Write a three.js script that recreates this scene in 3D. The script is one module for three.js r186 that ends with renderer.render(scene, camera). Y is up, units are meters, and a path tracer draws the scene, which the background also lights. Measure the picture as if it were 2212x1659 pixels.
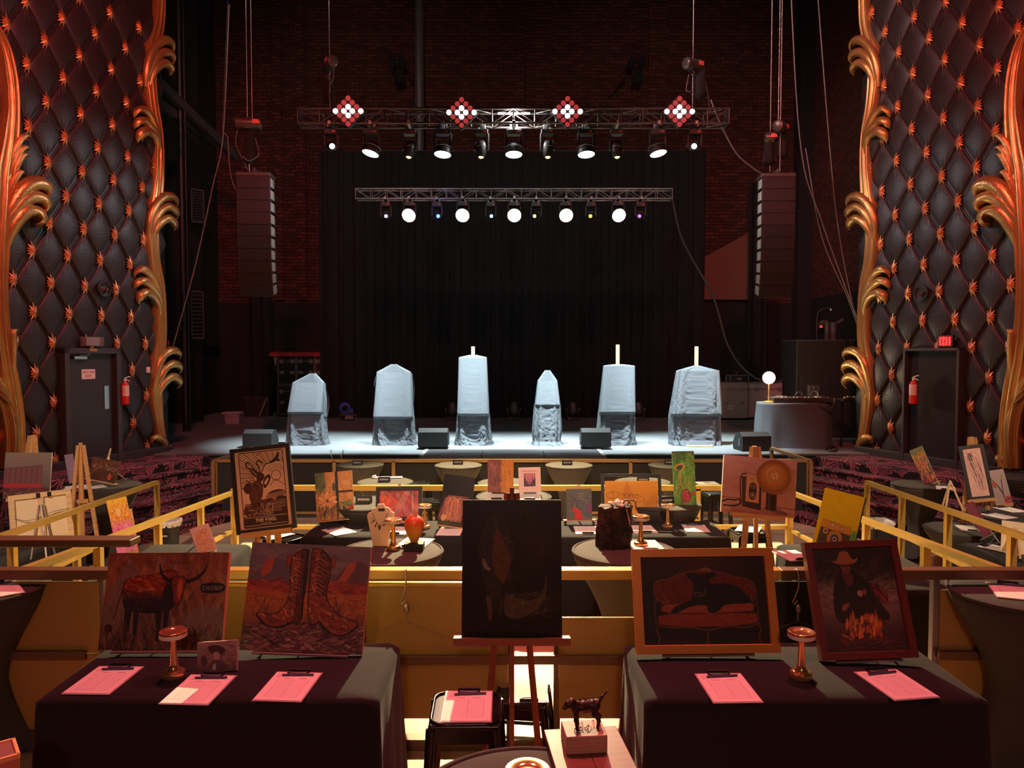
import * as THREE from 'three';
import { mergeGeometries } from 'three/addons/utils/BufferGeometryUtils.js';
import { RoundedBoxGeometry } from 'three/addons/geometries/RoundedBoxGeometry.js';
import { RectAreaLightUniformsLib } from 'three/addons/lights/RectAreaLightUniformsLib.js';
import { MarchingCubes } from 'three/addons/objects/MarchingCubes.js';
RectAreaLightUniformsLib.init();

// ---------- camera, renderer, exposure ----------
const scene = new THREE.Scene();
scene.background = new THREE.Color(0x000000);
const IW = 2212, IH = 1659, FOC = 1600, EYE = 2.91, PITCH = Math.atan(64.5 / FOC);
const camera = new THREE.PerspectiveCamera(2 * Math.atan(IH / 2 / FOC) * 180 / Math.PI, IW / IH, 0.05, 120);
camera.position.set(0, EYE, 0);
camera.rotation.x = -PITCH;
const renderer = new THREE.WebGLRenderer();
renderer.toneMapping = THREE.LinearToneMapping;
renderer.toneMappingExposure = 1.0;
renderer.shadowMap.enabled = true;

// ---------- lights: colours and strengths (each lamp is placed by its own builder) ----------
const LIGHT = {
  key: { color: [1, 0.78, 0.42], power: 1150 },       // bright lamp in the middle of the front truss, aimed at the house
  warm: { color: [1, 0.74, 0.38], power: 200 },       // five warm heads on the rear truss, aimed at the house
  stage: { color: [0.80, 0.95, 1.0], power: 640 },    // cool wash heads on the front truss, aimed at the stage
  amber: { color: [1, 0.72, 0.22], power: 14 },
  red: { color: [1, 0.15, 0.17], power: 190 },        // red house wash hung from the ceiling over the near tables
  redWall: { color: [1, 0.14, 0.12], power: 210 },
  front: { color: [1, 0.68, 0.52], power: 420 },     // warm front light on the middle of the house
  fill: { color: [1, 0.5, 0.38], power: 48 },
  side: { color: [0.95, 0.95, 1], power: 15 },
  wall: { color: [1, 0.62, 0.56], power: 75 },
  blinder: { color: [1, 0.35, 0.36], power: 26 },
  work: { color: [1, 0.93, 0.86], power: 26 },
};
function spot(name, from, to, L, angleDeg, penumbra, soft, scale = 1) {
  const s = new THREE.SpotLight(new THREE.Color().setRGB(...L.color), L.power * scale, 0, angleDeg * Math.PI / 180, penumbra, 2);
  s.name = name; s.position.set(...from); s.target.position.set(...to); s.castShadow = true; s.shadow.radius = soft;
  s.shadow.mapSize.set(1024, 1024);
  scene.add(s); scene.add(s.target); return s;
}
function pointLamp(name, at, color, power, soft) {
  const s = new THREE.PointLight(new THREE.Color().setRGB(...color), power); s.name = name; s.position.set(...at); s.castShadow = true; s.shadow.radius = soft; scene.add(s); return s;
}

// ---------- small helpers ----------
const rad = (d) => d * Math.PI / 180, lerp = (a, b, t) => a + (b - a) * t, clamp = (x, a = 0, b = 1) => Math.min(b, Math.max(a, x));
const smooth = (a, b, x) => { const t = clamp((x - a) / (b - a)); return t * t * (3 - 2 * t); };
function rng(seed) { let s = seed >>> 0; return () => { s = (s + 0x6d2b79f5) | 0; let t = Math.imul(s ^ (s >>> 15), 1 | s); t = (t + Math.imul(t ^ (t >>> 7), 61 | t)) ^ t; return ((t ^ (t >>> 14)) >>> 0) / 4294967296; }; }
const cP = Math.cos(PITCH), sP = Math.sin(PITCH);
function ray(px, py) { const x = (px - IW / 2) / FOC, y = -(py - IH / 2) / FOC; return [x, y * cP - sP, -y * sP - cP]; }
const at = (px, py, d) => { const r = ray(px, py), k = d / -r[2]; return [r[0] * k, EYE + r[1] * k, -d]; };          // the point seen at a pixel, d metres ahead
const on = (px, py, Y) => { const r = ray(px, py), k = (Y - EYE) / r[1]; return [r[0] * k, Y, r[2] * k]; };            // the point seen at a pixel, on the level Y
const vec = (a) => new THREE.Vector3(...a);
const add = (a, b) => [a[0] + b[0], a[1] + b[1], a[2] + b[2]], sub = (a, b) => [a[0] - b[0], a[1] - b[1], a[2] - b[2]], mul = (a, k) => [a[0] * k, a[1] * k, a[2] * k];

// ---------- noise and textures ----------
const HASH = (() => { const r = rng(11), a = new Float32Array(65536); for (let i = 0; i < a.length; i++) a[i] = r(); return a; })();
function vnoise(x, y, px = 256, py = px) {
  const xi = Math.floor(x), yi = Math.floor(y), fx = x - xi, fy = y - yi, u = fx * fx * (3 - 2 * fx), v = fy * fy * (3 - 2 * fy);
  const h = (i, j) => HASH[((((i % px) + px) % px) * 131 + (((j % py) + py) % py) * 7919) & 65535];
  return lerp(lerp(h(xi, yi), h(xi + 1, yi), u), lerp(h(xi, yi + 1), h(xi + 1, yi + 1), u), v);
}
function fbm(x, y, oct = 4, p = 256) { let s = 0, a = 0.5, n = 0; for (let i = 0; i < oct; i++) { s += a * vnoise(x, y, p); n += a; x *= 2; y *= 2; p *= 2; a *= 0.5; } return s / n; }
function tex(w, h, fn, { srgb = false, rep = [1, 1] } = {}) {
  const d = new Uint8Array(w * h * 4);
  for (let y = 0; y < h; y++) for (let x = 0; x < w; x++) {
    const c = fn(x / w, y / h), o = (y * w + x) * 4, v = typeof c === 'number' ? [c, c, c] : c;
    for (let k = 0; k < 3; k++) d[o + k] = clamp(v[k]) * 255; d[o + 3] = 255;
  }
  const t = new THREE.DataTexture(d, w, h); t.wrapS = t.wrapT = THREE.RepeatWrapping; t.magFilter = THREE.LinearFilter; t.repeat.set(...rep);
  if (srgb) t.colorSpace = THREE.SRGBColorSpace; t.needsUpdate = true; return t;
}
function ctex(w, h, draw) {
  const c = document.createElement('canvas'); c.width = w; c.height = h; const g = c.getContext('2d'); draw(g, w, h);
  const t = new THREE.CanvasTexture(c); t.colorSpace = THREE.SRGBColorSpace; return t;
}
const again = (t, rx, ry) => { const c = t.clone(); c.wrapS = c.wrapT = THREE.RepeatWrapping; c.repeat.set(rx, ry); c.needsUpdate = true; return c; };

// ---------- materials ----------
function mat(color, roughness = 0.7, metalness = 0, more = {}) {
  const { metric, ...rest } = more;
  const m = new (Object.keys(rest).some((k) => /^(clearcoat|sheen|transmission|thickness|ior|anisotropy)/.test(k)) ? THREE.MeshPhysicalMaterial : THREE.MeshStandardMaterial)({ roughness, metalness, ...rest });
  if (Array.isArray(color)) m.color.setRGB(...color); else m.color.set(color);
  if (metric) m.userData.metric = true;
  return m;
}
const glow = (color, k) => { const m = new THREE.MeshStandardMaterial({ color: 0x111111, roughness: 0.5 }); m.emissive.setRGB(...color); m.emissiveIntensity = k; return m; };
const bumpCloth = tex(256, 256, (u, v) => 0.5 + 0.3 * (fbm(u * 8, v * 8, 4, 8) - 0.5) + 0.12 * Math.sin(u * 256 * Math.PI / 2) * Math.sin(v * 256 * Math.PI / 2));
const bumpNoise = tex(256, 256, (u, v) => fbm(u * 16, v * 16, 5, 16));
const woodMap = tex(512, 512, (u, v) => { const g = fbm(u * 4, v * 48, 4, 4) * 0.6 + 0.4 * fbm(u * 2 + 5, v * 8, 3, 2), k = 0.72 + 0.4 * g; return [k, k * 0.97, k * 0.93]; }, { srgb: true });
const brushMap = tex(256, 256, (u, v) => 0.35 + 0.3 * fbm(u * 2, v * 64, 3, 2));
const brickBump = tex(512, 512, (u, v) => { const row = Math.floor(v * 16), fu = (u * 6 + (row % 2) * 0.5) % 1, fv = (v * 16) % 1; const e = Math.min(smooth(0, 0.09, fu), smooth(1, 0.91, fu), smooth(0, 0.22, fv), smooth(1, 0.78, fv)); return 0.15 + 0.7 * e + 0.15 * vnoise(u * 96, v * 96, 96); });
const brickMap = tex(512, 512, (u, v) => {
  const row = Math.floor(v * 16), cu = u * 6 + (row % 2) * 0.5, fu = cu % 1, fv = (v * 16) % 1, e = Math.min(smooth(0, 0.08, fu), smooth(1, 0.92, fu), smooth(0, 0.2, fv), smooth(1, 0.8, fv));
  const t = 0.75 + 0.4 * HASH[(row * 37 + (Math.floor(cu) % 6) * 911) & 65535] + 0.25 * (vnoise(u * 64, v * 64, 64) - 0.5); return [lerp(0.35, 0.62 * t, e), lerp(0.28, 0.36 * t, e), lerp(0.24, 0.3 * t, e)];
}, { srgb: true });
const plankMap = tex(512, 512, (u, v) => { const b = Math.floor(v * 8), s = HASH[(b * 517) & 65535], fv = (v * 8) % 1, g = fbm(u * 6 + s * 40, v * 60, 4, 6), gap = smooth(0, 0.03, fv) * smooth(1, 0.97, fv), k = (0.74 + 0.16 * s + 0.2 * (g - 0.5)) * lerp(0.6, 1, gap); return [k, k * 0.9, k * 0.8]; }, { srgb: true });
const carpetMap = (() => {
  const t = ctex(1024, 1024, (g, w, h) => {
    g.fillStyle = '#141016'; g.fillRect(0, 0, w, h);
    const r = rng(5);
    const leaf = (x, y, a, s, col) => { for (const [ox, oy] of [[0, 0], [w, 0], [-w, 0], [0, h], [0, -h]]) { g.save(); g.translate(x + ox, y + oy); g.rotate(a); g.scale(s, s); for (let i = -5; i <= 5; i++) { g.strokeStyle = i % 2 ? col : '#2b2a33'; g.lineWidth = 13 - Math.abs(i); g.beginPath(); g.moveTo(0, 80); g.bezierCurveTo(i * 8, 20, i * 20, -20, i * 30, -60 + i * i * 3); g.stroke(); } g.restore(); } };
    for (let i = 0; i < 58; i++) leaf(r() * w, r() * h, r() * 6.28, 0.8 + r() * 0.8, ['#a04a5c', '#b85a6a', '#7a3648', '#8a4a58'][Math.floor(r() * 4)]);
    for (let i = 0; i < 9000; i++) { g.fillStyle = r() < 0.5 ? 'rgba(0,0,0,.18)' : 'rgba(255,200,220,.05)'; g.fillRect(r() * w, r() * h, 3, 3); }
  });
  t.wrapS = t.wrapT = THREE.RepeatWrapping; return t;
})();
const M = {
  blackPaint: mat([0.012, 0.012, 0.013], 0.75, 0, { bumpMap: bumpNoise, bumpScale: 0.002, metric: true }),
  blackWall: mat([0.010, 0.010, 0.011], 0.85, 0, { bumpMap: again(bumpNoise, 0.6, 0.6), bumpScale: 0.004, metric: true }),
  blackMetal: mat([0.02, 0.02, 0.021], 0.42, 0.4), blackPlastic: mat([0.018, 0.018, 0.019], 0.5), darkGrey: mat([0.05, 0.05, 0.053], 0.55),
  steel: mat([0.55, 0.55, 0.56], 0.32, 1), dullSteel: mat([0.3, 0.3, 0.31], 0.45, 0.9), chain: mat([0.25, 0.24, 0.24], 0.4, 0.9), cable: mat([0.03, 0.03, 0.03], 0.6), paleCable: mat([0.16, 0.15, 0.15], 0.6),
  brick: mat([0.30, 0.20, 0.17], 0.9, 0, { map: again(brickMap, 0.72, 0.72), bumpMap: again(brickBump, 0.72, 0.72), bumpScale: 0.02, metric: true }),
  brickBack: mat([0.30, 0.21, 0.20], 0.9, 0, { map: again(brickMap, 0.55, 0.55), bumpMap: again(brickBump, 0.55, 0.55), bumpScale: 0.03, metric: true }),
  curtain: mat([0.006, 0.006, 0.007], 0.95), leather: mat([0.025, 0.0235, 0.026], 0.42, 0, { bumpMap: again(bumpNoise, 6, 6), bumpScale: 0.0015 }), strap: mat([0.028, 0.024, 0.026], 0.5),
  gold: mat([0.60, 0.36, 0.13], 0.33, 0.72, { bumpMap: again(bumpNoise, 3, 3), bumpScale: 0.004 }), copper: mat([0.62, 0.27, 0.12], 0.38, 0.6),
  stageDeck: mat([0.15, 0.165, 0.17], 0.6, 0, { bumpMap: again(bumpNoise, 0.7, 0.7), bumpScale: 0.003, metric: true }), deckPanel: mat([0.07, 0.07, 0.072], 0.55, 0, { bumpMap: bumpNoise, bumpScale: 0.001, metric: true }),
  planks: mat([0.86, 0.78, 0.70], 0.5, 0, { map: again(plankMap, 0.7, 0.7), metric: true }), tierFloor: mat([0.82, 0.72, 0.58], 0.45, 0, { map: again(plankMap, 0.5, 0.5), metric: true }),
  carpet: mat([1, 1, 1], 0.95, 0, { map: again(carpetMap, 0.55, 0.55), metric: true }),
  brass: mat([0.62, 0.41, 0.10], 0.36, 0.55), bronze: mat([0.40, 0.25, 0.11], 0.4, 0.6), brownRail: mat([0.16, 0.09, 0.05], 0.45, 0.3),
  goldLamp: mat([0.82, 0.46, 0.20], 0.32, 0.78, { roughnessMap: brushMap }), lampShade: mat([0.75, 0.7, 0.62], 0.5),
  tanPanel: mat([0.36, 0.22, 0.06], 0.34, 0, { bumpMap: again(bumpNoise, 0.8, 0.8), bumpScale: 0.002, metric: true }),
  cloth: mat([0.010, 0.009, 0.010], 0.95, 0, { bumpMap: again(bumpCloth, 6, 6), bumpScale: 0.0012, metric: true, sheen: 1, sheenColor: new THREE.Color(0.22, 0.22, 0.22), sheenRoughness: 0.5 }),
  spandex: mat([0.045, 0.04, 0.034], 0.85, 0, { sheen: 1, sheenColor: new THREE.Color(0.30, 0.28, 0.25), sheenRoughness: 0.5 }),
  drape: mat([0.082, 0.094, 0.106], 0.9, 0, { bumpMap: again(bumpCloth, 5, 5), bumpScale: 0.002, metric: true }), djCloth: mat([0.075, 0.082, 0.09], 0.9, 0, { bumpMap: again(bumpCloth, 5, 5), bumpScale: 0.0015, metric: true }),
  wood: mat([0.62, 0.36, 0.16], 0.5, 0, { map: again(woodMap, 1.2, 1.2), metric: true }), paleWood: mat([0.80, 0.62, 0.36], 0.55, 0, { map: again(woodMap, 1.2, 1.2), metric: true }), redWood: mat([0.24, 0.10, 0.07], 0.4, 0, { map: again(woodMap, 2.2, 2.2), metric: true }),
  frameBlack: mat([0.014, 0.012, 0.012], 0.4), frameGold: mat([0.62, 0.26, 0.05], 0.38, 0.25), frameMaroon: mat([0.14, 0.03, 0.025], 0.3), framePink: mat([0.82, 0.52, 0.46], 0.6),
  canvasSide: mat([0.70, 0.62, 0.52], 0.8), canvasBack: mat([0.80, 0.66, 0.42], 0.85, 0, { bumpMap: again(bumpCloth, 4, 4), bumpScale: 0.001, metric: true }), alu: mat([0.60, 0.55, 0.52], 0.35, 0.8),
  glass: mat([1, 1, 1], 0.03, 0, { transmission: 1, thickness: 0, ior: 1.5 }), acrylic: mat([0.9, 0.9, 0.9], 0.05, 0, { transmission: 0.9, thickness: 0, ior: 1.49 }),
  paper: mat([0.88, 0.86, 0.82], 0.8), grey: mat([0.30, 0.27, 0.27], 0.6), caseGrey: mat([0.26, 0.21, 0.21], 0.6), caseTrim: mat([0.32, 0.27, 0.25], 0.45, 0.6), red: mat([0.65, 0.02, 0.02], 0.35), white: mat([0.85, 0.83, 0.8], 0.6), tape: mat([0.75, 0.72, 0.70], 0.8),
  yellow: mat([0.80, 0.48, 0.02], 0.5), blue: mat([0.02, 0.06, 0.38], 0.45), cork: mat([0.20, 0.13, 0.06], 0.6), redCloth: mat([0.38, 0.02, 0.03], 0.85),
};

// ---------- geometry helpers ----------
const put = (g, x = 0, y = 0, z = 0, rx = 0, ry = 0, rz = 0) => { if (rx || ry || rz) g.applyMatrix4(new THREE.Matrix4().makeRotationFromEuler(new THREE.Euler(rx, ry, rz))); g.translate(x, y, z); return g; };
const bx = (w, h, d, x, y, z, rx, ry, rz) => put(new THREE.BoxGeometry(w, h, d), x, y, z, rx, ry, rz);
const rb = (w, h, d, r, x, y, z, rx, ry, rz) => put(new RoundedBoxGeometry(w, h, d, 2, Math.min(r, w / 2.01, h / 2.01, d / 2.01)), x, y, z, rx, ry, rz);
const cy = (r1, r2, h, s, x, y, z, rx, ry, rz) => put(new THREE.CylinderGeometry(r1, r2, h, s), x, y, z, rx, ry, rz);
const sp = (r, x, y, z, a = 16, b = 12) => put(new THREE.SphereGeometry(r, a, b), x, y, z);
function between(g, a, b) { // a geometry of unit length along y, laid from a to b
  const A = vec(a), B = vec(b), d = B.clone().sub(A), L = d.length(); g.scale(1, L, 1);
  const yv = d.normalize(), side = Math.abs(yv.y) > 0.99 ? new THREE.Vector3(1, 0, 0) : new THREE.Vector3(0, 1, 0).cross(yv).normalize(), zv = side.clone().cross(yv).normalize();
  g.applyMatrix4(new THREE.Matrix4().makeBasis(side, yv, zv)); const m = A.add(B).multiplyScalar(0.5); g.translate(m.x, m.y, m.z); return g;
}
const rod = (a, b, r, s = 8) => between(new THREE.CylinderGeometry(r, r, 1, s), a, b);
const bar = (a, b, w, h) => between(new THREE.BoxGeometry(w, 1, h), a, b);   // w across the horizontal, h the other way
const curve = (pts, closed = false) => new THREE.CatmullRomCurve3(pts.map(vec), closed, 'catmullrom', 0.5);
const tb = (pts, r, seg = 24, rs = 6, closed = false) => new THREE.TubeGeometry(curve(pts, closed), seg, r, rs, closed);
const lathe = (pts, seg = 32) => new THREE.LatheGeometry(pts.map((p) => new THREE.Vector2(...p)), seg);
function grid(nu, nv, fn, closeU = false) { // parametric sheet with smooth normals
  const P = [], uv = [], ix = [];
  for (let j = 0; j <= nv; j++) for (let i = 0; i <= nu; i++) { P.push(...fn(i / nu, j / nv)); uv.push(i / nu, j / nv); }
  for (let j = 0; j < nv; j++) for (let i = 0; i < nu; i++) { const a = j * (nu + 1) + i, b = a + 1, c = a + nu + 1, d = c + 1; ix.push(a, c, b, b, c, d); }
  const g = new THREE.BufferGeometry(); g.setAttribute('position', new THREE.Float32BufferAttribute(P, 3)); g.setAttribute('uv', new THREE.Float32BufferAttribute(uv, 2)); g.setIndex(ix); g.computeVertexNormals();
  if (closeU) { const n = g.attributes.normal; for (let j = 0; j <= nv; j++) { const a = j * (nu + 1), b = a + nu, v = new THREE.Vector3(n.getX(a) + n.getX(b), n.getY(a) + n.getY(b), n.getZ(a) + n.getZ(b)).normalize(); n.setXYZ(a, v.x, v.y, v.z); n.setXYZ(b, v.x, v.y, v.z); } }
  return g;
}
function taper(pts, radii, seg = 20, rs = 10, flat = 1, nrm = null) { // tube of changing radius, rounded at its end
  const c = curve(pts), N = nrm ? vec(nrm) : null, fr = c.computeFrenetFrames(seg);
  return grid(rs, seg, (u, v) => {
    const i = Math.min(seg, Math.round(v * seg)), p = c.getPoint(v), k = v * (radii.length - 1), a = Math.floor(Math.min(k, radii.length - 1.001)), r = lerp(radii[a], radii[a + 1] ?? radii[a], k - a), th = u * 2 * Math.PI;
    const T = c.getTangent(v), n = N ? N.clone() : fr.normals[i], b = N ? T.clone().cross(N).normalize() : fr.binormals[i];
    return [p.x + r * (flat * Math.cos(th) * n.x + Math.sin(th) * b.x), p.y + r * (flat * Math.cos(th) * n.y + Math.sin(th) * b.y), p.z + r * (flat * Math.cos(th) * n.z + Math.sin(th) * b.z)];
  }, true);
}
function fuse(list) {
  list = [list].flat(9).map((g) => { g = g.index ? g.toNonIndexed() : g; for (const k of Object.keys(g.attributes)) if (!['position', 'normal', 'uv'].includes(k)) g.deleteAttribute(k); if (!g.attributes.uv) g.setAttribute('uv', new THREE.Float32BufferAttribute(new Float32Array(g.attributes.position.count * 2), 2)); g.clearGroups?.(); return g; });
  return list.length === 1 ? list[0] : mergeGeometries(list);
}
function metricUV(g) {
  const p = g.attributes.position, uv = g.attributes.uv, a = new THREE.Vector3(), b = new THREE.Vector3(), c = new THREE.Vector3();
  for (let i = 0; i < p.count; i += 3) {
    a.fromBufferAttribute(p, i); b.fromBufferAttribute(p, i + 1); c.fromBufferAttribute(p, i + 2); const n = b.clone().sub(a).cross(c.clone().sub(a)), x = Math.abs(n.x), y = Math.abs(n.y), z = Math.abs(n.z);
    [a, b, c].forEach((q, k) => uv.setXY(i + k, ...(y >= x && y >= z ? [q.x, -q.z] : x >= z ? [q.z, q.y] : [q.x, q.y])));
  }
  return g;
}

// ---------- scene graph helpers ----------
const used = {};
function numbered(n) { const k = used[n] = (used[n] ?? -1) + 1; return k ? n + '_' + String(k).padStart(3, '0') : n; }
function obj(name, geos, m, parent = scene, label) {
  let g = geos;
  if (!(g.isBufferGeometry && g.userData.ready)) { g = fuse(geos); if (m.userData?.metric) metricUV(g); g.userData.ready = true; }
  const o = new THREE.Mesh(g, m); o.name = parent === scene ? numbered(name) : name; o.castShadow = o.receiveShadow = true; if (label) o.userData.label = label; parent.add(o); return o;
}
function ready(geos, m) { const g = fuse(geos); if (m?.userData?.metric) metricUV(g); g.userData.ready = true; return g; }
function tag(o, label, category, group) { Object.assign(o.userData, { label, category }); if (group) o.userData.group = group; return o; }
function struct(o, label) { o.userData.kind = 'structure'; if (label) o.userData.label = label; return o; }
function thing(name, label, category, pos = [0, 0, 0], turn = 0, group) {
  const o = new THREE.Group(); o.name = numbered(name); o.position.set(...pos); o.rotation.y = turn; scene.add(o); return tag(o, label, category, group);
}
function dup(root, label, pos, turn, group) {
  const r = root.clone(); r.name = numbered(root.name.replace(/_\d{3}$/, '')); r.userData = { ...root.userData, label }; if (group) r.userData.group = group;
  if (pos) r.position.set(...pos); if (turn !== undefined) r.rotation.y = turn; scene.add(r); return r;
}

// =====================================================================  THE ROOM  =====================================================================
const S = 0.98, MT = 0.46, CEIL = 15.2, ZF = -14.3, ZB = -24.6, XW = 9.7;   // stage level, tier level, ceiling, stage front, back wall, wing walls
struct(obj('floor', bx(24, 0.2, 31, 0, -0.1, -7.5), M.planks));
struct(obj('ceiling', bx(24, 0.3, 31, 0, CEIL + 0.15, -7.5), M.blackWall));
struct(obj('tier_floor', [bx(13, 0.46, 11.9, 0, 0.23, 1.05), bx(7.0, 0.46, 4.7, 0, 0.23, -7.25)], M.tierFloor));
struct(obj('tier_edge', bx(7.06, 0.44, 0.04, 0, 0.22, -9.63), M.blackPaint));
struct(obj('wall_rear', bx(24, CEIL, 0.3, 0, CEIL / 2, 7.2), M.blackWall));
// back wall: brick above, black paint below, brick pilasters
{
  const w = new THREE.Group(); w.name = 'wall_back'; scene.add(w); struct(w);
  obj('brickwork', bx(20, CEIL - 4.6, 0.3, 0, (CEIL + 4.6) / 2, ZB - 0.15), M.brickBack, w); obj('painted_base', bx(20, 4.6, 0.34, 0, 2.3, ZB - 0.15), M.blackWall, w);
  for (const [x0, x1] of [[590, 610], [640, 660], [1135, 1190], [1400, 1440]]) { const a = at(x0, 300, 24.5), b = at(x1, 300, 24.5); obj('pilaster', bx(b[0] - a[0], CEIL - 4.7, 0.12, (a[0] + b[0]) / 2, (CEIL + 4.7) / 2, ZB + 0.06), M.brickBack, w); }
  const p = (x, y) => { const q = at(x, y, 24.4); return new THREE.Vector2(q[0], q[1]); };
  const sh = new THREE.Shape([p(1520, 647), p(1520, 556), p(1634, 494), p(1634, 647)]);
  obj('low_wall', put(new THREE.ExtrudeGeometry(sh, { depth: 0.14, bevelEnabled: false }), 0, 0, -24.54), mat([0.20, 0.07, 0.05], 0.8, 0, { bumpMap: again(bumpNoise, 0.5, 0.5), bumpScale: 0.01, metric: true }), w);
}
{
  const w = new THREE.Group(); w.name = 'wall_right_wing'; scene.add(w); struct(w);
  obj('brickwork', bx(0.3, CEIL - 4.7, 10.6, XW + 0.15, (CEIL + 4.7) / 2, -19.4), M.brick, w); obj('painted_base', bx(0.3, 4.7, 10.6, XW + 0.16, 2.35, -19.4), M.blackWall, w);
  obj('corner_column', bx(0.5, CEIL, 0.5, XW - 0.2, CEIL / 2, ZB + 0.25), M.blackWall, w);
}
{
  const w = new THREE.Group(); w.name = 'wall_left_wing'; scene.add(w); struct(w);
  obj('painted_wall', bx(0.3, CEIL, 10.6, -XW - 0.15, CEIL / 2, -19.4), M.blackWall, w); obj('buttress', bx(0.9, CEIL, 0.7, -XW + 0.35, CEIL / 2, -21), M.blackWall, w);
  obj('door_recess', bx(0.06, 2.1, 0.9, -XW + 0.03, S + 1.05, -23), mat([0.004, 0.004, 0.004], 0.9), w);
  for (const y of [3.0, 3.16]) obj('conduit', rod([-XW + 0.08, y, -15], [-XW + 0.08, y, -24.4], 0.035), M.blackMetal, w);
}
// the stage
{
  const st = new THREE.Group(); st.name = 'stage'; scene.add(st); struct(st);
  obj('deck', bx(2 * XW, 0.05, -ZB + ZF, 0, S - 0.025, (ZF + ZB) / 2), M.stageDeck, st);
  obj('fascia', bx(14.2, S - 0.05, 0.1, 0, (S - 0.05) / 2, ZF - 0.05), M.blackPaint, st);
  obj('edge_strip', rb(13, 0.04, 0.05, 0.015, 0, S - 0.02, ZF + 0.02), M.darkGrey, st);
}
for (let i = 0; i < 3; i++) {
  const t = thing('deck_panel', ['left black deck panel laid at the stage lip, white tape on its outer end', 'middle black deck panel laid at the stage lip, without tape', 'right black deck panel laid at the stage lip, white tape on its outer end'][i], 'stage panel', [-1.15 + i * 1.165, 0, -14.13], 0, 'deck panels at the stage lip');
  obj('top', rb(1.155, 0.09, 0.92, 0.008, 0, 0.985, 0), M.deckPanel, t); obj('skirt', bx(1.15, 0.94, 0.03, 0, 0.47, 0.44), M.blackPaint, t);
  if (i !== 1) obj('tape', bx(0.07, 0.003, 0.88, (i - 1) * 0.53, 1.0325, 0), M.tape, t);
}
// stage curtain: one black backdrop with soft pleats and its pipe
{
  const t = thing('backdrop_curtain', 'tall black pleated curtain hanging behind the covered easels', 'curtain', [0, S, -22.4]);
  obj('fabric', [grid(420, 10, (u, v) => { const x = (u - 0.5) * 11.6; return [x, 7.95 * (1 - v), 0.07 * Math.sin(x * 17 + Math.sin(x * 3) * 1.4) * (0.6 + 0.4 * v) + 0.02 * Math.sin(x * 41)]; })], M.curtain, t);
  obj('pipe', rod([-5.85, 8.0, 0], [5.85, 8.0, 0], 0.025), M.blackMetal, t);
}
for (const s of [-1, 1]) {
  const t = thing('leg_curtain', s < 0 ? 'narrow black leg curtain beside the brick strip at stage left of the backdrop' : 'narrow black leg curtain beside the sloping red wall right of the backdrop', 'curtain', [s * (s < 0 ? 7.88 : 7.72), S, -23.4]);
  obj('fabric', grid(60, 6, (u, v) => { const x = (u - 0.5) * 0.62; return [x, 7.3 * (1 - v), 0.06 * Math.sin(x * 19)]; }), M.curtain, t);
}
// returns beside the stage opening, and the outer house walls
for (const s of [-1, 1]) {
  struct(obj(s < 0 ? 'trim_1' : 'trim_2', bx(3.0, CEIL, 0.25, s * 8.52, CEIL / 2, -14.95), M.blackWall));
  struct(obj(s < 0 ? 'wall_left_house' : 'wall_right_house', bx(0.3, CEIL, 19, s * 10.2, CEIL / 2, -2.3), M.blackWall));
  struct(obj(s < 0 ? 'trim_3' : 'trim_4', bx(1.6, CEIL, 0.3, s * 9.4, CEIL / 2, -11.3), mat([0.7, 0.3, 0.26], 0.6)));
}

// ---------- tufted walls ----------
const TH = rad(70.2), U0 = [-7.92, 0, -12.2], TD = [Math.cos(TH), 0, -Math.sin(TH)], TN = [Math.sin(TH), 0, Math.cos(TH)];
function wallUV(px, py) { const r = ray(px, py), k = (U0[0] * TN[0] + U0[2] * TN[2]) / (r[0] * TN[0] + r[2] * TN[2]), p = [r[0] * k, EYE + r[1] * k, r[2] * k]; return [(p[0] - U0[0]) * TD[0] + (p[2] - U0[2]) * TD[2], p[1]]; }
function onWall(s, u, y, w) { return s < 0 ? [U0[0] + TD[0] * u + TN[0] * w, y, U0[2] + TD[2] * u + TN[2] * w] : [-(U0[0] + TD[0] * u + TN[0] * w), y, U0[2] + TD[2] * u + TN[2] * w]; }
const DU = 0.65, DY = 1.0;
const padGeo = ready(grid(44, 44, (a, b) => {
  const s = a * 2 - 1, t = b * 2 - 1, x = (s + t) / 2 * (DU / 2 - 0.034) , y = (s - t) / 2 * (DY / 2 - 0.052), e = Math.pow(Math.max(0, (1 - s * s) * (1 - t * t)), 0.30);
  let w = 0;
  for (const [cx, cyy, amp] of [[0, DY / 2, 1], [0, -DY / 2, 0.7], [DU / 2, 0, 0.45], [-DU / 2, 0, 0.45]]) { const dx = x - cx, dy = y - cyy, d = Math.hypot(dx, dy), an = Math.atan2(dy, dx); w += amp * 0.0075 * Math.sin(an * 30) * Math.exp(-Math.pow(d / 0.27, 4)) * smooth(0.03, 0.12, d); }
  const rim = Math.pow(1 - e, 2) * 0.004 * Math.sin(Math.atan2(y, x) * 60);
  return [x, y, 0.02 + 0.088 * e + (w + rim) * Math.min(1, e * 3)];
}), M.leather);
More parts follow.
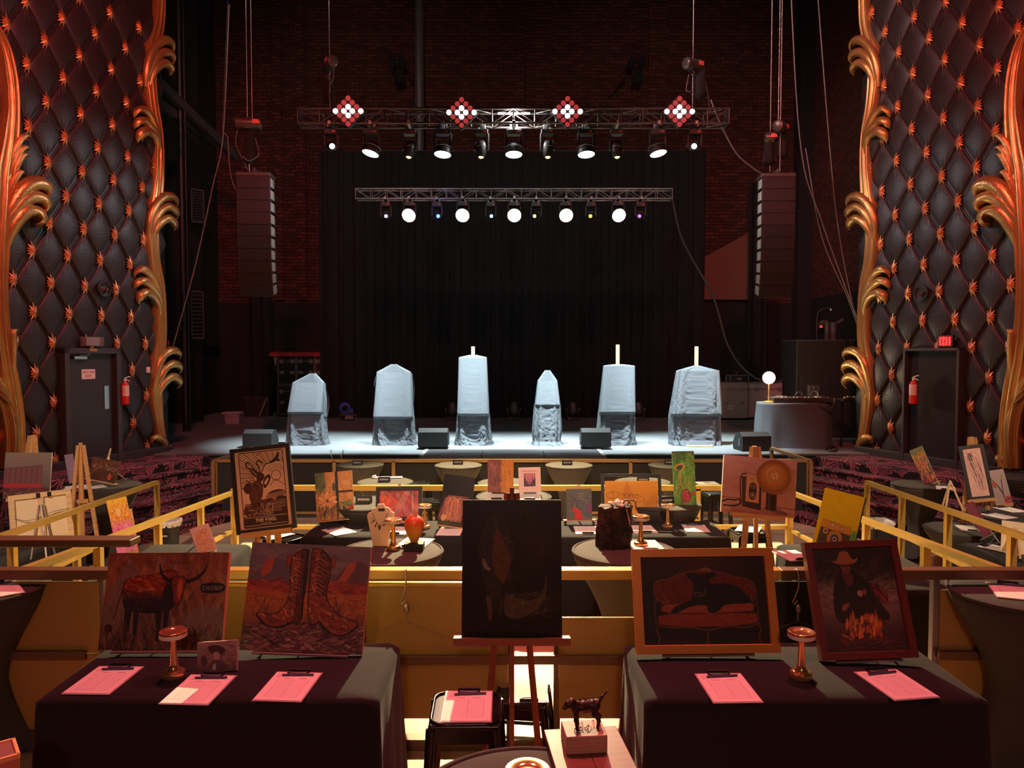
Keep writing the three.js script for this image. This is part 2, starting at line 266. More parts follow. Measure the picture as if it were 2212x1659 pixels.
const rosetteGeo = (() => { // a standing fan of pointed folds, longest at top and bottom
  const P = [], N = 22, ring = [];
  for (let i = 0; i < N; i++) { const a = i / N * 2 * Math.PI + Math.PI / 2, tip = i % 2 === 0, c = Math.abs(Math.sin(a)), k = tip ? lerp(0.085, 0.165, Math.pow(c, 3)) * (i === 0 ? 1.15 : 1) : lerp(0.062, 0.075, c); ring.push([Math.cos(a) * k * 0.9, Math.sin(a) * k, tip ? 0.018 : 0.052]); }
  const c = [0, -0.012, 0.085];
  for (let i = 0; i < N; i++) { const a = ring[i], b = ring[(i + 1) % N]; P.push(...c, ...a, ...b); P.push(...a, a[0] * 0.3, a[1] * 0.3, 0, ...b); P.push(a[0] * 0.3, a[1] * 0.3, 0, b[0] * 0.3, b[1] * 0.3, 0, ...b); }
  const g = new THREE.BufferGeometry(); g.setAttribute('position', new THREE.Float32BufferAttribute(P, 3)); g.computeVertexNormals(); return ready(g);
})();
function ribbon(pts, half, H, flute = 3) { // fluted scroll stem lying on a wall plane: pts are (x, y), closed on the wall side
  const c = curve(pts.map((p) => [p[0], p[1], p[2] ?? 0]));
  return grid(26, 90, (a, v) => {
    const p = c.getPoint(v), T = c.getTangent(v), k = v * (half.length - 1), i = Math.floor(Math.min(k, half.length - 1.001)), h = lerp(half[i], half[i + 1], k - i), q = [-T.y, T.x], th = a * 2 * Math.PI, s = Math.cos(th), up = Math.max(0, Math.sin(th));
    const z = up > 0 ? H * Math.pow(up, 0.5) * (0.78 + 0.22 * Math.cos(s * Math.PI * flute)) : 0; return [p.x + q[0] * s * h, p.y + q[1] * s * h, p.z + z];
  }, true);
}
const lobeGeo = (pts, r0, r1, r2, w) => taper(pts, [r0, lerp(r0, r1, 0.7), r1, r1, r2, r2 * 0.9, r2 * 0.35, 0.003], 26, 12, 1, null);
for (const s of [-1, 1]) {
  const w = new THREE.Group(); w.name = s < 0 ? 'wall_left' : 'wall_right'; w.position.set(s < 0 ? U0[0] : -U0[0], 0, U0[2]); w.rotation.y = s < 0 ? TH : -TH; scene.add(w); struct(w);
  const sx = s < 0 ? 1 : -1, y0 = s < 0 ? 3.60 : 3.52, uA = -1.15, uB = 2.72;
  obj('backing', bx(uB - uA, CEIL, 0.2, sx * (uA + uB) / 2, CEIL / 2, -0.1), M.blackPaint, w);
  obj('plinth', rb(uB - uA, 0.26, 0.22, 0.02, sx * (uA + uB) / 2, S - 0.02, 0.1), mat([0.035, 0.036, 0.04], 0.6), w);
  const inDoor = (u, y) => { const a = wallUV(128, 800)[0], b = wallUV(236, 800)[0]; return u > a && u < b && y < 2.75; };
  for (let k = -3; k <= 7; k++) for (let i = -2; i <= 4; i++) for (const odd of [0, 1]) {
    const u = i * DU + (odd ? DU / 2 : 0), y = y0 + k * DY + (odd ? DY / 2 : 0);
    if (u > uA && u < uB - 0.05 && y > S && y < 9.6 && !inDoor(u, y)) { const o = obj('rosette', rosetteGeo, M.copper, w); o.position.set(sx * u, y, 0.05); o.scale.x = sx; }
    const pu = u + DU / 2, py = y;       // the pad between four rosettes
    if (pu > uA - 0.1 && pu < uB + 0.05 && py > S - 0.2 && py < 9.6 && !inDoor(pu, py - 0.1)) { const o = obj('pad', padGeo, M.leather, w); o.position.set(sx * pu, py, 0); }
  }
  for (const dir of [1, -1]) for (let n = -22; n <= 22; n++) { // crossing straps, cut to the panel
    const uOf = (y) => (y - y0 - n * DY) * (DU / DY) * dir, yOf = (u) => y0 + n * DY + u * (DY / DU) * dir;
    let ya = Math.max(S, Math.min(yOf(uA), yOf(uB))), yb = Math.min(9.6, Math.max(yOf(uA), yOf(uB))); if (yb - ya < 0.15) continue;
    const a = [sx * uOf(ya), ya, 0.015 + (dir > 0 ? 0.004 : 0)], b = [sx * uOf(yb), yb, a[2]], L = Math.hypot(b[0] - a[0], b[1] - a[1]), an = Math.atan2(b[1] - a[1], b[0] - a[0]);
    const q = (d, ww, h) => bx(L, ww, h, (a[0] + b[0]) / 2 - Math.sin(an) * d, (a[1] + b[1]) / 2 + Math.cos(an) * d, a[2], 0, 0, an);
    obj('strap', fuse([q(0, 0.075, 0.02), q(0.026, 0.016, 0.05), q(-0.026, 0.016, 0.05)]), M.strap, w);
  }
  // gilded scroll at the stage side
  const W2 = (px, py, z = 0) => { const q = wallUV(px, py); return [sx * q[0], q[1], z]; }, WP = (px, py, z = 0) => onWall(s, ...wallUV(px, py), z);
  const side = s < 0 ? 'left' : 'right';
  {
    const t = thing('gilded_scroll', `tall gilded scroll trim edging the stage side of the ${side} tufted wall`, 'moulding', [w.position.x, 0, w.position.z], w.rotation.y);
    const stem = [[335, -60], [338, 0], [334, 60], [320, 110], [316, 160], [322, 228], [333, 290], [335, 354], [331, 420], [321, 490], [324, 560], [335, 620], [339, 698], [337, 749], [329, 805], [329, 860], [333, 905], [340, 945], [353, 982]].map((p) => W2(...p, 0.02));
    obj('stem', ribbon(stem, [0.13, 0.115, 0.13, 0.15, 0.15, 0.13, 0.11, 0.12, 0.15, 0.16, 0.15, 0.14, 0.15, 0.15, 0.15, 0.15, 0.13, 0.10, 0.07], 0.17), M.gold, t);
    const lobes = [
      [[306, 190], [306, 150], [316, 112], [334, 92], [352, 90], [364, 104], [366, 116]], [[309, 185], [314, 148], [325, 126], [341, 116], [356, 120], [365, 131], [364, 140]], [[314, 190], [320, 160], [330, 144], [343, 139], [354, 146], [361, 157], [358, 164]],
      [[336, 345], [329, 300], [316, 262], [300, 243], [286, 238], [279, 248], [281, 258]], [[336, 340], [328, 300], [313, 277], [298, 264], [286, 264], [280, 273], [282, 281]], [[336, 335], [327, 305], [316, 292], [304, 286], [292, 290], [286, 302], [289, 312]],
      [[312, 520], [312, 480], [322, 446], [340, 428], [358, 426], [372, 437], [374, 448]], [[316, 518], [321, 482], [333, 458], [348, 449], [362, 453], [374, 464], [372, 474]], [[320, 520], [326, 496], [336, 480], [349, 474], [361, 480], [370, 490], [367, 498]],
      [[340, 690], [333, 645], [319, 607], [302, 588], [288, 582], [280, 591], [282, 602]], [[340, 685], [331, 643], [314, 620], [298, 608], [286, 609], [279, 618], [282, 628]], [[340, 690], [329, 655], [315, 639], [301, 633], [291, 638], [287, 650], [294, 660]],
      [[322, 870], [324, 820], [333, 780], [348, 762], [365, 757], [379, 766], [379, 778]], [[325, 868], [330, 828], [341, 800], [356, 788], [371, 788], [380, 799], [378, 810]], [[329, 872], [334, 842], [345, 823], [358, 815], [370, 818], [379, 829], [374, 840]],
      [[352, 978], [344, 958], [334, 948], [323, 944], [315, 948], [318, 955], [326, 957]],
    ];
    lobes.forEach((l, i) => obj('leaf_lobe', lobeGeo(l.map((p, k) => W2(...p, 0.10 + 0.06 * Math.sin(k / 6 * Math.PI))), 0.03, 0.085, i === 15 ? 0.06 : 0.105), M.gold, t));
    obj('foot', taper([[352, 980], [345, 962], [333, 950], [320, 948]].map((p) => W2(...p, 0.06)), [0.05, 0.07, 0.08, 0.02], 16, 10), M.gold, t);
  }
  { // the heavier scroll at the house side, partly outside the picture
    const t = thing('gilded_scroll', `heavy gilded scroll with large acanthus curl at the house side of the ${side} tufted wall`, 'moulding', [w.position.x, 0, w.position.z], w.rotation.y);
    const stem = [[-28, 60], [-6, 110], [6, 170], [10, 240], [4, 310], [-6, 380], [-10, 450], [-14, 520], [-16, 600], [-14, 680], [-6, 760], [8, 840], [17, 905], [20, 960], [21, 1010]].map((p) => W2(...p, 0.05));
    obj('stem', ribbon(stem, [0.08, 0.11, 0.13, 0.13, 0.16, 0.2, 0.2, 0.16, 0.13, 0.13, 0.15, 0.17, 0.17, 0.16, 0.16], 0.22), M.gold, t);
    const L = [[[-8, 500], [4, 455], [24, 418], [46, 400], [68, 400], [84, 412], [86, 424]], [[-8, 520], [6, 468], [26, 438], [48, 427], [68, 434], [80, 448], [77, 462]], [[-6, 545], [8, 494], [24, 466], [42, 456], [58, 464], [70, 478], [64, 492]],
      [[4, 380], [10, 340], [20, 310], [32, 296], [42, 296], [46, 304]], [[6, 395], [13, 356], [22, 330], [32, 320], [40, 322], [41, 330]], [[6, 408], [14, 372], [22, 347], [30, 336], [38, 336], [40, 342]], [[2, 430], [9, 400], [17, 380], [26, 372], [32, 378]],
      [[6, 860], [10, 800], [8, 750], [6, 720], [12, 711], [18, 716], [17, 726]]];
    L.forEach((l, i) => obj('leaf_lobe', taper(l.map((p, k) => W2(...p, 0.14 + 0.08 * Math.sin(k / 6 * Math.PI))), i < 3 ? [0.05, 0.11, 0.13, 0.14, 0.15, 0.13, 0.004] : [0.03, 0.05, 0.055, 0.055, 0.05, 0.03, 0.004], 26, 12), M.gold, t));
    for (const [o, q] of [[0, 0.12], [16, 0.1], [32, 0.08]]) obj('sweep', ribbon([[-60 + o, 800 + o * 1.6], [-30 + o * 0.8, 826 + o * 1.5], [-6 + o * 0.5, 870 + o], [6 + o * 0.2, 930], [6, 1010]].map((p) => W2(...p, 0.1)), [q, q, q, q, q], 0.2, 2), M.gold, t);
    obj('foot', taper([[26, 1008], [38, 992], [52, 992], [60, 1000]].map((p) => W2(p[0] - 10, p[1], 0.12)), [0.05, 0.1, 0.09, 0.01], 16, 10), M.gold, t);
  }
  // door in the panel
  const dA = wallUV(120, 800)[0], dB = wallUV(243, 800)[0], dm = (dA + dB) / 2, dw = dB - dA, dTop = wallUV(180, 752)[1], base = 0.78;
  const d = new THREE.Group(); d.name = s < 0 ? 'door_1' : 'door_2'; d.position.copy(w.position); d.rotation.y = w.rotation.y; scene.add(d); struct(d);
  const grey = mat(s < 0 ? [0.05, 0.05, 0.055] : [0.045, 0.047, 0.052], 0.45), inner = s < 0 ? 0.10 : 0.05, hgt = dTop - base;
  obj('jamb', rb(inner, hgt, 0.34, 0.008, sx * (dA + inner / 2), base + hgt / 2, 0.05), grey, d); obj('jamb', rb(inner, hgt, 0.34, 0.008, sx * (dB - inner / 2), base + hgt / 2, 0.05), grey, d);
  obj('head', rb(dw, inner, 0.34, 0.008, sx * dm, dTop - inner / 2, 0.05), grey, d);
  const dk = mat(s < 0 ? [0.035, 0.034, 0.038] : [0.007, 0.006, 0.006], s < 0 ? 0.42 : 0.8);
  obj('door_leaf', rb(dw - 2 * inner, hgt - inner, 0.05, 0.006, sx * dm, base + (hgt - inner) / 2, s < 0 ? 0.1 : 0.09), dk, d);
  if (s < 0) {
    obj('pull_plate', rb(0.10, 0.42, 0.012, 0.004, wallUV(219, 880)[0], wallUV(219, 858)[1], 0.132), M.steel, d);
    const c = wallUV(158, 773); obj('closer', [rb(0.26, 0.055, 0.06, 0.015, c[0], c[1], 0.16), rod([c[0] - 0.02, c[1] + 0.045, 0.17], [c[0] + 0.24, c[1] + 0.06, 0.12], 0.01)], M.steel, d);
    const sg = WP(179, 808, 0.131), t = thing('door_sign', 'white door sign reading NOT AN EXIT in red capitals', 'sign', sg, w.rotation.y);
    const st = ctex(256, 160, (g, W, H) => { g.fillStyle = '#f0e6e0'; g.fillRect(0, 0, W, H); g.fillStyle = '#c01828'; g.font = 'bold 62px sans-serif'; g.textAlign = 'center'; g.fillText('NOT AN', W / 2, 70, W - 16); g.fillText('EXIT', W / 2, 136); g.strokeStyle = '#f7f0ea'; g.lineWidth = 6; g.strokeRect(3, 3, W - 6, H - 6); });
    const pg = new THREE.BoxGeometry(0.27, 0.17, 0.006); pg.userData.ready = true; obj('plate', pg, [M.white, M.white, M.white, M.white, new THREE.MeshStandardMaterial({ map: st, roughness: 0.6 }), M.white], t);
    const e = thing('emergency_light', 'small clear boxed emergency light unit mounted over the left door', 'light unit', WP(181, 738, 0.12), w.rotation.y);
    obj('housing', rb(0.28, 0.15, 0.1, 0.012, 0, 0, 0.06), M.grey, e); obj('cover', rb(0.36, 0.17, 0.15, 0.01, 0, 0, 0.08), M.acrylic, e); obj('bracket', [cy(0.04, 0.05, 0.09, 14, 0, -0.12, 0.05), rb(0.16, 0.05, 0.12, 0.01, 0, -0.15, 0.05)], M.copper, e);
    const sw = thing('wall_switch', 'small pale box on the lower pads beside the left gilded scroll', 'switch', WP(309, 799, 0.12), w.rotation.y); obj('plate', rb(0.075, 0.115, 0.05, 0.008, 0, 0, 0), M.white, sw); obj('toggle', rb(0.02, 0.04, 0.02, 0.004, 0, 0, 0.03), M.white, sw);
  } else {
    const e = thing('exit_sign', 'red glowing EXIT sign above the dark right doorway', 'sign', WP(153, 737, 0.16), w.rotation.y);
    obj('housing', rb(0.30, 0.21, 0.06, 0.015, 0, 0, 0), M.blackPlastic, e); obj('bracket', [rod([-0.16, 0.02, -0.06], [-0.21, -0.03, -0.1], 0.02), rod([0.15, 0.06, 0], [0.22, 0.02, 0.02], 0.012), rod([0, 0.1, -0.03], [0, 0.16, -0.1], 0.015)], M.blackMetal, e);
    exitLetters(e, 0.24, 0.15, 0.034);
    const p = onWall(1, ...wallUV(153, 737), 0.3); pointLamp('exit_glow', p, [1, 0.05, 0.04], 0.10, 2);
  }
  // round loudspeaker let into a pad
  { const c = s < 0 ? WP(212, 625, 0.13) : WP(209, 634, 0.13), t = thing('round_speaker', `round black speaker with domed centre set into a pad of the ${side} tufted wall`, 'speaker', c, w.rotation.y); obj('ring', put(new THREE.TorusGeometry(0.13, 0.022, 10, 36), 0, 0, 0.02), M.blackPlastic, t); obj('cone', put(lathe([[0.13, 0], [0.06, -0.04], [0.055, 0], [0.0, 0.03]], 30), 0, 0, 0.02, Math.PI / 2), M.darkGrey, t); obj('dome', sp(0.045, 0.03, -0.01, 0.03), mat([0.05, 0.045, 0.045], 0.12), t); }
  // fire extinguisher
  { const t = thing('fire_extinguisher', s < 0 ? 'red fire extinguisher hung right of the NOT AN EXIT door' : 'red fire extinguisher hung left of the dark right doorway', 'fire extinguisher', s < 0 ? WP(249, 848, 0.24) : WP(212, 846, 0.30), w.rotation.y);
    const lb = ctex(128, 128, (g, W, H) => { g.fillStyle = '#f3e8e4'; g.fillRect(0, 0, W, H); g.fillStyle = '#c8283c'; for (let y = 10; y < 116; y += 12) for (let x = 6; x < 120; x += 15) g.fillRect(x, y, 6 + (x * y) % 8, 5); });
    obj('cylinder', lathe([[0, -0.22], [0.06, -0.22], [0.068, -0.2], [0.068, 0.13], [0.05, 0.18], [0.022, 0.2], [0.022, 0.22], [0, 0.22]], 28), M.red, t); obj('label', new THREE.CylinderGeometry(0.0695, 0.0695, 0.19, 28, 1, true, Math.PI * 1.55, Math.PI * 0.95).translate(0, 0.04, 0), new THREE.MeshStandardMaterial({ map: lb, roughness: 0.5, side: THREE.DoubleSide }), t);
    obj('valve', [cy(0.024, 0.024, 0.05, 12, 0, 0.235, 0)], M.white, t); obj('handle', [rb(0.12, 0.016, 0.02, 0.005, 0.05, 0.285, 0, 0, 0, 0.25), rb(0.11, 0.014, 0.02, 0.005, 0.05, 0.235, 0, 0, 0, -0.4)], M.white, t); }
}
function exitLetters(parent, w, h, z) { // EXIT in glowing strokes
  const g = [], t = 0.034 * w / 0.24, c = (i) => -w / 2 + w * (i + 0.5) / 4, lw = w / 4 * 0.66;
  g.push(bx(t, h, 0.01, c(0) - lw / 2 + t / 2, 0, z)); for (const y of [-1, 0, 1]) g.push(bx(lw, t * 0.8, 0.01, c(0), y * (h / 2 - t * 0.4), z));
  for (const k of [-1, 1]) g.push(bx(t * 0.9, h * 1.04, 0.01, c(1), 0, z, 0, 0, k * Math.atan2(lw * 0.8, h)));
  g.push(bx(t, h, 0.01, c(2), 0, z)); g.push(bx(t, h, 0.01, c(3), 0, z)); g.push(bx(lw, t * 0.8, 0.01, c(3), h / 2 - t * 0.4, z));
  obj('letters', g, glow([1, 0.03, 0.03], 2.2), parent, 'red glowing letters EXIT');
}

// ---------- house lights: red wash lamps on the ceiling over and behind the viewer ----------
function parCan(label, pos, aim, L, ang, pen, k = 1, soft = 10) {
  const t = thing('wash_lamp', label, 'stage light', pos); t.lookAt(vec(aim)); const c = L.color;
  obj('can', lathe([[0.03, -0.3], [0.1, -0.28], [0.13, -0.05], [0.13, 0.02], [0.115, 0.02], [0.115, -0.02], [0, -0.02]], 24).rotateX(Math.PI / 2), M.blackMetal, t);
  obj('lens', cy(0.113, 0.113, 0.01, 24, 0, 0, -0.012, Math.PI / 2), glow(c, 2), t); obj('yoke', [bar([-0.15, 0, -0.1], [-0.15, 0, -0.45], 0.03, 0.01), bar([0.15, 0, -0.1], [0.15, 0, -0.45], 0.03, 0.01), bar([-0.15, 0, -0.45], [0.15, 0, -0.45], 0.03, 0.01)], M.blackMetal, t);
  const d = vec(aim).sub(vec(pos)).normalize().multiplyScalar(0.04); spot('wash_light', add(pos, d.toArray()), aim, L, ang, pen, soft, k);
}
parCan('red wash lamp over the left front table', [-2.2, 10.8, -6.0], [-1.8, 1.0, -3.6], LIGHT.red, 27, 0.6, 1);
parCan('red wash lamp over the right front table', [2.2, 10.8, -6.0], [1.8, 1.0, -3.6], LIGHT.red, 27, 0.6, 1);
parCan('red wash lamp turned to the left tufted wall', [-3.2, 10.4, -6.0], [-7.4, 6.4, -12.8], LIGHT.redWall, 40, 0.7, 1);
parCan('red wash lamp turned to the right tufted wall', [3.2, 10.4, -6.0], [7.4, 6.4, -12.8], LIGHT.redWall, 40, 0.7, 1);

for (const x of [-4.5, 0, 4.5]) parCan(x < 0 ? 'warm front lamp left of the middle over the viewer' : x ? 'warm front lamp right of the middle over the viewer' : 'warm front lamp over the viewer', [x, 10.2, 3], [x * 1.05, 0.9, -10], LIGHT.front, 11.5, 0.6, 1, 6);
parCan('dim warm lamp on the rear ceiling lighting the near pictures', [0, 6.5, 6.2], [0, 1.4, -4], LIGHT.fill, 30, 0.7, 1, 20);
for (const s of [-1, 1]) { parCan(s < 0 ? 'dull red work lamp turned to the left half of the back wall' : 'dull red work lamp turned to the right half of the back wall', [s * 3.5, 12.0, -12], [s * 5, 7, -24.6], LIGHT.wall, 38, 0.8, 1, 12); }
parCan('dull red work lamp turned to the right brick wing wall', [-2, 12.0, -9.5], [9.7, 6.6, -19], LIGHT.wall, 22, 0.8, 2.4, 12);

// =====================================================================  RIGGING  =====================================================================
function boxTruss(name, label, x0, x1, yTop, yBot, z, dep, m, cell, rr = 0.024) {
  const t = thing(name, label, 'truss', [(x0 + x1) / 2, (yTop + yBot) / 2, z]), L = x1 - x0, h = (yTop - yBot) / 2, d = dep / 2;
  for (const sy of [-1, 1]) for (const sz of [-1, 1]) obj('chord', rod([-L / 2, sy * h, sz * d], [L / 2, sy * h, sz * d], rr, 10), m, t);
  const n = Math.round(L / cell);
  for (let i = 0; i <= n; i++) {
    const x = -L / 2 + L * i / n; for (const sz of [-1, 1]) obj('strut', rod([x, -h, sz * d], [x, h, sz * d], rr * 0.6), m, t);
    if (i < n) { const x2 = x + L / n, f = i % 2 ? 1 : -1; for (const sz of [-1, 1]) obj('diagonal', rod([x, -h * f, sz * d], [x2, h * f, sz * d], rr * 0.5), m, t); for (const sy of [-1, 1]) obj('diagonal', rod([x, sy * h, -d * f], [x2, sy * h, d * f], rr * 0.45), m, t); }
  }
  for (const sx of [-1, 1]) obj('end_plate', [rb(0.02, h * 2.25, dep * 1.15, 0.006, sx * L / 2, 0, 0)], m, t);
  return t;
}
const Z1 = -14.5, Z2 = -18.9;
const tA = at(648, 240, -Z1), tB = at(1570, 271, -Z1);
boxTruss('lighting_truss', 'long black box truss hung at the front of the stage with red lamps along it', tA[0], tB[0], tA[1], tB[1], Z1, 0.30, mat([0.10, 0.09, 0.09], 0.35, 0.7), 0.42);
const rA = at(770, 410, -Z2), rB = at(1450, 431, -Z2);
boxTruss('lighting_truss', 'grey box truss hung further back above the curtain with five round white lamps', rA[0], rB[0], rA[1], rB[1], Z2, 0.26, mat([0.22, 0.21, 0.21], 0.35, 0.8), 0.38, 0.02);

// a hanging lamp with base, yoke and turning head; its beam leaves along the head's axis
function movingHead(px, py, z, topY, kind, aim, label, col, k, group) {
  const p = at(px, py, -z), t = thing('moving_head_light', label, 'stage light', [p[0], p[1], z], 0, group), up = topY - p[1], w = kind === 'big' ? 0.15 : kind === 'wash' ? 0.15 : 0.125;
  const baseY = Math.max(0.2, up - 0.14);
  obj('clamp', [rb(0.04, 0.1, 0.05, 0.008, -0.06, up - 0.02, 0), rb(0.04, 0.1, 0.05, 0.008, 0.06, up - 0.02, 0), rb(0.2, 0.02, 0.06, 0.004, 0, baseY + 0.06, 0)], M.dullSteel, t);
  obj('clamp_bar', rb(0.06, 0.07, 0.36, 0.008, 0, up + 0.01, 0), M.dullSteel, t);
  obj('base', rb(w * 2.1, 0.10, 0.2, 0.02, 0, baseY, 0), M.blackPlastic, t); obj('display', rb(0.05, 0.025, 0.006, 0.002, w * 0.5, baseY, 0.102), M.red, t);
  for (const s of [-1, 1]) obj('yoke_arm', rb(0.05, baseY + 0.02, 0.09, 0.018, s * w, baseY / 2 - 0.02, 0), M.blackPlastic, t);
  const h = new THREE.Group(); h.name = 'head'; t.add(h); const d = vec(aim).sub(vec([p[0], p[1], z])).normalize(); h.quaternion.setFromUnitVectors(new THREE.Vector3(0, -1, 0), d);
  const R = kind === 'big' ? 0.185 : kind === 'wash' ? 0.175 : 0.10, lr = kind === 'spot' ? 0.055 : kind === 'small' ? 0.045 : R * 0.93, L = kind === 'spot' || kind === 'small' ? 0.17 : 0.10;
  obj('barrel', lathe(kind === 'big' || kind === 'wash' ? [[0, 0.13], [R * 0.6, 0.12], [R * 0.85, 0.05], [R, -0.04], [R, -L], [lr, -L], [lr, -L + 0.015], [0, -L + 0.015]] : [[0, 0.15], [R * 0.8, 0.14], [R, 0.06], [R, -0.06], [R * 0.8, -L + 0.03], [lr * 1.25, -L], [lr, -L], [lr, -L + 0.02], [0, -L + 0.02]], 28), M.blackPlastic, h);
  obj('lens', kind === 'big' || kind === 'wash' ? cy(lr * 0.98, lr * 0.98, 0.012, 28, 0, -L + 0.012, 0) : sp(lr, 0, -L + 0.035, 0, 16, 10), glow(col, k), h);
  if (kind !== 'big') obj('band', [put(new THREE.TorusGeometry(R * 0.98, 0.008, 6, 28), 0, 0.03, 0, Math.PI / 2)], M.dullSteel, h);
  return { at: add(p.slice(0, 2).concat(z), d.clone().multiplyScalar(L + 0.05).toArray()), t };
}
const botA = tB[1], white = LIGHT.stage.color;
const heads = [['dark', 716, 315], ['wash', 803, 322, 690], ['spot', 885, 322, 850], ['wash', 957, 324, 930], ['spot', 1040, 322, 1022], ['wash', 1110, 324, 1110], ['spot', 1183, 322, 1183], ['wash', 1266, 324, 1275], ['spot', 1332, 322, 1334], ['wash', 1420, 322, 1500], ['dark', 1500, 315]];
const ord = ['first', 'second', 'third', 'fourth', 'fifth', 'sixth', 'seventh', 'eighth', 'ninth', 'tenth', 'eleventh'];
heads.forEach(([k, x, y, tx], i) => {
  if (k === 'dark') { movingHead(x, y, Z1, botA, 'spot', add(at(x, y, -Z1), [i ? -0.25 : 0.3, -0.3, 0.9]), i ? 'dark hanging lamp with a small white lens at the right end of the front truss' : 'dark hanging lamp with a small white lens at the left end of the front truss', [0.8, 0.95, 1], 2.5, 'lamps hung under the front truss'); const p = at(x, y, -Z1 - 0.25); spot('side_light', p, [i ? 7.4 : -7.4, 3.6, -12.6], LIGHT.side, 48, 0.8, 6); return; }
  const target = on(tx, 958, S), side = x < 1100 ? 'left' : 'right';
  if (k === 'wash') {
    const m = movingHead(x, y, Z1, botA, 'wash', add(target, [0, 0, 2.6]), x === 1110 ? 'middle hanging lamp with wide white lens under the front truss' : `wide white lens lamp, ${ord[i]} from the left under the front truss`, [0.85, 0.97, 1], 5, 'lamps hung under the front truss');
    spot('stage_wash', m.at, target, LIGHT.stage, 22, 0.8, 7);
  } else {
    const m = movingHead(x, y, Z1, botA, 'spot', add(target, [0, 0, 2.4]), `small amber lens lamp, ${ord[i]} from the left under the front truss`, [1, 0.62, 0.14], 7, 'lamps hung under the front truss');
    spot('amber_spot', m.at, target, LIGHT.amber, 20, 0.5, 3);
  }
});
// five round warm heads and the small ones between them, on the rear truss
const botB = rB[1];
[885, 1000, 1111, 1222, 1335].forEach((x, i) => {
  const p = at(x, 463, -Z2 - 0.05), aim = [p[0] * 1.6, 1.2, -9.2], m = movingHead(x, 463, Z2 + 0.05, botB, 'big', aim, `round blazing lamp, ${ord[i]} of five from the left on the rear truss`, [1, 0.86, 0.6], 14, 'round warm lamps on the rear truss');
  if (i === 0 || i === 4) spot('warm_spot', m.at, [i ? 5.6 : -5.6, 1.0, -8.2], LIGHT.warm, 11, 0.6, 4); else spot('warm_spot', m.at, aim, LIGHT.warm, 12, 0.8, 4, 0.12);
});
[[834, [0.65, 0.5, 1], 'pale violet'], [944, [0.05, 0.2, 1], 'strong blue'], [1060, [0.3, 0.75, 1], 'pale cyan'], [1158, [0.8, 0.85, 0.2], 'faint yellow'], [1276, [0.75, 0.8, 0.05], 'yellow green'], [1383, [0.35, 0.1, 0.8], 'dark violet']].forEach(([x, c, w], i) => {
  const p = at(x, 466, -Z2), m = movingHead(x, 466, Z2, botB, 'small', [p[0] + (i % 2 ? 0.6 : 0.3) * (i < 3 ? 1 : -1), p[1] - 0.5, Z2 + 2], `small hanging lamp with a ${w} lens on the rear truss`, c, i === 1 ? 9 : 3, 'small colour lamps on the rear truss');
  if (i === 1) pointLamp('blue_glow', add(m.at, [0, -0.03, 0.06]), [0.05, 0.15, 1], 0.5, 3);
});
// diamond lamps: sixteen lenses turned on a corner, six of them lit
[[752, 240, 'first from the left'], [997, 243, 'second from the left'], [1226, 241, 'third from the left'], [1468, 241, 'last on the right']].forEach(([x, y, w], n) => {
  const p = at(x, y, 14.22), t = thing('diamond_lamp', `diamond of red lenses, six lit, ${w} on the front truss`, 'stage light', p, 0, 'diamond lamps on the front truss');
  obj('housing', rb(0.46, 0.46, 0.09, 0.015, 0, 0, -0.05, 0, 0, Math.PI / 4), M.blackPlastic, t); obj('bracket', bar([0, -0.05, -0.1], [0, -0.05, -0.3], 0.06, 0.03), M.blackMetal, t);
  for (let i = 0; i < 4; i++) for (let j = 0; j < 4; j++) {
    const a = (i - 1.5) * 0.113, b = (j - 1.5) * 0.113, lx = (a - b) * Math.SQRT1_2, ly = (a + b) * Math.SQRT1_2, lit = Math.abs(lx) > 0.2 || (Math.abs(lx) < 0.09 && Math.abs(ly) < 0.09);
    obj('lens', put(cy(0.047, 0.047, 0.02, 20, 0, 0, 0, Math.PI / 2), lx, ly, 0.002), lit ? glow([1, 0.55, 0.55], 9) : glow([0.8, 0.07, 0.07], 0.55), t);
  }
  spot('red_lamp', add(p, [0, 0, 0.12]), add(p, [0, -1.2, 6]), LIGHT.blinder, 65, 0.8, 10);
});
// white tube lamp lying in the middle of the front truss
{ const p = at(1110, 245, 14.45), t = thing('tube_lamp', 'short bright white tube lamp lying inside the middle of the front truss', 'stage light', p); obj('tube', rod([-0.32, 0, 0], [0.32, 0, 0], 0.018), glow([1, 0.96, 0.92], 6), t); for (const x of [-0.33, 0.33]) obj('end_cap', cy(0.026, 0.026, 0.05, 12, x, 0, 0, 0, 0, Math.PI / 2), M.blackPlastic, t); pointLamp('tube_glow', add(p, [0, -0.06, 0.06]), [1, 0.95, 0.9], 14, 4); spot('key_light', add(p, [0, 0.06, 0.2]), [0, 0.9, -9.4], LIGHT.key, 31, 0.4, 3); }

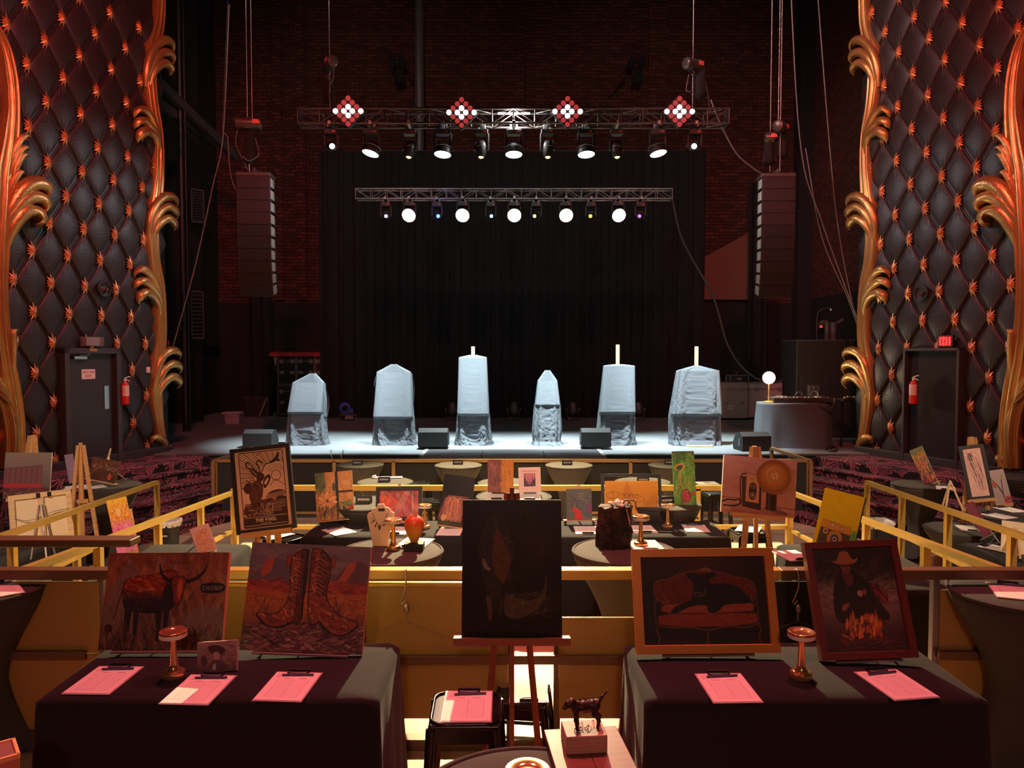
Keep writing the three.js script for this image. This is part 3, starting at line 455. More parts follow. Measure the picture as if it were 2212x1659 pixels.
// chain hoists
function hoist(label, px, py, d, opt = {}) {
  const p = at(px, py, d), t = thing('chain_hoist', label, 'hoist', p, opt.turn ?? 0), L = opt.len ?? 0.42;
  obj('body', lathe([[0, -L / 2], [0.09, -L / 2], [0.115, -L / 2 + 0.04], [0.115, L / 2 - 0.04], [0.09, L / 2], [0, L / 2]], 22).rotateZ(Math.PI / 2), mat([0.10, 0.08, 0.08], 0.35, 0.5), t);
  obj('gearbox', rb(0.14, 0.16, 0.16, 0.02, 0, -0.04, 0), M.blackPlastic, t); obj('label_plate', rb(0.12, 0.08, 0.006, 0.002, L * 0.28, 0.02, 0.116), mat([0.75, 0.12, 0.1], 0.6), t);
  const n = opt.chains ?? [0]; for (const x of n) obj('chain', rod([x, 0.05, 0], [x, CEIL - p[1], 0], 0.011), M.chain, t);
  obj('hook', [tb([[0, -0.1, 0], [0.03, -0.16, 0], [0, -0.2, 0], [-0.03, -0.17, 0]], 0.012, 14), rod([0, -0.04, 0], [0, -0.12, 0], 0.014)], M.steel, t);
  if (opt.drop) obj('load_chain', rod([0, -0.18, 0], [0, -opt.drop, 0], 0.011), M.chain, t);
  for (const [x, y, h] of opt.bags ?? []) obj('chain_bag', grid(18, 10, (u, v) => { const a = u * 2 * Math.PI, r = 0.115 * (0.75 + 0.25 * v) + 0.008 * Math.sin(a * 5 + v * 3); return [x + Math.cos(a) * r * (v > 0.97 ? 0.2 : 1), y - h * v, Math.sin(a) * r * (v > 0.97 ? 0.2 : 1)]; }, true), M.cloth, t);
  for (const c of opt.cables ?? []) obj('cable', tb(c, 0.009, 30, 6), M.paleCable, t);
  return t;
}
hoist('chain hoist with silver motor and red plate over the left end of the front truss', 712, 138, 14.5, { turn: -1.0, drop: 0.9, bags: [[-0.1, -0.3, 0.42]], cables: [[[0.2, 0, 0], [0.22, -0.3, 0], [0.08, -0.42, 0.02], [-0.1, -0.3, 0], [-0.05, -0.15, 0]], [[0, -0.4, 0], [0.25, -0.62, 0.1], [0.42, -0.86, 0.15]]] });
hoist('chain hoist with tall cloth bag over the right end of the front truss', 1497, 140, 14.5, { turn: 0.5, len: 0.4, drop: 0.9, bags: [[0.18, -0.02, 0.62]], cables: [[[0.25, -0.1, 0], [0.36, -0.4, 0], [0.46, -0.86, 0]], [[-0.1, -0.2, 0], [-0.16, -0.5, 0], [-0.1, -0.55, 0.05]]] });
hoist('chain hoist with long motor above the left hanging speaker column', 537, 267, 14.6, { turn: 0.15, len: 0.52, drop: 0.92, chains: [-0.02, 0.07], bags: [[-0.02, -0.16, 0.62]], cables: [[[-0.2, -0.08, 0], [-0.24, -0.4, 0], [-0.04, -0.88, 0]], [[0.14, -0.3, 0.1], [0.2, -0.6, 0.1], [0.02, -0.74, 0.1], [-0.1, -0.66, 0.1]]] });
hoist('upper chain hoist above the right hanging speaker column', 1686, 275, 14.6, { turn: 0.9, len: 0.36, drop: 0.85, chains: [-0.12, 0.0], bags: [[0.13, -0.12, 0.46]] });
hoist('lower chain hoist with cloth bag above the right hanging speaker column', 1664, 298, 14.75, { turn: -0.2, len: 0.22, drop: 0.66, bags: [[-0.02, -0.05, 0.48]] });

// curved speaker columns
for (const s of [-1, 1]) {
  const a = s < 0 ? at(510, 372, 14.6) : at(1647, 374, 14.6), b = s < 0 ? at(583, 372, 14.6) : at(1719, 374, 14.6), cx = (a[0] + b[0]) / 2, W = b[0] - a[0];
  const t = thing('speaker_column', s < 0 ? 'tall curved black speaker column hanging left of the stage' : 'tall curved black speaker column hanging right of the stage', 'speaker', [cx, a[1], -14.6], s * -0.04);
  obj('fly_frame', [rb(W, 0.07, 0.42, 0.01, 0, -0.03, -0.2), rb(0.05, 0.1, 0.3, 0.008, 0, 0.05, -0.2)], mat([0.07, 0.05, 0.05], 0.5), t);
  let y = -0.07, z = 0, ang = 0; const tilts = [0, 0, 0, 0, 0, 0.02, 0.035, 0.05, 0.07, 0.08]; const hh = 0.235;
  const side = new THREE.Shape([[0, 0.115], [0, -0.115], [-0.30, -0.075], [-0.38, -0.07], [-0.38, 0.07], [-0.30, 0.075]].map((p) => new THREE.Vector2(...p)));
  tilts.forEach((ti, i) => {
    ang += ti; const c = [0, y - Math.cos(ang) * hh / 2, z - Math.sin(ang) * hh / 2];
    const g = new THREE.Group(); g.name = 'cabinet'; g.position.set(...c); g.rotation.x = ang; t.add(g);
    obj('box', put(new THREE.ExtrudeGeometry(side, { depth: W - 0.03, bevelEnabled: true, bevelSize: 0.006, bevelThickness: 0.006, bevelSegments: 1 }).rotateY(-Math.PI / 2), W / 2 - 0.012, 0, 0), mat([0.008, 0.007, 0.007], 0.6), g);
    obj('grille', rb(W * 0.985, hh * 0.975, 0.02, 0.006, 0, 0, 0.006), i < 4 ? mat([0.016, 0.010, 0.011], 0.6) : mat([0.006, 0.0055, 0.0055], 0.7), g);
    for (const e of [-1, 1]) obj('side_plate', rb(0.012, 0.17, 0.22, 0.003, e * W / 2, 0, -0.14), mat([0.32, 0.31, 0.29], 0.55), g);
    y -= Math.cos(ang) * hh; z -= Math.sin(ang) * hh;
  });
}
// loose cables and ropes in the wings, pipes, louvres
function wire(name, label, pts, r, m, cat = 'cable', seg = 40) { return tag(obj(name, tb(pts, r, seg, 6), m), label, cat); }
wire('cable', 'thick cable looping from the front truss to the right speaker column', [at(1535, 215, 14.5), at(1545, 240, 14.45), at(1562, 280, 14.5), at(1590, 330, 14.6), at(1620, 358, 14.7), at(1650, 378, 14.8)], 0.016, M.paleCable);
wire('cable', 'cable sagging from the hanging hoists to the left speaker column', [at(484, 288, 15), at(492, 300, 15), at(496, 360, 15), at(503, 395, 14.9), at(513, 415, 14.8)], 0.012, M.paleCable);
wire('rope', 'grey rope running down slantwise through the left wing to the gilded curl', [at(495, 10, 16), at(482, 290, 15.9), at(460, 400, 15.8), at(420, 580, 15.6), at(373, 750, 15.4)], 0.014, M.paleCable, 'rope');
wire('rope', 'thin rope hanging beside the slanting rope in the left wing', [at(492, 0, 17), at(486, 150, 17), at(480, 290, 16.8)], 0.01, M.cable, 'rope');
[[[1700, -200], [1728, 300], [1776, 480], [1862, 715], 'left'], [[1752, -200], [1790, 290], [1812, 500], [1848, 690], 'right'], [[1740, 320], [1775, 510], [1830, 640], [1862, 730], 'lower']].forEach(([a, b, c, d, w], i) => wire('rope', `${w} of three slack ropes crossing the right brick wall`, [a, b, c, d].map((p) => at(...p, 15.6 + i * 0.1)), 0.014, M.paleCable, 'rope'));
wire('cable', 'black cable bundle curving down to the grey road cases', [at(1450, 420, 19.2), at(1475, 520, 19.2), at(1540, 640, 19), at(1570, 740, 18.8), at(1610, 800, 18.5), at(1660, 826, 18.4), at(1700, 815, 18.4), at(1726, 782, 18.4)], 0.03, M.cable);
{ const t = thing('vent_duct', 'tall round grey duct running up the back wall behind the trusses', 'duct', at(905, 0, 24.3)); const y0 = at(905, 330, 24.3)[1] - t.position.y; obj('tube', rod([0, y0, 0], [0, 2.5, 0], 0.15, 20), mat([0.16, 0.15, 0.15], 0.5, 0.4), t); for (let i = 0; i < 7; i++) obj('band', cy(0.16, 0.16, 0.03, 20, 0, y0 + 0.3 + i * 0.68, 0), mat([0.22, 0.2, 0.2], 0.5, 0.4), t); }
for (const [x, w] of [[401, 'wide'], [411, 'thin']]) { const p = at(x, 930, 18.5); tag(obj('wing_pipe', rod([p[0], S, p[2]], [p[0], CEIL, p[2]], w === 'wide' ? 0.07 : 0.025, 12), M.blackMetal), `${w} black pipe standing full height in the left wing`, 'pipe'); }
[[425, 445, 68, 'upper'], [425, 680, 100, 'lower']].forEach(([x, y, h, w]) => { const p = at(x, y, 20.5), t = thing('louvre_panel', `${w} black louvred panel on the left wing wall`, 'panel', [p[0], p[1], p[2]], 0.9), H = h / 78; obj('frame', [bx(0.34, 0.04, 0.1, 0, H / 2, 0), bx(0.34, 0.04, 0.1, 0, -H / 2, 0), bx(0.03, H, 0.1, 0.17, 0, 0), bx(0.03, H, 0.1, -0.17, 0, 0)], M.darkGrey, t); for (let i = 1; i < 12; i++) obj('slat', bx(0.31, 0.012, 0.07, 0, -H / 2 + H * i / 12, 0, 0.5), M.darkGrey, t); });
for (const [a, b, w] of [[[330, 165], [510, 340], 'upper'], [[330, 215], [465, 310], 'lower']]) tag(obj('slant_beam', bar(at(...a, 17.5), at(...b, 20.5), 0.12, 0.22), mat([0.03, 0.03, 0.03], 0.6)), `${w} black beam slanting down across the left wing`, 'beam');
for (const [x, s] of [[858, -1], [1375, 1]]) { const p = at(x, 135, 24.0), t = thing('wall_lamp_bracket', s < 0 ? 'dark unlit twin lamp on a bracket high left on the back wall' : 'dark unlit lamp on a slanting brace high right on the back wall', 'stage light', p); obj('bracket', [bar([-0.25, 0, 0], [0.25, 0, 0], 0.05, 0.05), rod([s < 0 ? 0.35 : -0.3, -0.4, -0.1], [s < 0 ? 0.9 : -1.0, -1.15, -0.9], 0.03)], M.blackMetal, t); for (const k of [-1, 1]) obj('can', cy(0.09, 0.11, 0.34, 16, k * 0.16, -0.02, 0.1, 1.2), M.blackPlastic, t); obj('cloth_bag', cy(0.13, 0.17, 0.4, 14, 0.05, -0.45, 0), M.cloth, t); }

// =====================================================================  ON THE STAGE  =====================================================================
const DZ = 15.67, KP = DZ / FOC;
function coveredEasel(label, cx, rows, mast, flaps, seed) {
  const p = on(cx, 961, S), k = -p[2] / FOC, t = thing('covered_easel', label, 'covered easel', p, 0, 'covered easels on the stage'), r0 = seed * 7.3;
  const X = (px) => (px - cx) * k, Y = (py) => (961 - py) * k, T = rows.map((r) => ({ y: Y(r[0]), l: X(r[1]), r: X(r[2]), f: r[3], b: r[4], n: r[5] ?? 4, a: r[6] ?? 0 })), top = T[0].y;
  obj('drape', grid(200, 130, (u, v) => {
    const y = top * (1 - v); let i = 0; while (i < T.length - 2 && y < T[i + 1].y) i++;
    const A = T[i], B = T[i + 1], q = clamp((A.y - y) / Math.max(1e-4, A.y - B.y)), L = (k) => lerp(A[k], B[k], q), th = u * 2 * Math.PI, c = Math.cos(th), s = Math.sin(th), n = L('n');
    const ex = Math.sign(c) * Math.pow(Math.abs(c), 2 / n), ez = Math.sign(s) * Math.pow(Math.abs(s), 2 / n), cxx = (L('l') + L('r')) / 2, hw = (L('r') - L('l')) / 2, zc = (L('f') + L('b')) / 2, hd = (L('f') - L('b')) / 2;
    const a = L('a'), w = a * (0.030 * (fbm(u * 30 + r0, y * 3 + r0, 3) - 0.5) + 0.030 * (1 - Math.abs(2 * fbm(u * 52 + y * 5 + r0, y * 9 - u * 14, 3) - 1)) - 0.015) + 0.006 * (fbm(u * 34 + r0, y * 2.5 + u * 3, 3) - 0.5) + 0.0025 * (fbm(u * 60 + r0, y * 26, 2) - 0.5), fold = a * 0.022 * Math.sin(u * 62 + 3 * fbm(u * 6, y * 2 + r0, 2));
    return [cxx + ex * (hw + w * 0.5 + fold * 0.4), Math.max(0.004, y + (y < 0.1 ? 0.02 * (fbm(u * 30, 3 + r0) - 0.4) : 0)), zc + ez * hd + (w + fold) * Math.abs(s)];
  }, true), M.drape, t);
  if (mast) { obj('mast', rb(0.075, Y(mast[1]), 0.04, 0.006, X(mast[0]), Y(mast[1]) / 2, -0.06), mat([0.85, 0.68, 0.30], 0.5, 0, { map: again(woodMap, 1, 1) }), t); }
  for (const f of flaps ?? []) { const n = f.length; obj('fold', grid(n - 1, 8, (u, v) => { const q = f[Math.round(u * (n - 1))], x = lerp(q[1], q[2], v); return [X(x), Y(q[0]), -0.06 + 0.05 * Math.sin(v * 6 + u * 2)]; }), M.drape, t); }
  return t;
}
coveredEasel('covered easel farthest left, pointed top with a sleeve of cloth hanging on its right', 666, [[806, 671, 683, 0.0, -0.06, 3], [826, 632, 701, 0.02, -0.12, 5], [889, 624, 699, 0.19, -0.3, 7, 0.1], [893, 624, 699, 0.11, -0.32, 6, 0.6], [950, 618, 703, 0.12, -0.4, 4, 1.3], [961, 613, 708, 0.15, -0.45, 3, 1.4]], null, [[[828, 699, 703], [845, 699, 707], [860, 700, 711], [873, 700, 713], [888, 700, 710], [900, 701, 708]]], 1);
coveredEasel('covered easel second from the left, pointed top with square shoulders', 852, [[786, 846, 857, 0.0, -0.06, 3], [803, 814, 888, 0.02, -0.12, 5], [899, 808, 893, 0.2, -0.3, 7, 0.12], [903, 808, 893, 0.11, -0.32, 6, 0.7], [950, 806, 895, 0.12, -0.4, 4, 1.5], [961, 803, 900, 0.15, -0.45, 3, 1.5]], null, [[[806, 886, 891], [822, 887, 894], [840, 888, 897], [850, 889, 896], [880, 890, 893]], [[806, 814, 816], [820, 810, 815], [833, 808, 815]]], 2);
coveredEasel('tallest covered easel with flat top and short pale mast showing', 1022, [[766, 1014, 1030, -0.02, -0.08, 3], [771, 991, 1052, 0.02, -0.12, 6], [893, 988, 1057, 0.2, -0.3, 7, 0.15], [897, 988, 1057, 0.11, -0.32, 6, 0.7], [950, 984, 1061, 0.12, -0.4, 4, 1.7], [961, 981, 1065, 0.15, -0.45, 3, 1.7]], [1022, 748], null, 3);
coveredEasel('narrowest covered easel with pointed top, standing right of the stage middle', 1183, [[799, 1177, 1188, 0.0, -0.06, 3], [822, 1161, 1204, 0.03, -0.12, 4], [873, 1155, 1210, 0.14, -0.24, 5, 0.2], [877, 1154, 1211, 0.12, -0.26, 4, 0.5], [930, 1150, 1213, 0.16, -0.3, 3, 1.0], [952, 1152, 1210, 0.17, -0.32, 3, 1.3], [961, 1150, 1216, 0.24, -0.36, 3, 1.6]], null, null, 4);
coveredEasel('covered easel with flat top and tall pale mast, second from the right', 1334, [[786, 1327, 1342, -0.02, -0.08, 3], [789, 1303, 1371, 0.02, -0.12, 6], [889, 1294, 1371, 0.2, -0.3, 7, 0.2], [893, 1294, 1371, 0.11, -0.32, 6, 0.7], [950, 1290, 1373, 0.12, -0.4, 4, 1.5], [961, 1287, 1377, 0.15, -0.45, 3, 1.5]], [1334, 744], null, 5);
coveredEasel('widest covered easel at the right with creased cloth and pale mast', 1504, [[789, 1498, 1510, -0.04, -0.08, 3], [800, 1461, 1553, 0.02, -0.12, 6, 0.4], [893, 1448, 1556, 0.2, -0.3, 6, 0.9], [898, 1448, 1556, 0.11, -0.32, 5, 1.1], [950, 1450, 1558, 0.12, -0.4, 4, 1.6], [961, 1449, 1559, 0.22, -0.45, 3, 1.5]], [1504, 748], [[[804, 1553, 1555], [820, 1553, 1557], [845, 1553, 1557]]], 6);
{ const p = on(1504, 962, S), t = thing('easel_base', 'pale wooden easel foot bar poking out under the widest covered easel', 'easel foot', [p[0], S, p[2] + 0.28]); obj('bar', rb(0.5, 0.035, 0.05, 0.006, 0, 0.02, 0), M.paleWood, t); for (const x of [-0.24, 0.24]) obj('foot', rb(0.05, 0.045, 0.12, 0.006, x, 0.023, 0.02), M.paleWood, t); }

// floor monitors
const monBlack = mat([0.006, 0.006, 0.006], 0.8);
[[935, 966, 'wedge monitor speaker at the left end of the deck panels'], [1288, 966, 'wedge monitor speaker at the right end of the deck panels'], [1644, 979, 'wedge monitor speaker near the front right of the stage, before the cloth covered table'], [556, 968, 'wedge monitor speaker at the front left, half hidden behind THE FOOL picture']].forEach(([x, y, lab], i) => {
  const p = on(x, y, S + (i < 2 ? 0.052 : 0)), t = thing('stage_monitor', lab, 'speaker', [p[0], p[1], Math.min(p[2], -13.9 - (i < 2 ? 0 : 0.75))], i === 2 ? 0.12 : 0, 'wedge monitors along the stage lip');
  const sh = new THREE.Shape([[0.0, 0], [-0.42, 0], [-0.46, 0.12], [-0.3, 0.33], [-0.12, 0.36], [0, 0.26]].map((q) => new THREE.Vector2(q[0], q[1])));
  obj('cabinet', put(new THREE.ExtrudeGeometry(sh, { depth: 0.58, bevelEnabled: true, bevelSize: 0.008, bevelThickness: 0.008, bevelSegments: 2 }).rotateY(-Math.PI / 2), 0.29, 0.009, 0), monBlack, t);
  obj('front_panel', rb(0.6, 0.29, 0.02, 0.006, 0, 0.16, 0.012), monBlack, t); obj('side_handle', [rb(0.012, 0.14, 0.05, 0.004, -0.305, 0.17, -0.12)], M.dullSteel, t);
});
// DJ table and what stands on it
{
  const c = on(1722, 967, S), t = thing('cloth_table', 'rounded stage table under a dark grey cloth carrying the disc jockey console', 'table', [c[0], S, c[2] - 0.25]);
  obj('cloth', grid(160, 24, (u, v) => { const th = u * 2 * Math.PI, cc = Math.cos(th), s = Math.sin(th), n = 3.2, ex = Math.sign(cc) * Math.pow(Math.abs(cc), 2 / n), ez = Math.sign(s) * Math.pow(Math.abs(s), 2 / n), top = v < 0.12, k = top ? v / 0.12 : 1, dn = top ? 0 : (v - 0.12) / 0.88, w = dn * (0.03 * Math.sin(u * 40 + Math.sin(u * 17)) + 0.02 * Math.sin(u * 23 + dn * 5)); return [ex * (0.74 * k + dn * 0.04 + w), 0.93 * (1 - dn) - (top ? 0.012 * Math.pow(k, 8) : 0), ez * (0.36 * k + dn * 0.05 + w)]; }, true), M.djCloth, t);
  const q = thing('mixing_console', 'black disc jockey console with white buttons on the grey cloth table', 'mixer', [c[0] + 0.12, S + 0.935, c[2] - 0.2], -0.05);
  obj('case', rb(1.22, 0.10, 0.5, 0.012, 0, 0.05, 0), mat([0.03, 0.03, 0.032], 0.5), q); for (const x of [-0.61, 0.61]) obj('corner', rb(0.035, 0.105, 0.04, 0.006, x, 0.05, 0.24), M.steel, q);
  for (const x of [-0.38, 0.4]) obj('jog_wheel', cy(0.12, 0.12, 0.02, 28, x, 0.11, -0.02), M.dullSteel, q); for (let i = 0; i < 14; i++) obj('button', rb(0.03, 0.014, 0.02, 0.003, -0.5 + i * 0.078, 0.105, 0.18), i % 3 ? M.white : M.red, q); obj('latch', put(new THREE.TorusGeometry(0.03, 0.01, 8, 20), 0.02, 0.04, 0.255), M.blackMetal, q);
  obj('cable', tb([[0.2, 0.02, 0.25], [0.3, -0.08, 0.28], [0.5, -0.13, 0.28], [0.6, -0.03, 0.27]], 0.012, 24), M.cable, q);
  const hp = thing('headphones', 'black headphones lying on top of the console', 'headphones', [c[0] + 0.1, S + 1.045, c[2] - 0.2]); obj('band', put(new THREE.TorusGeometry(0.075, 0.008, 8, 24, Math.PI), 0, 0.02, 0), M.dullSteel, hp); for (const x of [-0.075, 0.075]) obj('ear_cup', cy(0.035, 0.035, 0.03, 16, x, 0.02, 0, 0, 0, Math.PI / 2), M.blackPlastic, hp);
  const sp2 = thing('table_speaker', 'small black monitor loudspeaker with round cone behind the console', 'speaker', [c[0] + 0.52, S + 0.935, c[2] - 0.5], -0.2); obj('cabinet', rb(0.24, 0.34, 0.2, 0.015, 0, 0.17, 0), M.blackPlastic, sp2); obj('cone', put(lathe([[0.085, 0.01], [0.08, 0.015], [0.03, -0.02], [0, -0.01]], 24), 0, 0.14, 0.1, Math.PI / 2), mat([0.12, 0.12, 0.125], 0.5), sp2); obj('tweeter', sp(0.025, 0, 0.28, 0.095), M.darkGrey, sp2);
  const g = at(1661, 816, -c[2] + 0.1), L = thing('globe_lamp', 'lit round globe lamp on a thin brass stem behind the grey cloth table', 'lamp', [g[0], S + 0.935, g[2]]); const gy = g[1] - S - 0.935;
  obj('base', cy(0.08, 0.09, 0.025, 24, 0, 0.0125, 0), M.brass, L); obj('stem', rod([0, 0.02, 0], [0, gy - 0.1, 0], 0.014), mat([0.75, 0.42, 0.22], 0.35, 0.7), L); obj('globe', sp(0.128, 0, gy, 0, 28, 20), glow([1, 0.86, 0.62], 5), L);
  pointLamp('globe_light', [g[0], g[1], g[2]], [1, 0.74, 0.45], 5, 5);
}
// road cases
function roadCase(label, x0, y0, x1, y1, d, m, group, text) {
  const a = at(x0, y0, d), b = at(x1, y1, d), W = b[0] - a[0], Hh = a[1] - b[1], t = thing('road_case', label, 'road case', [(a[0] + b[0]) / 2, b[1], -d - 0.3], 0, group), D = 0.6;
  obj('body', rb(W, Hh * 0.80, D, 0.02, 0, Hh * 0.40, 0), m, t); obj('lid', rb(W, Hh * 0.19, D, 0.02, 0, Hh * 0.905, 0), m, t);
  const e = [], tr = 0.022; for (const sx of [-1, 1]) e.push(['edge', bx(tr, Hh, tr, sx * (W / 2 - 0.008), Hh / 2, D / 2 - 0.004)]); for (const f of [0.01, 0.8, 0.99]) e.push(['edge', bx(W, tr, tr, 0, Hh * f, D / 2 - 0.004)]);
  for (const [n, g] of e) obj(n, g, M.caseTrim, t);
  for (const sx of [-0.3, 0.3]) { obj('latch', rb(0.10, 0.12, 0.012, 0.006, sx * W, Hh * 0.8, D / 2 + 0.008), M.caseTrim, t); obj('handle', [rb(0.14, 0.09, 0.01, 0.006, sx * W * 0.95, Hh * 0.42, D / 2 + 0.004), tb([[sx * W * 0.95 - 0.05, Hh * 0.43, D / 2 + 0.01], [sx * W * 0.95, Hh * 0.42, D / 2 + 0.03], [sx * W * 0.95 + 0.05, Hh * 0.43, D / 2 + 0.01]], 0.008, 10)], M.caseTrim, t); }
  for (const sx of [-1, 1]) obj('caster', cy(0.045, 0.045, 0.03, 16, sx * W * 0.38, -0.02, D / 2 - 0.08, 0, 0, Math.PI / 2), M.blackPlastic, t);
  if (text) { const tx = ctex(256, 128, (g, w, h) => { g.clearRect(0, 0, w, h); g.fillStyle = '#fff'; g.font = 'bold 60px monospace'; g.textAlign = 'center'; text.forEach((s, i) => g.fillText(s, w / 2, 55 + i * 60)); }); const pm = new THREE.MeshStandardMaterial({ color: 0xd8cfc8, alphaMap: null, map: tx, transparent: true, roughness: 0.8 }); obj('lettering', put(new THREE.PlaneGeometry(0.34, 0.17), -W * 0.12, Hh * 0.3, D / 2 + 0.004), pm, t); }
  return t;
}
roadCase('left grey road case with faint lettering, right of the widest covered easel', 1556, 826, 1615, 903, 21.6, M.caseGrey, 'grey road cases', ['aPIO', 'FOH']);
roadCase('right lighter grey road case behind the globe lamp', 1617, 826, 1700, 902, 21.9, mat([0.40, 0.31, 0.31], 0.6), 'grey road cases', ['AFI']);
{ const a = at(1568, 826, 21.9), b = at(1617, 811, 21.9), t = thing('rack_case', 'small black rack case with silver edges standing on the left grey road case', 'road case', [(a[0] + b[0]) / 2, a[1], -22.1]); const W = b[0] - a[0], Hh = b[1] - a[1]; obj('body', rb(W, Hh, 0.4, 0.01, 0, Hh / 2, 0), M.blackPlastic, t); for (const x of [-0.5, -0.3, 0.5]) obj('edge', bx(0.025, Hh, 0.02, x * W, Hh / 2, 0.2), M.caseTrim, t); obj('edge', bx(W, 0.02, 0.02, 0, Hh, 0.2), M.caseTrim, t); obj('handle', rb(0.13, 0.08, 0.01, 0.01, 0.06, Hh * 0.5, 0.205), M.caseTrim, t); obj('wire', tb([[0, Hh, 0], [0.03, Hh + 0.1, 0], [-0.05, Hh + 0.12, 0.02]], 0.006, 12), M.paleCable, t); obj('wire', tb([[0.04, Hh, 0], [0.07, Hh + 0.09, 0], [0.13, Hh + 0.12, 0.02]], 0.006, 12), M.paleCable, t); }
{ const a = on(1688, 892, S), t = thing('tool_box', 'yellow and black plastic tool box behind the globe lamp', 'tool box', [at(1687, 860, 17.6)[0], S + 0.34, -17.9]); obj('body', rb(0.42, 0.5, 0.3, 0.03, 0, 0.25, 0), M.blackPlastic, t); for (const s of [-1, 1]) obj('corner', rb(0.09, 0.34, 0.31, 0.02, s * 0.13, 0.34, 0.005), M.yellow, t); obj('latch', rb(0.12, 0.09, 0.02, 0.01, 0, 0.25, 0.155), M.yellow, t); const u = thing('equipment_stand', 'low black equipment stand under the yellow and black tool box', 'stand', [t.position.x, S, -17.9]); obj('shelf', rb(0.6, 0.04, 0.4, 0.008, 0, 0.32, 0), M.blackPlastic, u); for (const sx of [-1, 1]) for (const sz of [-1, 1]) obj('leg', rod([sx * 0.26, 0, sz * 0.16], [sx * 0.26, 0.3, sz * 0.16], 0.018), M.blackMetal, u); }
{ const p = at(1712, 850, 18), t = thing('cable_bundle', 'hanging bundle of dark cables with pale tags right of the globe lamp', 'cables', [p[0], S, p[2]]); for (let i = 0; i < 6; i++) obj('cable', tb([[-0.12 + i * 0.05, 1.25, 0], [-0.16 + i * 0.06, 0.85, 0.03 * (i % 2)], [-0.05 + i * 0.03, 0.4, 0], [0.02 * i, 0.02, 0]], 0.02, 20), i % 3 === 1 ? mat([0.30, 0.18, 0.19], 0.7) : M.cable, t); obj('stand', rod([0, 0, -0.05], [0, 1.28, -0.05], 0.025), M.blackMetal, t); }
{ const a = at(1723, 735, 17), b = at(1868, 905, 17), t = thing('tall_cabinet', 'big black equipment cabinet standing at the right edge of the stage', 'cabinet', [(a[0] + b[0]) / 2, S, -17.5]); const W = b[0] - a[0], Hh = a[1] - S; obj('body', rb(W, Hh, 0.9, 0.02, 0, Hh / 2, 0), mat([0.014, 0.014, 0.015], 0.55), t); obj('door', rb(W * 0.42, Hh * 0.62, 0.02, 0.008, -W * 0.22, Hh * 0.34, 0.455), M.blackPlastic, t); obj('top_edge', rb(W, 0.03, 0.92, 0.008, 0, Hh, 0), M.darkGrey, t); for (let i = 0; i < 4; i++) obj('cable', tb([[W * 0.2 + i * 0.07, Hh + 0.01, 0.47], [W * 0.2 + i * 0.07, Hh - 0.3, 0.475], [W * 0.21 + i * 0.07, Hh - 0.6, 0.475]], 0.009, 12), M.cable, t);
  const q = at(1800, 735, 17.2), fx = thing('pipe_fitting', 'dark elbow pipes and a gooseneck lamp standing on the big black cabinet', 'pipes', [q[0], S + Hh + 0.01, -17.5]); obj('elbow', tb([[-0.2, 0.4, 0], [-0.05, 0.42, 0], [-0.02, 0.3, 0], [-0.02, 0, 0]], 0.06, 24, 12), M.darkGrey, fx); obj('pipe', rod([0.13, 0, 0], [0.13, 0.42, 0], 0.085, 16), M.darkGrey, fx); obj('branch', rod([0.13, 0.36, 0], [0.35, 0.48, 0], 0.045, 12), M.darkGrey, fx); obj('gooseneck', tb([[-0.26, 0, 0], [-0.26, 0.5, 0], [-0.2, 0.7, 0], [0, 0.76, 0], [0.06, 0.74, 0]], 0.014, 30), M.darkGrey, fx); obj('bulb', sp(0.022, 0.06, 0.72, 0), M.white, fx);
  const ex = thing('exit_sign', 'tiny red EXIT sign glowing on the dark wall above the big cabinet', 'sign', at(1773, 703, 23.0)); obj('housing', rb(0.12, 0.19, 0.04, 0.01, 0, 0, 0), M.blackPlastic, ex); exitLetters(ex, 0.09, 0.13, 0.024); }
{ const c = on(1838, 925, S), t = thing('keyboard_stand', 'dark stand with a strip of pale connectors at the right stage edge', 'stand', [at(1840, 870, 15.4)[0], S, -15.4]); obj('top', rb(0.5, 0.06, 0.3, 0.01, 0, 0.98, 0), M.blackPlastic, t); obj('connectors', [0, 1, 2, 3, 4, 5].map((i) => rb(0.055, 0.035, 0.06, 0.008, -0.16 + i * 0.065, 1.03 + (i % 2) * 0.012, 0.05)), M.paleWood, t).userData.kind = 'stuff'; for (const sx of [-1, 1]) obj('leg', rod([sx * 0.2, 0, 0], [sx * 0.2, 0.95, 0], 0.02), M.blackMetal, t); obj('box', rb(0.24, 0.3, 0.24, 0.03, 0.26, 0.82, 0.08), M.blackPlastic, t); obj('cable_loop', put(new THREE.TorusGeometry(0.17, 0.012, 8, 30), 0.28, 0.92, 0.2), M.cable, t); }
// at the left of the stage
[[600, 768, 640, 831, 'upper left black road case of the stack under the red cover'], [641, 768, 680, 831, 'upper middle black road case of the stack under the red cover'], [681, 768, 697, 831, 'upper right black road case under the red cover, half behind the first covered easel'], [600, 833, 640, 896, 'lower left black road case standing on the stage floor'], [641, 833, 680, 896, 'lower right black road case behind the first covered easel']].forEach(([x0, y0, x1, y1, lab]) => roadCase(lab, x0, y0, x1, y1, 22.8, mat([0.012, 0.011, 0.011], 0.5), 'black road cases stacked at the left'));
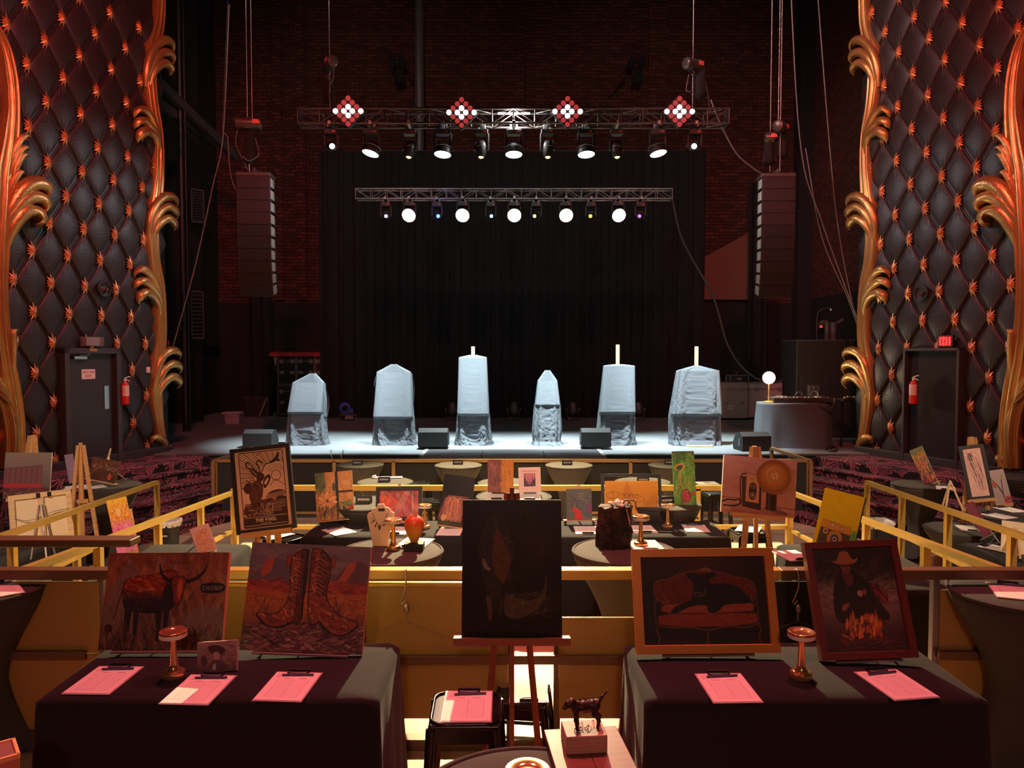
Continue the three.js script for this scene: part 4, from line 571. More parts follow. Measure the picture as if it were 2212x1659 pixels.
{ const a = at(583, 768, 22.8), b = at(697, 758, 22.8), t = thing('red_cover', 'dark red cloth cover lying over the stack of black road cases', 'cover', [(a[0] + b[0]) / 2, a[1], -23.1]); const W = b[0] - a[0]; obj('cloth', grid(60, 8, (u, v) => { const th = v * Math.PI; return [(u - 0.5) * W, 0.13 * Math.pow(Math.sin(th), 0.5) - 0.02 + 0.012 * Math.sin(u * 40), Math.cos(th) * 0.38 + 0.02 * Math.sin(u * 23)]; }), M.redCloth, t); obj('tassel', cy(0.05, 0.02, 0.28, 12, -W * 0.40, -0.17, 0.3), mat([0.35, 0.2, 0.22], 0.8), t); }
{ const p = on(503, 915, S), t = thing('storage_tub', 'grey plastic storage tub with rolled rim standing on the stage at the left', 'tub', p, 0.1); const k = -p[2] / FOC; obj('body', grid(48, 10, (u, v) => { const th = u * 2 * Math.PI, c = Math.cos(th), s = Math.sin(th), f = lerp(1, 1.18, v); return [Math.sign(c) * Math.pow(Math.abs(c), 0.4) * 0.19 * f, 0.3 * v, Math.sign(s) * Math.pow(Math.abs(s), 0.4) * 0.15 * f]; }, true), mat([0.30, 0.25, 0.27], 0.5), t); obj('rim', [rb(0.5, 0.05, 0.02, 0.008, 0, 0.3, 0.185), rb(0.5, 0.05, 0.02, 0.008, 0, 0.3, -0.185), rb(0.02, 0.05, 0.38, 0.008, 0.24, 0.3, 0), rb(0.02, 0.05, 0.38, 0.008, -0.24, 0.3, 0)], mat([0.33, 0.28, 0.30], 0.5), t); obj('handle', rb(0.16, 0.05, 0.03, 0.01, 0, 0.25, 0.185), mat([0.3, 0.25, 0.27], 0.5), t); }
{ const a = on(559, 903, S), b = at(571, 861, -a[2] - 0.0), t = thing('broom_stick', 'thin pale stick leaning in the dark left of the black cases', 'stick', a); obj('shaft', rod([0, 0.01, 0], [b[0] - a[0], b[1] - a[1], -0.2], 0.014), M.grey, t); obj('tip', cy(0.018, 0.018, 0.04, 10, 0, 0.02, 0), M.blackPlastic, t); const q = thing('road_case', 'plain black case in the dark behind the storage tub', 'road case', [on(535, 905, S)[0], S, a[2] - 0.7]); obj('body', rb(0.75, 0.62, 0.5, 0.02, 0, 0.31, 0), M.blackPlastic, q); obj('edge', bx(0.77, 0.03, 0.03, 0, 0.6, 0.25), M.darkGrey, q); }
{ const p = on(752, 908, S), t = thing('power_unit', 'small silver fronted power unit in a wire frame under the blue fan', 'power unit', [p[0], S, p[2]]); obj('box', rb(0.26, 0.13, 0.2, 0.01, 0.05, 0.09, 0), M.blackPlastic, t); obj('face', rb(0.24, 0.1, 0.01, 0.004, 0.05, 0.09, 0.102), M.steel, t); const e = []; for (const sx of [-1, 1]) for (const sz of [-1, 1]) e.push([[sx * 0.21, 0, sz * 0.14], [sx * 0.21, 0.17, sz * 0.14]]); for (const sz of [-1, 1]) e.push([[-0.21, 0.17, sz * 0.14], [0.21, 0.17, sz * 0.14]]); for (const [a, b] of e) obj('rail', rod(a, b, 0.008), M.dullSteel, t);
  const f = thing('blower_fan', 'round blue floor blower fan standing on the small wire frame', 'fan', [p[0] - 0.1, S + 0.18, p[2]], 0.3); obj('shell', put(lathe([[0.05, -0.11], [0.15, -0.11], [0.175, -0.08], [0.175, 0.08], [0.15, 0.11], [0.08, 0.11]], 32), 0, 0.18, 0, Math.PI / 2), M.blue, f); obj('outlet', rb(0.17, 0.14, 0.2, 0.02, 0.16, 0.09, 0), M.blue, f); obj('grille', put(new THREE.TorusGeometry(0.08, 0.012, 8, 24), 0, 0.18, 0.11), M.blackPlastic, f); obj('foot', rb(0.3, 0.03, 0.2, 0.01, 0.02, 0.015, 0), M.blackPlastic, f); }
[[1110, 'dark floor lamp standing by the curtain left of the narrowest covered easel'], [1237, 'dark floor lamp standing by the curtain right of the narrowest covered easel'], [977, 'dark floor lamp half hidden behind the tallest covered easel'], [1378, 'dark floor lamp half hidden right of the flat topped covered easel with tall mast']].forEach(([x, lab]) => {
  const p = on(x, 907, S), t = thing('floor_lamp_head', lab, 'stage light', [p[0], S, p[2]], 0, 'floor lamps by the curtain'); obj('base', rb(0.34, 0.1, 0.3, 0.02, 0, 0.05, 0), M.blackPlastic, t); for (const s of [-1, 1]) { obj('yoke_arm', rb(0.05, 0.24, 0.1, 0.02, s * 0.16, 0.2, 0), M.blackPlastic, t); obj('knob', cy(0.02, 0.02, 0.03, 12, s * 0.19, 0.31, 0.02, 0, 0, Math.PI / 2), M.steel, t); }
  obj('head', put(lathe([[0, -0.12], [0.1, -0.11], [0.13, 0], [0.12, 0.14], [0.09, 0.24], [0.05, 0.27], [0, 0.275]], 24), 0, 0.26, 0), mat([0.07, 0.065, 0.07], 0.3), t); obj('marker', rb(0.02, 0.035, 0.005, 0.002, -0.11, 0.05, 0.152), M.white, t);
});
[[709, 735, 'left'], [735, 752, 'right']].forEach(([x0, x1, w], i) => { const a = on(x0, 978, S), k = -a[2] / FOC; wire('cable', `${w} of two thin grey cables arching over the stage lip`, [add(a, [0, 0.012, -0.2]), add(a, [0.08, 0.05, 0.05]), add(a, [(x1 - x0) * k * 0.6, -0.02, 0.33]), add(a, [(x1 - x0) * k, -0.28, 0.36]), add(a, [(x1 - x0) * k + 0.02, -0.9, 0.37])], 0.008, M.paleCable, 'cable', 30); });
wire('cable', 'dark coil of cable lying at the right foot of the grey cloth table', [on(1790, 974, S), on(1800, 968, S), on(1812, 972, S), on(1806, 978, S), on(1794, 976, S), on(1802, 970, S)].map((p) => add(p, [0, 0.02, -0.1])), 0.02, M.cable);
{ const p = on(368, 970, S), t = thing('foot_lamp', 'small shiny knob lamp on the stage floor by the left gilded scroll foot', 'lamp', p); obj('body', lathe([[0, 0], [0.05, 0], [0.055, 0.03], [0.03, 0.07], [0, 0.08]], 16), M.blackPlastic, t); obj('dome', sp(0.025, 0.01, 0.07, 0.02), M.steel, t); }
{ const p = at(1425 / 1425 * 358, 743, 15.1), t = thing('alarm_box', 'small red alarm box on the wall beside the left gilded scroll', 'alarm', p); obj('body', rb(0.12, 0.14, 0.06, 0.01, 0, 0, 0), mat([0.6, 0.01, 0.06], 0.3), t); obj('lens', rb(0.04, 0.05, 0.02, 0.006, 0.03, -0.02, 0.035), M.white, t); }
{ const p = at(381, 823, 15.8), t = thing('wall_outlet', 'small white outlet plate in the dark behind the lowest left gilded curl', 'outlet', p); obj('plate', rb(0.10, 0.13, 0.015, 0.006, 0, 0, 0), M.white, t); for (const y of [-0.03, 0.03]) obj('socket', rb(0.04, 0.035, 0.01, 0.006, 0, y, 0.006), M.grey, t); }

// =====================================================================  THE HOUSE  =====================================================================
// carpeted stairs from the house floor to the stage, one flight at each side
for (const s of [-1, 1]) {
  const t = thing('carpeted_stairs', s < 0 ? 'broad stairs with pink and black leaf carpet below the left tufted wall' : 'broad stairs with pink and black leaf carpet below the right tufted wall', 'stairs'), X = (x) => s * -x;
  const E = [-5.9, -13.95], L = [-0.45, 0.893], D = [0.893, 0.45], len = 3.6;
  const land = new THREE.Shape([[E[0], E[1]], [E[0] + L[0] * len, E[1] + L[1] * len], [-8.5, -10.6], [-7.25, -14.05], [-7.0, -14.28], [E[0], -14.28]].map(([x, z]) => new THREE.Vector2(X(x), z)));
  obj('landing', put(new THREE.ExtrudeGeometry(land, { depth: 0.93, bevelEnabled: true, bevelSize: 0.02, bevelThickness: 0.02, bevelSegments: 2 }).rotateX(Math.PI / 2), 0, 0.93, 0), M.carpet, t);
  for (let i = 0; i < 5; i++) {
    const y = 0.80 - i * 0.16, a = i * 0.29 - 0.02, w = 0.33, c = [E[0] + L[0] * len / 2 + D[0] * (a + w / 2), E[1] + L[1] * len / 2 + D[1] * (a + w / 2)];
    obj('tread', [rb(w, 0.055, len, 0.025, X(c[0]), y - 0.028, c[1], 0, (s < 0 ? 1 : -1) * -Math.atan2(0.45, 0.893), 0)], M.carpet, t);
    const c2 = [c[0] - D[0] * 0.015, c[1] - D[1] * 0.015]; obj('riser', bx(w - 0.03, y - 0.05, len - 0.02, X(c2[0]), (y - 0.05) / 2, c2[1], 0, (s < 0 ? 1 : -1) * -Math.atan2(0.45, 0.893), 0), M.carpet, t);
  }
}
// rails
function railRun(name, label, a, b, n, m, o = {}) { // posts on a floor, a top rail and a middle rail
  const t = thing(name, label, 'railing', [0, 0, 0], 0, o.group), w = o.w ?? 0.055, low = o.low ?? 0.5, fa = o.fa ?? 0, fb = o.fb ?? fa;
  obj('top_rail', bar(a, b, w, w * 0.9), m, t); if (low) obj('middle_rail', bar(add(a, [0, -low, 0]), add(b, [0, -low, 0]), w * 0.8, w * 0.7), m, t); if (o.bottom) obj('bottom_rail', bar([a[0], fa + 0.12, a[2]], [b[0], fb + 0.12, b[2]], w * 0.8, w * 0.7), m, t);
  for (let i = 0; i <= n; i++) { const q = i / n, p = [lerp(a[0], b[0], q), lerp(a[1], b[1], q), lerp(a[2], b[2], q)], f = lerp(fa, fb, q); obj('post', bar([p[0], f, p[2]], [p[0], p[1] - 0.01, p[2]], w, w), m, t); obj('base_plate', rb(w * 2.2, 0.012, w * 2.2, 0.004, p[0], f + 0.006, p[2]), m, t); }
  return t;
}
const ZBAR = -12.95;
{ const t = railRun('stage_barrier', 'long bronze barrier rail running in front of the black stage face', [-5.2, 1.04, ZBAR], [5.2, 1.04, ZBAR], 10, M.bronze, { low: 0, bottom: true, w: 0.06 }); for (let i = 0; i < 10; i++) obj('panel', bx(0.97, 0.84, 0.02, -5.2 + 1.04 * (i + 0.5), 0.56, ZBAR), M.blackPaint, t); }
for (const s of [-1, 1]) railRun('side_rail', s < 0 ? 'short bronze rail with middle bar beside the left carpeted stairs' : 'short bronze rail with middle bar beside the right carpeted stairs', [s * 5.22, 1.04, -12.88], [s * 5.0, 1.10, -14.2], 2, M.bronze, { low: 0.62, w: 0.06 });
railRun('tier_rail', 'straight yellow brass rail across the edge of the middle tier', [-3.66, 1.15, -9.7], [3.66, 1.15, -9.7], 6, M.brass, { low: 0.52, w: 0.075 });
for (const s of [-1, 1]) {
  const w = s < 0 ? 'left' : 'right';
  railRun('ramp_rail', `sloping brass rail on the inner side of the ${w} ramp`, [s * 3.69, 1.08, -9.74], [s * 3.42, 1.40, -5.0], 4, M.brass, { fa: 0, fb: 0.45, w: 0.06 });
  railRun('ramp_rail', `sloping brass rail on the outer side of the ${w} ramp`, [s * 5.02, 1.10, -10.4], [s * 4.3, 1.38, -5.3], 4, M.brass, { fa: 0, fb: 0.43, w: 0.06 });
  const ra = [s * 3.62, s * 4.95]; struct(obj(s < 0 ? 'ramp_left' : 'ramp_right', grid(2, 2, (u, v) => [lerp(ra[0], ra[1], u), lerp(0.01, 0.46, v), lerp(-9.7, -4.9, v)]), M.planks));
}
// front railing with tan panels: wide top rail, band half way, panel above and below
const ZR = -4.5, kx = 4.5 / FOC, RX = (px) => (px - 1106) * kx, RY = (py) => EYE - (py - 765) * kx;
{
  const t = thing('front_railing', 'wide front railing with tan panels hung below its top rail, behind the near tables', 'railing', [0, 0, ZR]);
  const tY = RY(1243);
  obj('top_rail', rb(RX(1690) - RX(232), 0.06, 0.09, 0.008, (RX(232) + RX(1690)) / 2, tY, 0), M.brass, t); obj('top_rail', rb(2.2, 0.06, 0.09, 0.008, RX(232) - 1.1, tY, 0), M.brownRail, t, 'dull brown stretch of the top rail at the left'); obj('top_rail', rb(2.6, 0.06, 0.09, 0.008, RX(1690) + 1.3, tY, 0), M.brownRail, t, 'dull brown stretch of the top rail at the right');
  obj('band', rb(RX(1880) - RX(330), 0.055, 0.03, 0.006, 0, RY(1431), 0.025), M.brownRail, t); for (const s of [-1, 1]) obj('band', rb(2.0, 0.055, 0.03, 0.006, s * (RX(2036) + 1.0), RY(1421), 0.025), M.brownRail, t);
  const P = (x0, y0, x1, y1, m = M.tanPanel) => obj('panel', rb(RX(x1) - RX(x0), RY(y0) - RY(y1), 0.025, 0.006, (RX(x0) + RX(x1)) / 2, (RY(y0) + RY(y1)) / 2, -0.005), m, t);
  P(-500, 1262, 203, 1420); P(-500, 1422, 203, 1590); P(340, 1270, 783, 1430); P(786, 1270, 1098, 1430); P(340, 1432, 1098, 1566); P(1208, 1341, 1500, 1430); P(1208, 1432, 1870, 1566); P(2042, 1280, 2700, 1420); P(2042, 1422, 2700, 1590);
  P(1503, 1262, 1872, 1430, M.blackPaint);
  obj('lit_strip', rb(RX(1098) - RX(340), 0.02, 0.06, 0.004, (RX(340) + RX(1098)) / 2, RY(1267), 0.0), M.brass, t, 'bright strip along the panel top');
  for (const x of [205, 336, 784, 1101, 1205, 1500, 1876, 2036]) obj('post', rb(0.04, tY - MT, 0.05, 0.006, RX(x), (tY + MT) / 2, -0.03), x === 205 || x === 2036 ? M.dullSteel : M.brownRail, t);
  obj('ledge', rb(2.3, 0.05, 0.14, 0.01, RX(205) - 1.18, RY(1218), -0.5), M.brownRail, t);
  struct(obj('kerb', bx(13, 0.07, 0.08, 0, MT + 0.035, ZR - 0.02), M.brownRail));
}
for (const [x, lab] of [[876, 'wire hook hanging from the brass top rail over the tan panel'], [1722, 'wire hook hanging from the top rail in front of the black panel']]) {
  const t = thing('rail_hook', lab, 'hook', [RX(x), RY(1245), ZR + 0.05]); obj('hook', tb([[0, 0.03, -0.05], [0, 0.035, 0.005], [0.004, -0.05, 0.015], [-0.018, -0.13, 0.012], [-0.028, -0.15, 0.012], [-0.018, -0.165, 0.012], [0.0, -0.14, 0.012]], 0.005, 40), M.steel, t);
  obj('shackle', [lathe([[0, -0.03], [0.014, -0.02], [0.016, 0.02], [0, 0.03]], 12).translate(0.004, -0.19, 0.012), rod([0.004, -0.22, 0.012], [0.004, -0.27, 0.012], 0.005)], M.steel, t); for (const s of [-1, 1]) obj('wire', rod([0.004, -0.27, 0.014], [s * 0.36, -0.4, 0.014], 0.0018, 5), M.chain, t);
}

// ---------- tables ----------
function roundRect(w, d, r, u) { // a point and outward normal on a rounded rectangle, by the share of its outline
  const a = w - 2 * r, b = d - 2 * r, q = Math.PI * r / 2, T = 2 * (a + b) + 4 * q; let s = ((u % 1) + 1) % 1 * T;
  const side = [[a, (k) => [-a / 2 + k, d / 2, 0, 1]], [q, (k) => arc(a / 2, b / 2, Math.PI / 2 - k / r)], [b, (k) => [w / 2, b / 2 - k, 1, 0]], [q, (k) => arc(a / 2, -b / 2, -k / r)], [a, (k) => [a / 2 - k, -d / 2, 0, -1]], [q, (k) => arc(-a / 2, -b / 2, -Math.PI / 2 - k / r)], [b, (k) => [-w / 2, -b / 2 + k, -1, 0]], [q, (k) => arc(-a / 2, b / 2, Math.PI - k / r)]];
  function arc(cx, cz, an) { return [cx + Math.cos(an) * r, cz + Math.sin(an) * r, Math.cos(an), Math.sin(an)]; }
  for (const [l, f] of side) { if (s <= l) return f(s); s -= l; } return side[0][1](0);
}
function clothTable(label, pos, turn, w, d, h, m, seed, group) {
  const t = thing('cloth_table', label, 'table', pos, turn, group);
  obj('cloth', grid(260, 26, (u, v) => {
    const p = roundRect(w, d, 0.035, u), corner = Math.pow(Math.abs(p[2] * p[3]) * 2, 1), top = v < 0.2;
    if (top) { const k = v / 0.2; return [p[0] * k, h - 0.006 * Math.pow(k, 10), p[1] * k]; }
    const q = (v - 0.2) / 0.8, fl = q * (0.018 + 0.05 * corner) + 0.006 * smooth(0, 0.04, q) + q * (0.012 * Math.sin(u * 95 + seed) * (0.4 + fbm(u * 9, seed, 2)) + 0.010 * Math.sin(u * 41 + seed * 2)); return [p[0] + p[2] * fl, h * (1 - q) + 0.003, p[1] + p[3] * fl];
  }, true), m, t);
  for (const sx of [-1, 1]) for (const sz of [-1, 1]) obj('leg', rod([sx * (w / 2 - 0.1), 0, sz * (d / 2 - 0.08)], [sx * (w / 2 - 0.1), h - 0.03, sz * (d / 2 - 0.08)], 0.014), M.dullSteel, t);
  return t;
}
const cockGeo = ready(grid(96, 44, (u, v) => { // tight cover over a high round table: flat top, neck, four feet
  const a = u * 2 * Math.PI; if (v < 0.12) return [Math.cos(a) * 0.38 * v / 0.12, 1.07, Math.sin(a) * 0.38 * v / 0.12];
  const q = (v - 0.12) / 0.88, y = 1.07 * (1 - q), f = Math.pow(Math.abs(Math.cos(2 * a)), 3); let r;
  if (q < 0.035) r = 0.38 + 0.006 * Math.sin(q / 0.035 * Math.PI); else if (q < 0.52) r = lerp(0.38, 0.155, Math.pow(smooth(0.03, 0.55, q), 0.72)); else r = lerp(0.155, 0.25 + 0.14 * f, Math.pow((q - 0.52) / 0.48, 1.6));
  return [Math.cos(a) * r, Math.max(y, q > 0.97 ? 0.08 * (1 - f) : 0), Math.sin(a) * r];
}, true), M.spandex);
function cocktail(label, c, group, m = M.spandex) { // c: centre of the top
  const t = thing('high_round_table', label, 'table', [c[0], c[1] - 1.07, c[2]], 0.4, group);
  obj('cover', cockGeo, m, t); obj('rim', put(new THREE.TorusGeometry(0.381, 0.012, 8, 60), 0, 1.06, 0, Math.PI / 2), m, t); return t;
}
const rows = [[778, 1003, 'dim front row high round table farthest left, nearest the bronze barrier'], [990, 1004, 'front row high round table left of the middle, at the bronze barrier'], [1229, 1004, 'front row high round table right of the middle, at the bronze barrier'], [1452, 1004, 'dim front row high round table at the right, behind the green picture']];
const G1 = 'high round tables on the house floor', G2 = 'high round tables on the middle tier';
rows.forEach(([x, y, l]) => cocktail(l, on(x, y, 1.07), G1));
[[832, 1040, 'tan topped high round table of the second row, left, just behind the brass rail'], [1092, 1042, 'tan topped high round table of the second row, middle, behind the orange board picture'], [1388, 1040, 'tan topped high round table of the second row, right, behind the amber drawing']].forEach(([x, y, l]) => cocktail(l, on(x, y, 1.10), G1));
const T3 = on(1110, 1071, 1.44), T3L = on(790, 1086, 1.36), T3R = on(1432, 1086, 1.36);
cocktail('high round table behind the black easel picture, carrying two framed pieces', T3, G2); cocktail('high round table behind the flower painting with a reserved card', T3L, G2); cocktail('high round table left of the green picture with a reserved card', T3R, G2);
const TML = on(845, 1189, 1.44), TMR = on(1348, 1188, 1.44);
cocktail('high round table carrying the orange vase and the necklace stand', TML, G2); cocktail('high round table carrying the carved log and a gold lamp', TMR, G2);
const TA = on(240, 1047, 1.07), TAr = on(1990, 1046, 1.07), TB2 = on(2205, 1030, 1.07), TC2 = on(2072, 1142, 0.80);
cocktail('black high round table left of the stairs carrying the small brown picture', TA, G1); cocktail('black high round table right of the stairs carrying the bright floral canvas', TAr, G1); cocktail('black high round table at the right edge below the dark flower picture', TB2, G1); { const t = cocktail('low black round table behind the brass ramp rail beside the right cloth table', TC2, G1); t.scale.y = 0.8 / 1.07; t.position.y = 0; }
const TFL = on(-52, 1268, 1.50), TFR = on(2205, 1277, 1.50), TFB = [0.05, 1.53, -2.17];
cocktail('near high round table at the left edge with a bid sheet', TFL, G2); cocktail('near high round table at the right edge with a bid sheet', TFR, G2); cocktail('nearest high round table at the bottom edge under the wooden board', TFB, G2);

const HT = 1.31 - MT; // near tables
const NL = [(on(62, 1517, 1.31)[0] + on(809, 1517, 1.31)[0]) / 2, MT, -3.73], NW = 1.60, ND = 0.68;
clothTable('near left table under a black cloth, carrying the bull and boots paintings', NL, 0, NW, ND, HT, M.cloth, 1, 'black cloth tables');
const NR = [(on(1401, 1517, 1.31)[0] + on(2152, 1517, 1.31)[0]) / 2, MT, -3.73];
clothTable('near right table under a black cloth, carrying the sofa and campfire pictures', NR, 0, NW, ND, HT, M.cloth, 5, 'black cloth tables');
const MA = on(648, 1159, 1.21), MB = on(1577, 1156, 1.21), mw = (MB[0] - MA[0]) / 2;
clothTable('long middle table left of the black easel picture, carrying the flower painting', [MA[0] + mw / 2, MT, MA[2] - 0.34], 0, mw - 0.01, 0.68, 0.75, M.cloth, 2, 'black cloth tables'); clothTable('long middle table right of the black easel picture, carrying the amber drawing and green picture', [MB[0] - mw / 2, MT, MA[2] - 0.34], 0, mw - 0.01, 0.68, 0.75, M.cloth, 3, 'black cloth tables');
clothTable('grey lit cloth table behind the bull painting, carrying the yellow swirl canvas', [-2.78, MT, -5.95], 0, 0.86, 1.3, 0.75, M.cloth, 4, 'black cloth tables'); clothTable('grey lit cloth table behind the sofa picture, carrying the yellow camera painting', [2.84, MT, -5.95], 0, 0.92, 1.3, 0.75, M.cloth, 6, 'black cloth tables');
clothTable('cloth table outside the left ramp rail, carrying the canvas turned backwards', [-5.55, 0, -7.75], -0.12, 0.8, 1.9, 0.78, M.cloth, 7, 'black cloth tables'); clothTable('cloth table outside the right ramp rail, below the framed hand drawing', [5.56, 0, -7.42], 0.12, 0.8, 1.9, 0.78, M.cloth, 8, 'black cloth tables');

// reserved cards
{
  const mp = ctex(256, 96, (g, w, h) => { g.fillStyle = '#0d0a0a'; g.fillRect(0, 0, w, h); g.fillStyle = '#e8ddd2'; g.font = 'bold 40px sans-serif'; g.textAlign = 'center'; g.fillText('RESERVED', w / 2, 62, w - 24); });
  const face = new THREE.MeshStandardMaterial({ map: mp, roughness: 0.6 }), w = 0.17, h = 0.075; let first;
  const put1 = (x, y, Y, label, k = 1) => { const p = on(x, y, Y); let o; if (!first) { first = o = thing('reserved_card', label, 'table card', p, 0, 'black reserved cards'); obj('card', [bx(w, h, 0.004, 0, h / 2, 0.012, -0.3), bx(w, h, 0.004, 0, h / 2, -0.012, 0.3)], M.blackPlastic, o); obj('print', put(new THREE.PlaneGeometry(w - 0.004, h - 0.004), 0, h / 2, 0.0155, -0.3), face, o); } else o = dup(first, label, p, 0); return o; };
  put1(772, 1004, 1.075, 'black RESERVED card on the farthest left front row table'); put1(989, 1003, 1.075, 'black RESERVED card on the front row table left of the middle'); put1(1225, 1004, 1.075, 'black RESERVED card on the front row table right of the middle'); put1(1446, 1003, 1.075, 'black RESERVED card on the dim right front row table');
  put1(830, 1041, 1.105, 'black RESERVED card on the left second row table'); put1(1389, 1041, 1.105, 'black RESERVED card on the right second row table behind the amber drawing');
  put1(786, 1086, 1.365, 'black RESERVED card on the table behind the flower painting'); put1(1439, 1088, 1.365, 'black RESERVED card on the table left of the green picture').rotation.y = 0.25;
  const pp = on(838, 1032, 1.105), t = thing('folded_paper', 'white folded papers at the back of the left second row table', 'papers', pp, 0.05); obj('sheet', rb(0.42, 0.012, 0.10, 0.004, 0, 0.006, 0), M.paper, t); obj('flap', rb(0.05, 0.035, 0.08, 0.004, -0.2, 0.017, 0, 0, 0, 0.3), M.paper, t);
}
// metal stools
function stool(label, seat, w, floor, turn, group = 'black metal stools') {
  const t = thing('metal_stool', label, 'stool', [seat[0], floor, seat[2]], turn, group), h = seat[1] - floor, m = mat([0.02, 0.019, 0.019], 0.22, 0.6);
  obj('seat', [rb(w, 0.03, w, 0.014, 0, h - 0.022, 0)], m, t); const rim = []; for (let i = 0; i < 40; i++) { const p = roundRect(w - 0.02, w - 0.02, 0.06, i / 40); rim.push([p[0], h - 0.006, p[1]]); } obj('seat_rim', tb(rim, 0.010, 120, 6, true), m, t);
  obj('apron', [bx(w * 0.94, 0.07, 0.015, 0, h - 0.06, w * 0.47), bx(w * 0.94, 0.07, 0.015, 0, h - 0.06, -w * 0.47), bx(0.015, 0.07, w * 0.94, w * 0.47, h - 0.06, 0), bx(0.015, 0.07, w * 0.94, -w * 0.47, h - 0.06, 0)], m, t).userData.kind = 'stuff';
  for (const sx of [-1, 1]) for (const sz of [-1, 1]) { const a = [sx * w * 0.43, h - 0.03, sz * w * 0.43], b = [sx * (w * 0.43 + 0.05), 0.004, sz * (w * 0.43 + 0.05)], g = between(new THREE.CylinderGeometry(0.034, 0.022, 1, 4, 1), b, a); obj('leg', g, m, t); }
  for (const s of [-1, 1]) { const y = h * 0.32, q = w * 0.43 + 0.05 * (1 - y / h) * 0.9; obj('brace', bar([-q, y, s * q], [q, y, s * q], 0.012, 0.024), m, t); obj('brace', bar([s * q, y, -q], [s * q, y, q], 0.012, 0.024), m, t); }
  return t;
}
const ST1 = [...on(1007, 1527, 1.235)];
stool('nearest black metal stool between the two near tables, with a bid sheet on it', ST1, 0.335, MT, 0.02); const ST2 = on(1128, 1496, 0.86); stool('shiny black stool seen through the gap in the tan railing', ST2, 0.32, MT, -0.12);
const ST3 = on(618, 1160, 1.12); stool('black metal stool under THE FOOL picture', ST3, 0.32, MT, -0.5); const ST4 = on(1617, 1146, 1.10); stool('black metal stool in front of the flash camera painting', ST4, 0.32, MT, 0.15);
[[922, 1082, 0.98, 'tall black stool in the dark right of the red abstract picture'], [1545, 1064, 1.0, 'tall black stool left of the flash camera painting, behind the brass rail'], [905, 1044, 0.98, 'tall black stool right of the left second row table'], [1527, 1046, 0.9, 'tall black stool with a grey folder, right of the green picture']].forEach(([x, y, h, l]) => stool(l, on(x, y, h), 0.32, 0, 0.2));
{ const p = on(1527, 1045, 0.915), t = thing('folder', 'flat grey folder lying on a stool right of the green picture', 'folder', p, 0.1); obj('cover', rb(0.32, 0.014, 0.24, 0.004, 0, 0.008, 0), M.grey, t); obj('label', rb(0.10, 0.002, 0.05, 0.0008, 0, 0.016, 0), M.blackPlastic, t); }

// =====================================================================  PICTURES  =====================================================================
const depthOn = (px, py, Y) => -on(px, py, Y)[2];
// a true rectangle in the room fitted to four sighted corners, given its distance, its turn and how far it leans back
function fit(c, d, yaw = 0, tilt = 0) {
  const [tl, tr, br, bl] = c, P0 = at((bl[0] + br[0]) / 2, (bl[1] + br[1]) / 2, d), y = rad(yaw), t = rad(tilt), N = [Math.sin(y) * Math.cos(t), Math.sin(t), Math.cos(y) * Math.cos(t)], U = [Math.cos(y), 0, -Math.sin(y)], V = [-Math.sin(t) * Math.sin(y), Math.cos(t), -Math.sin(t) * Math.cos(y)], dot = (a, b) => a[0] * b[0] + a[1] * b[1] + a[2] * b[2];
  const E = [0, EYE, 0], q = [tl, tr, br, bl].map((p) => { const r = ray(...p), k = dot(sub(P0, E), N) / dot(r, N), w = sub(add(E, mul(r, k)), P0); return [dot(w, U), dot(w, V)]; });
  const xd = [(q[1][0] - q[0][0] + q[2][0] - q[3][0]) / 2, (q[1][1] - q[0][1] + q[2][1] - q[3][1]) / 2], yd = [(q[0][0] - q[3][0] + q[1][0] - q[2][0]) / 2, (q[0][1] - q[3][1] + q[1][1] - q[2][1]) / 2];
  const w = Math.hypot(...xd), h = Math.hypot(...yd), roll = (Math.atan2(xd[1], xd[0]) + Math.atan2(-yd[0], yd[1])) / 2, m = [0, 1].map((k) => (q[0][k] + q[1][k] + q[2][k] + q[3][k]) / 4);
  const C = add(P0, add(mul(U, m[0]), mul(V, m[1]))), cr = Math.cos(roll), sr = Math.sin(roll), X = add(mul(U, cr), mul(V, sr)), Y = add(mul(U, -sr), mul(V, cr));
  return { C, X, Y, N, w, h, yaw: y, B: add(C, mul(Y, -h / 2)) };
}
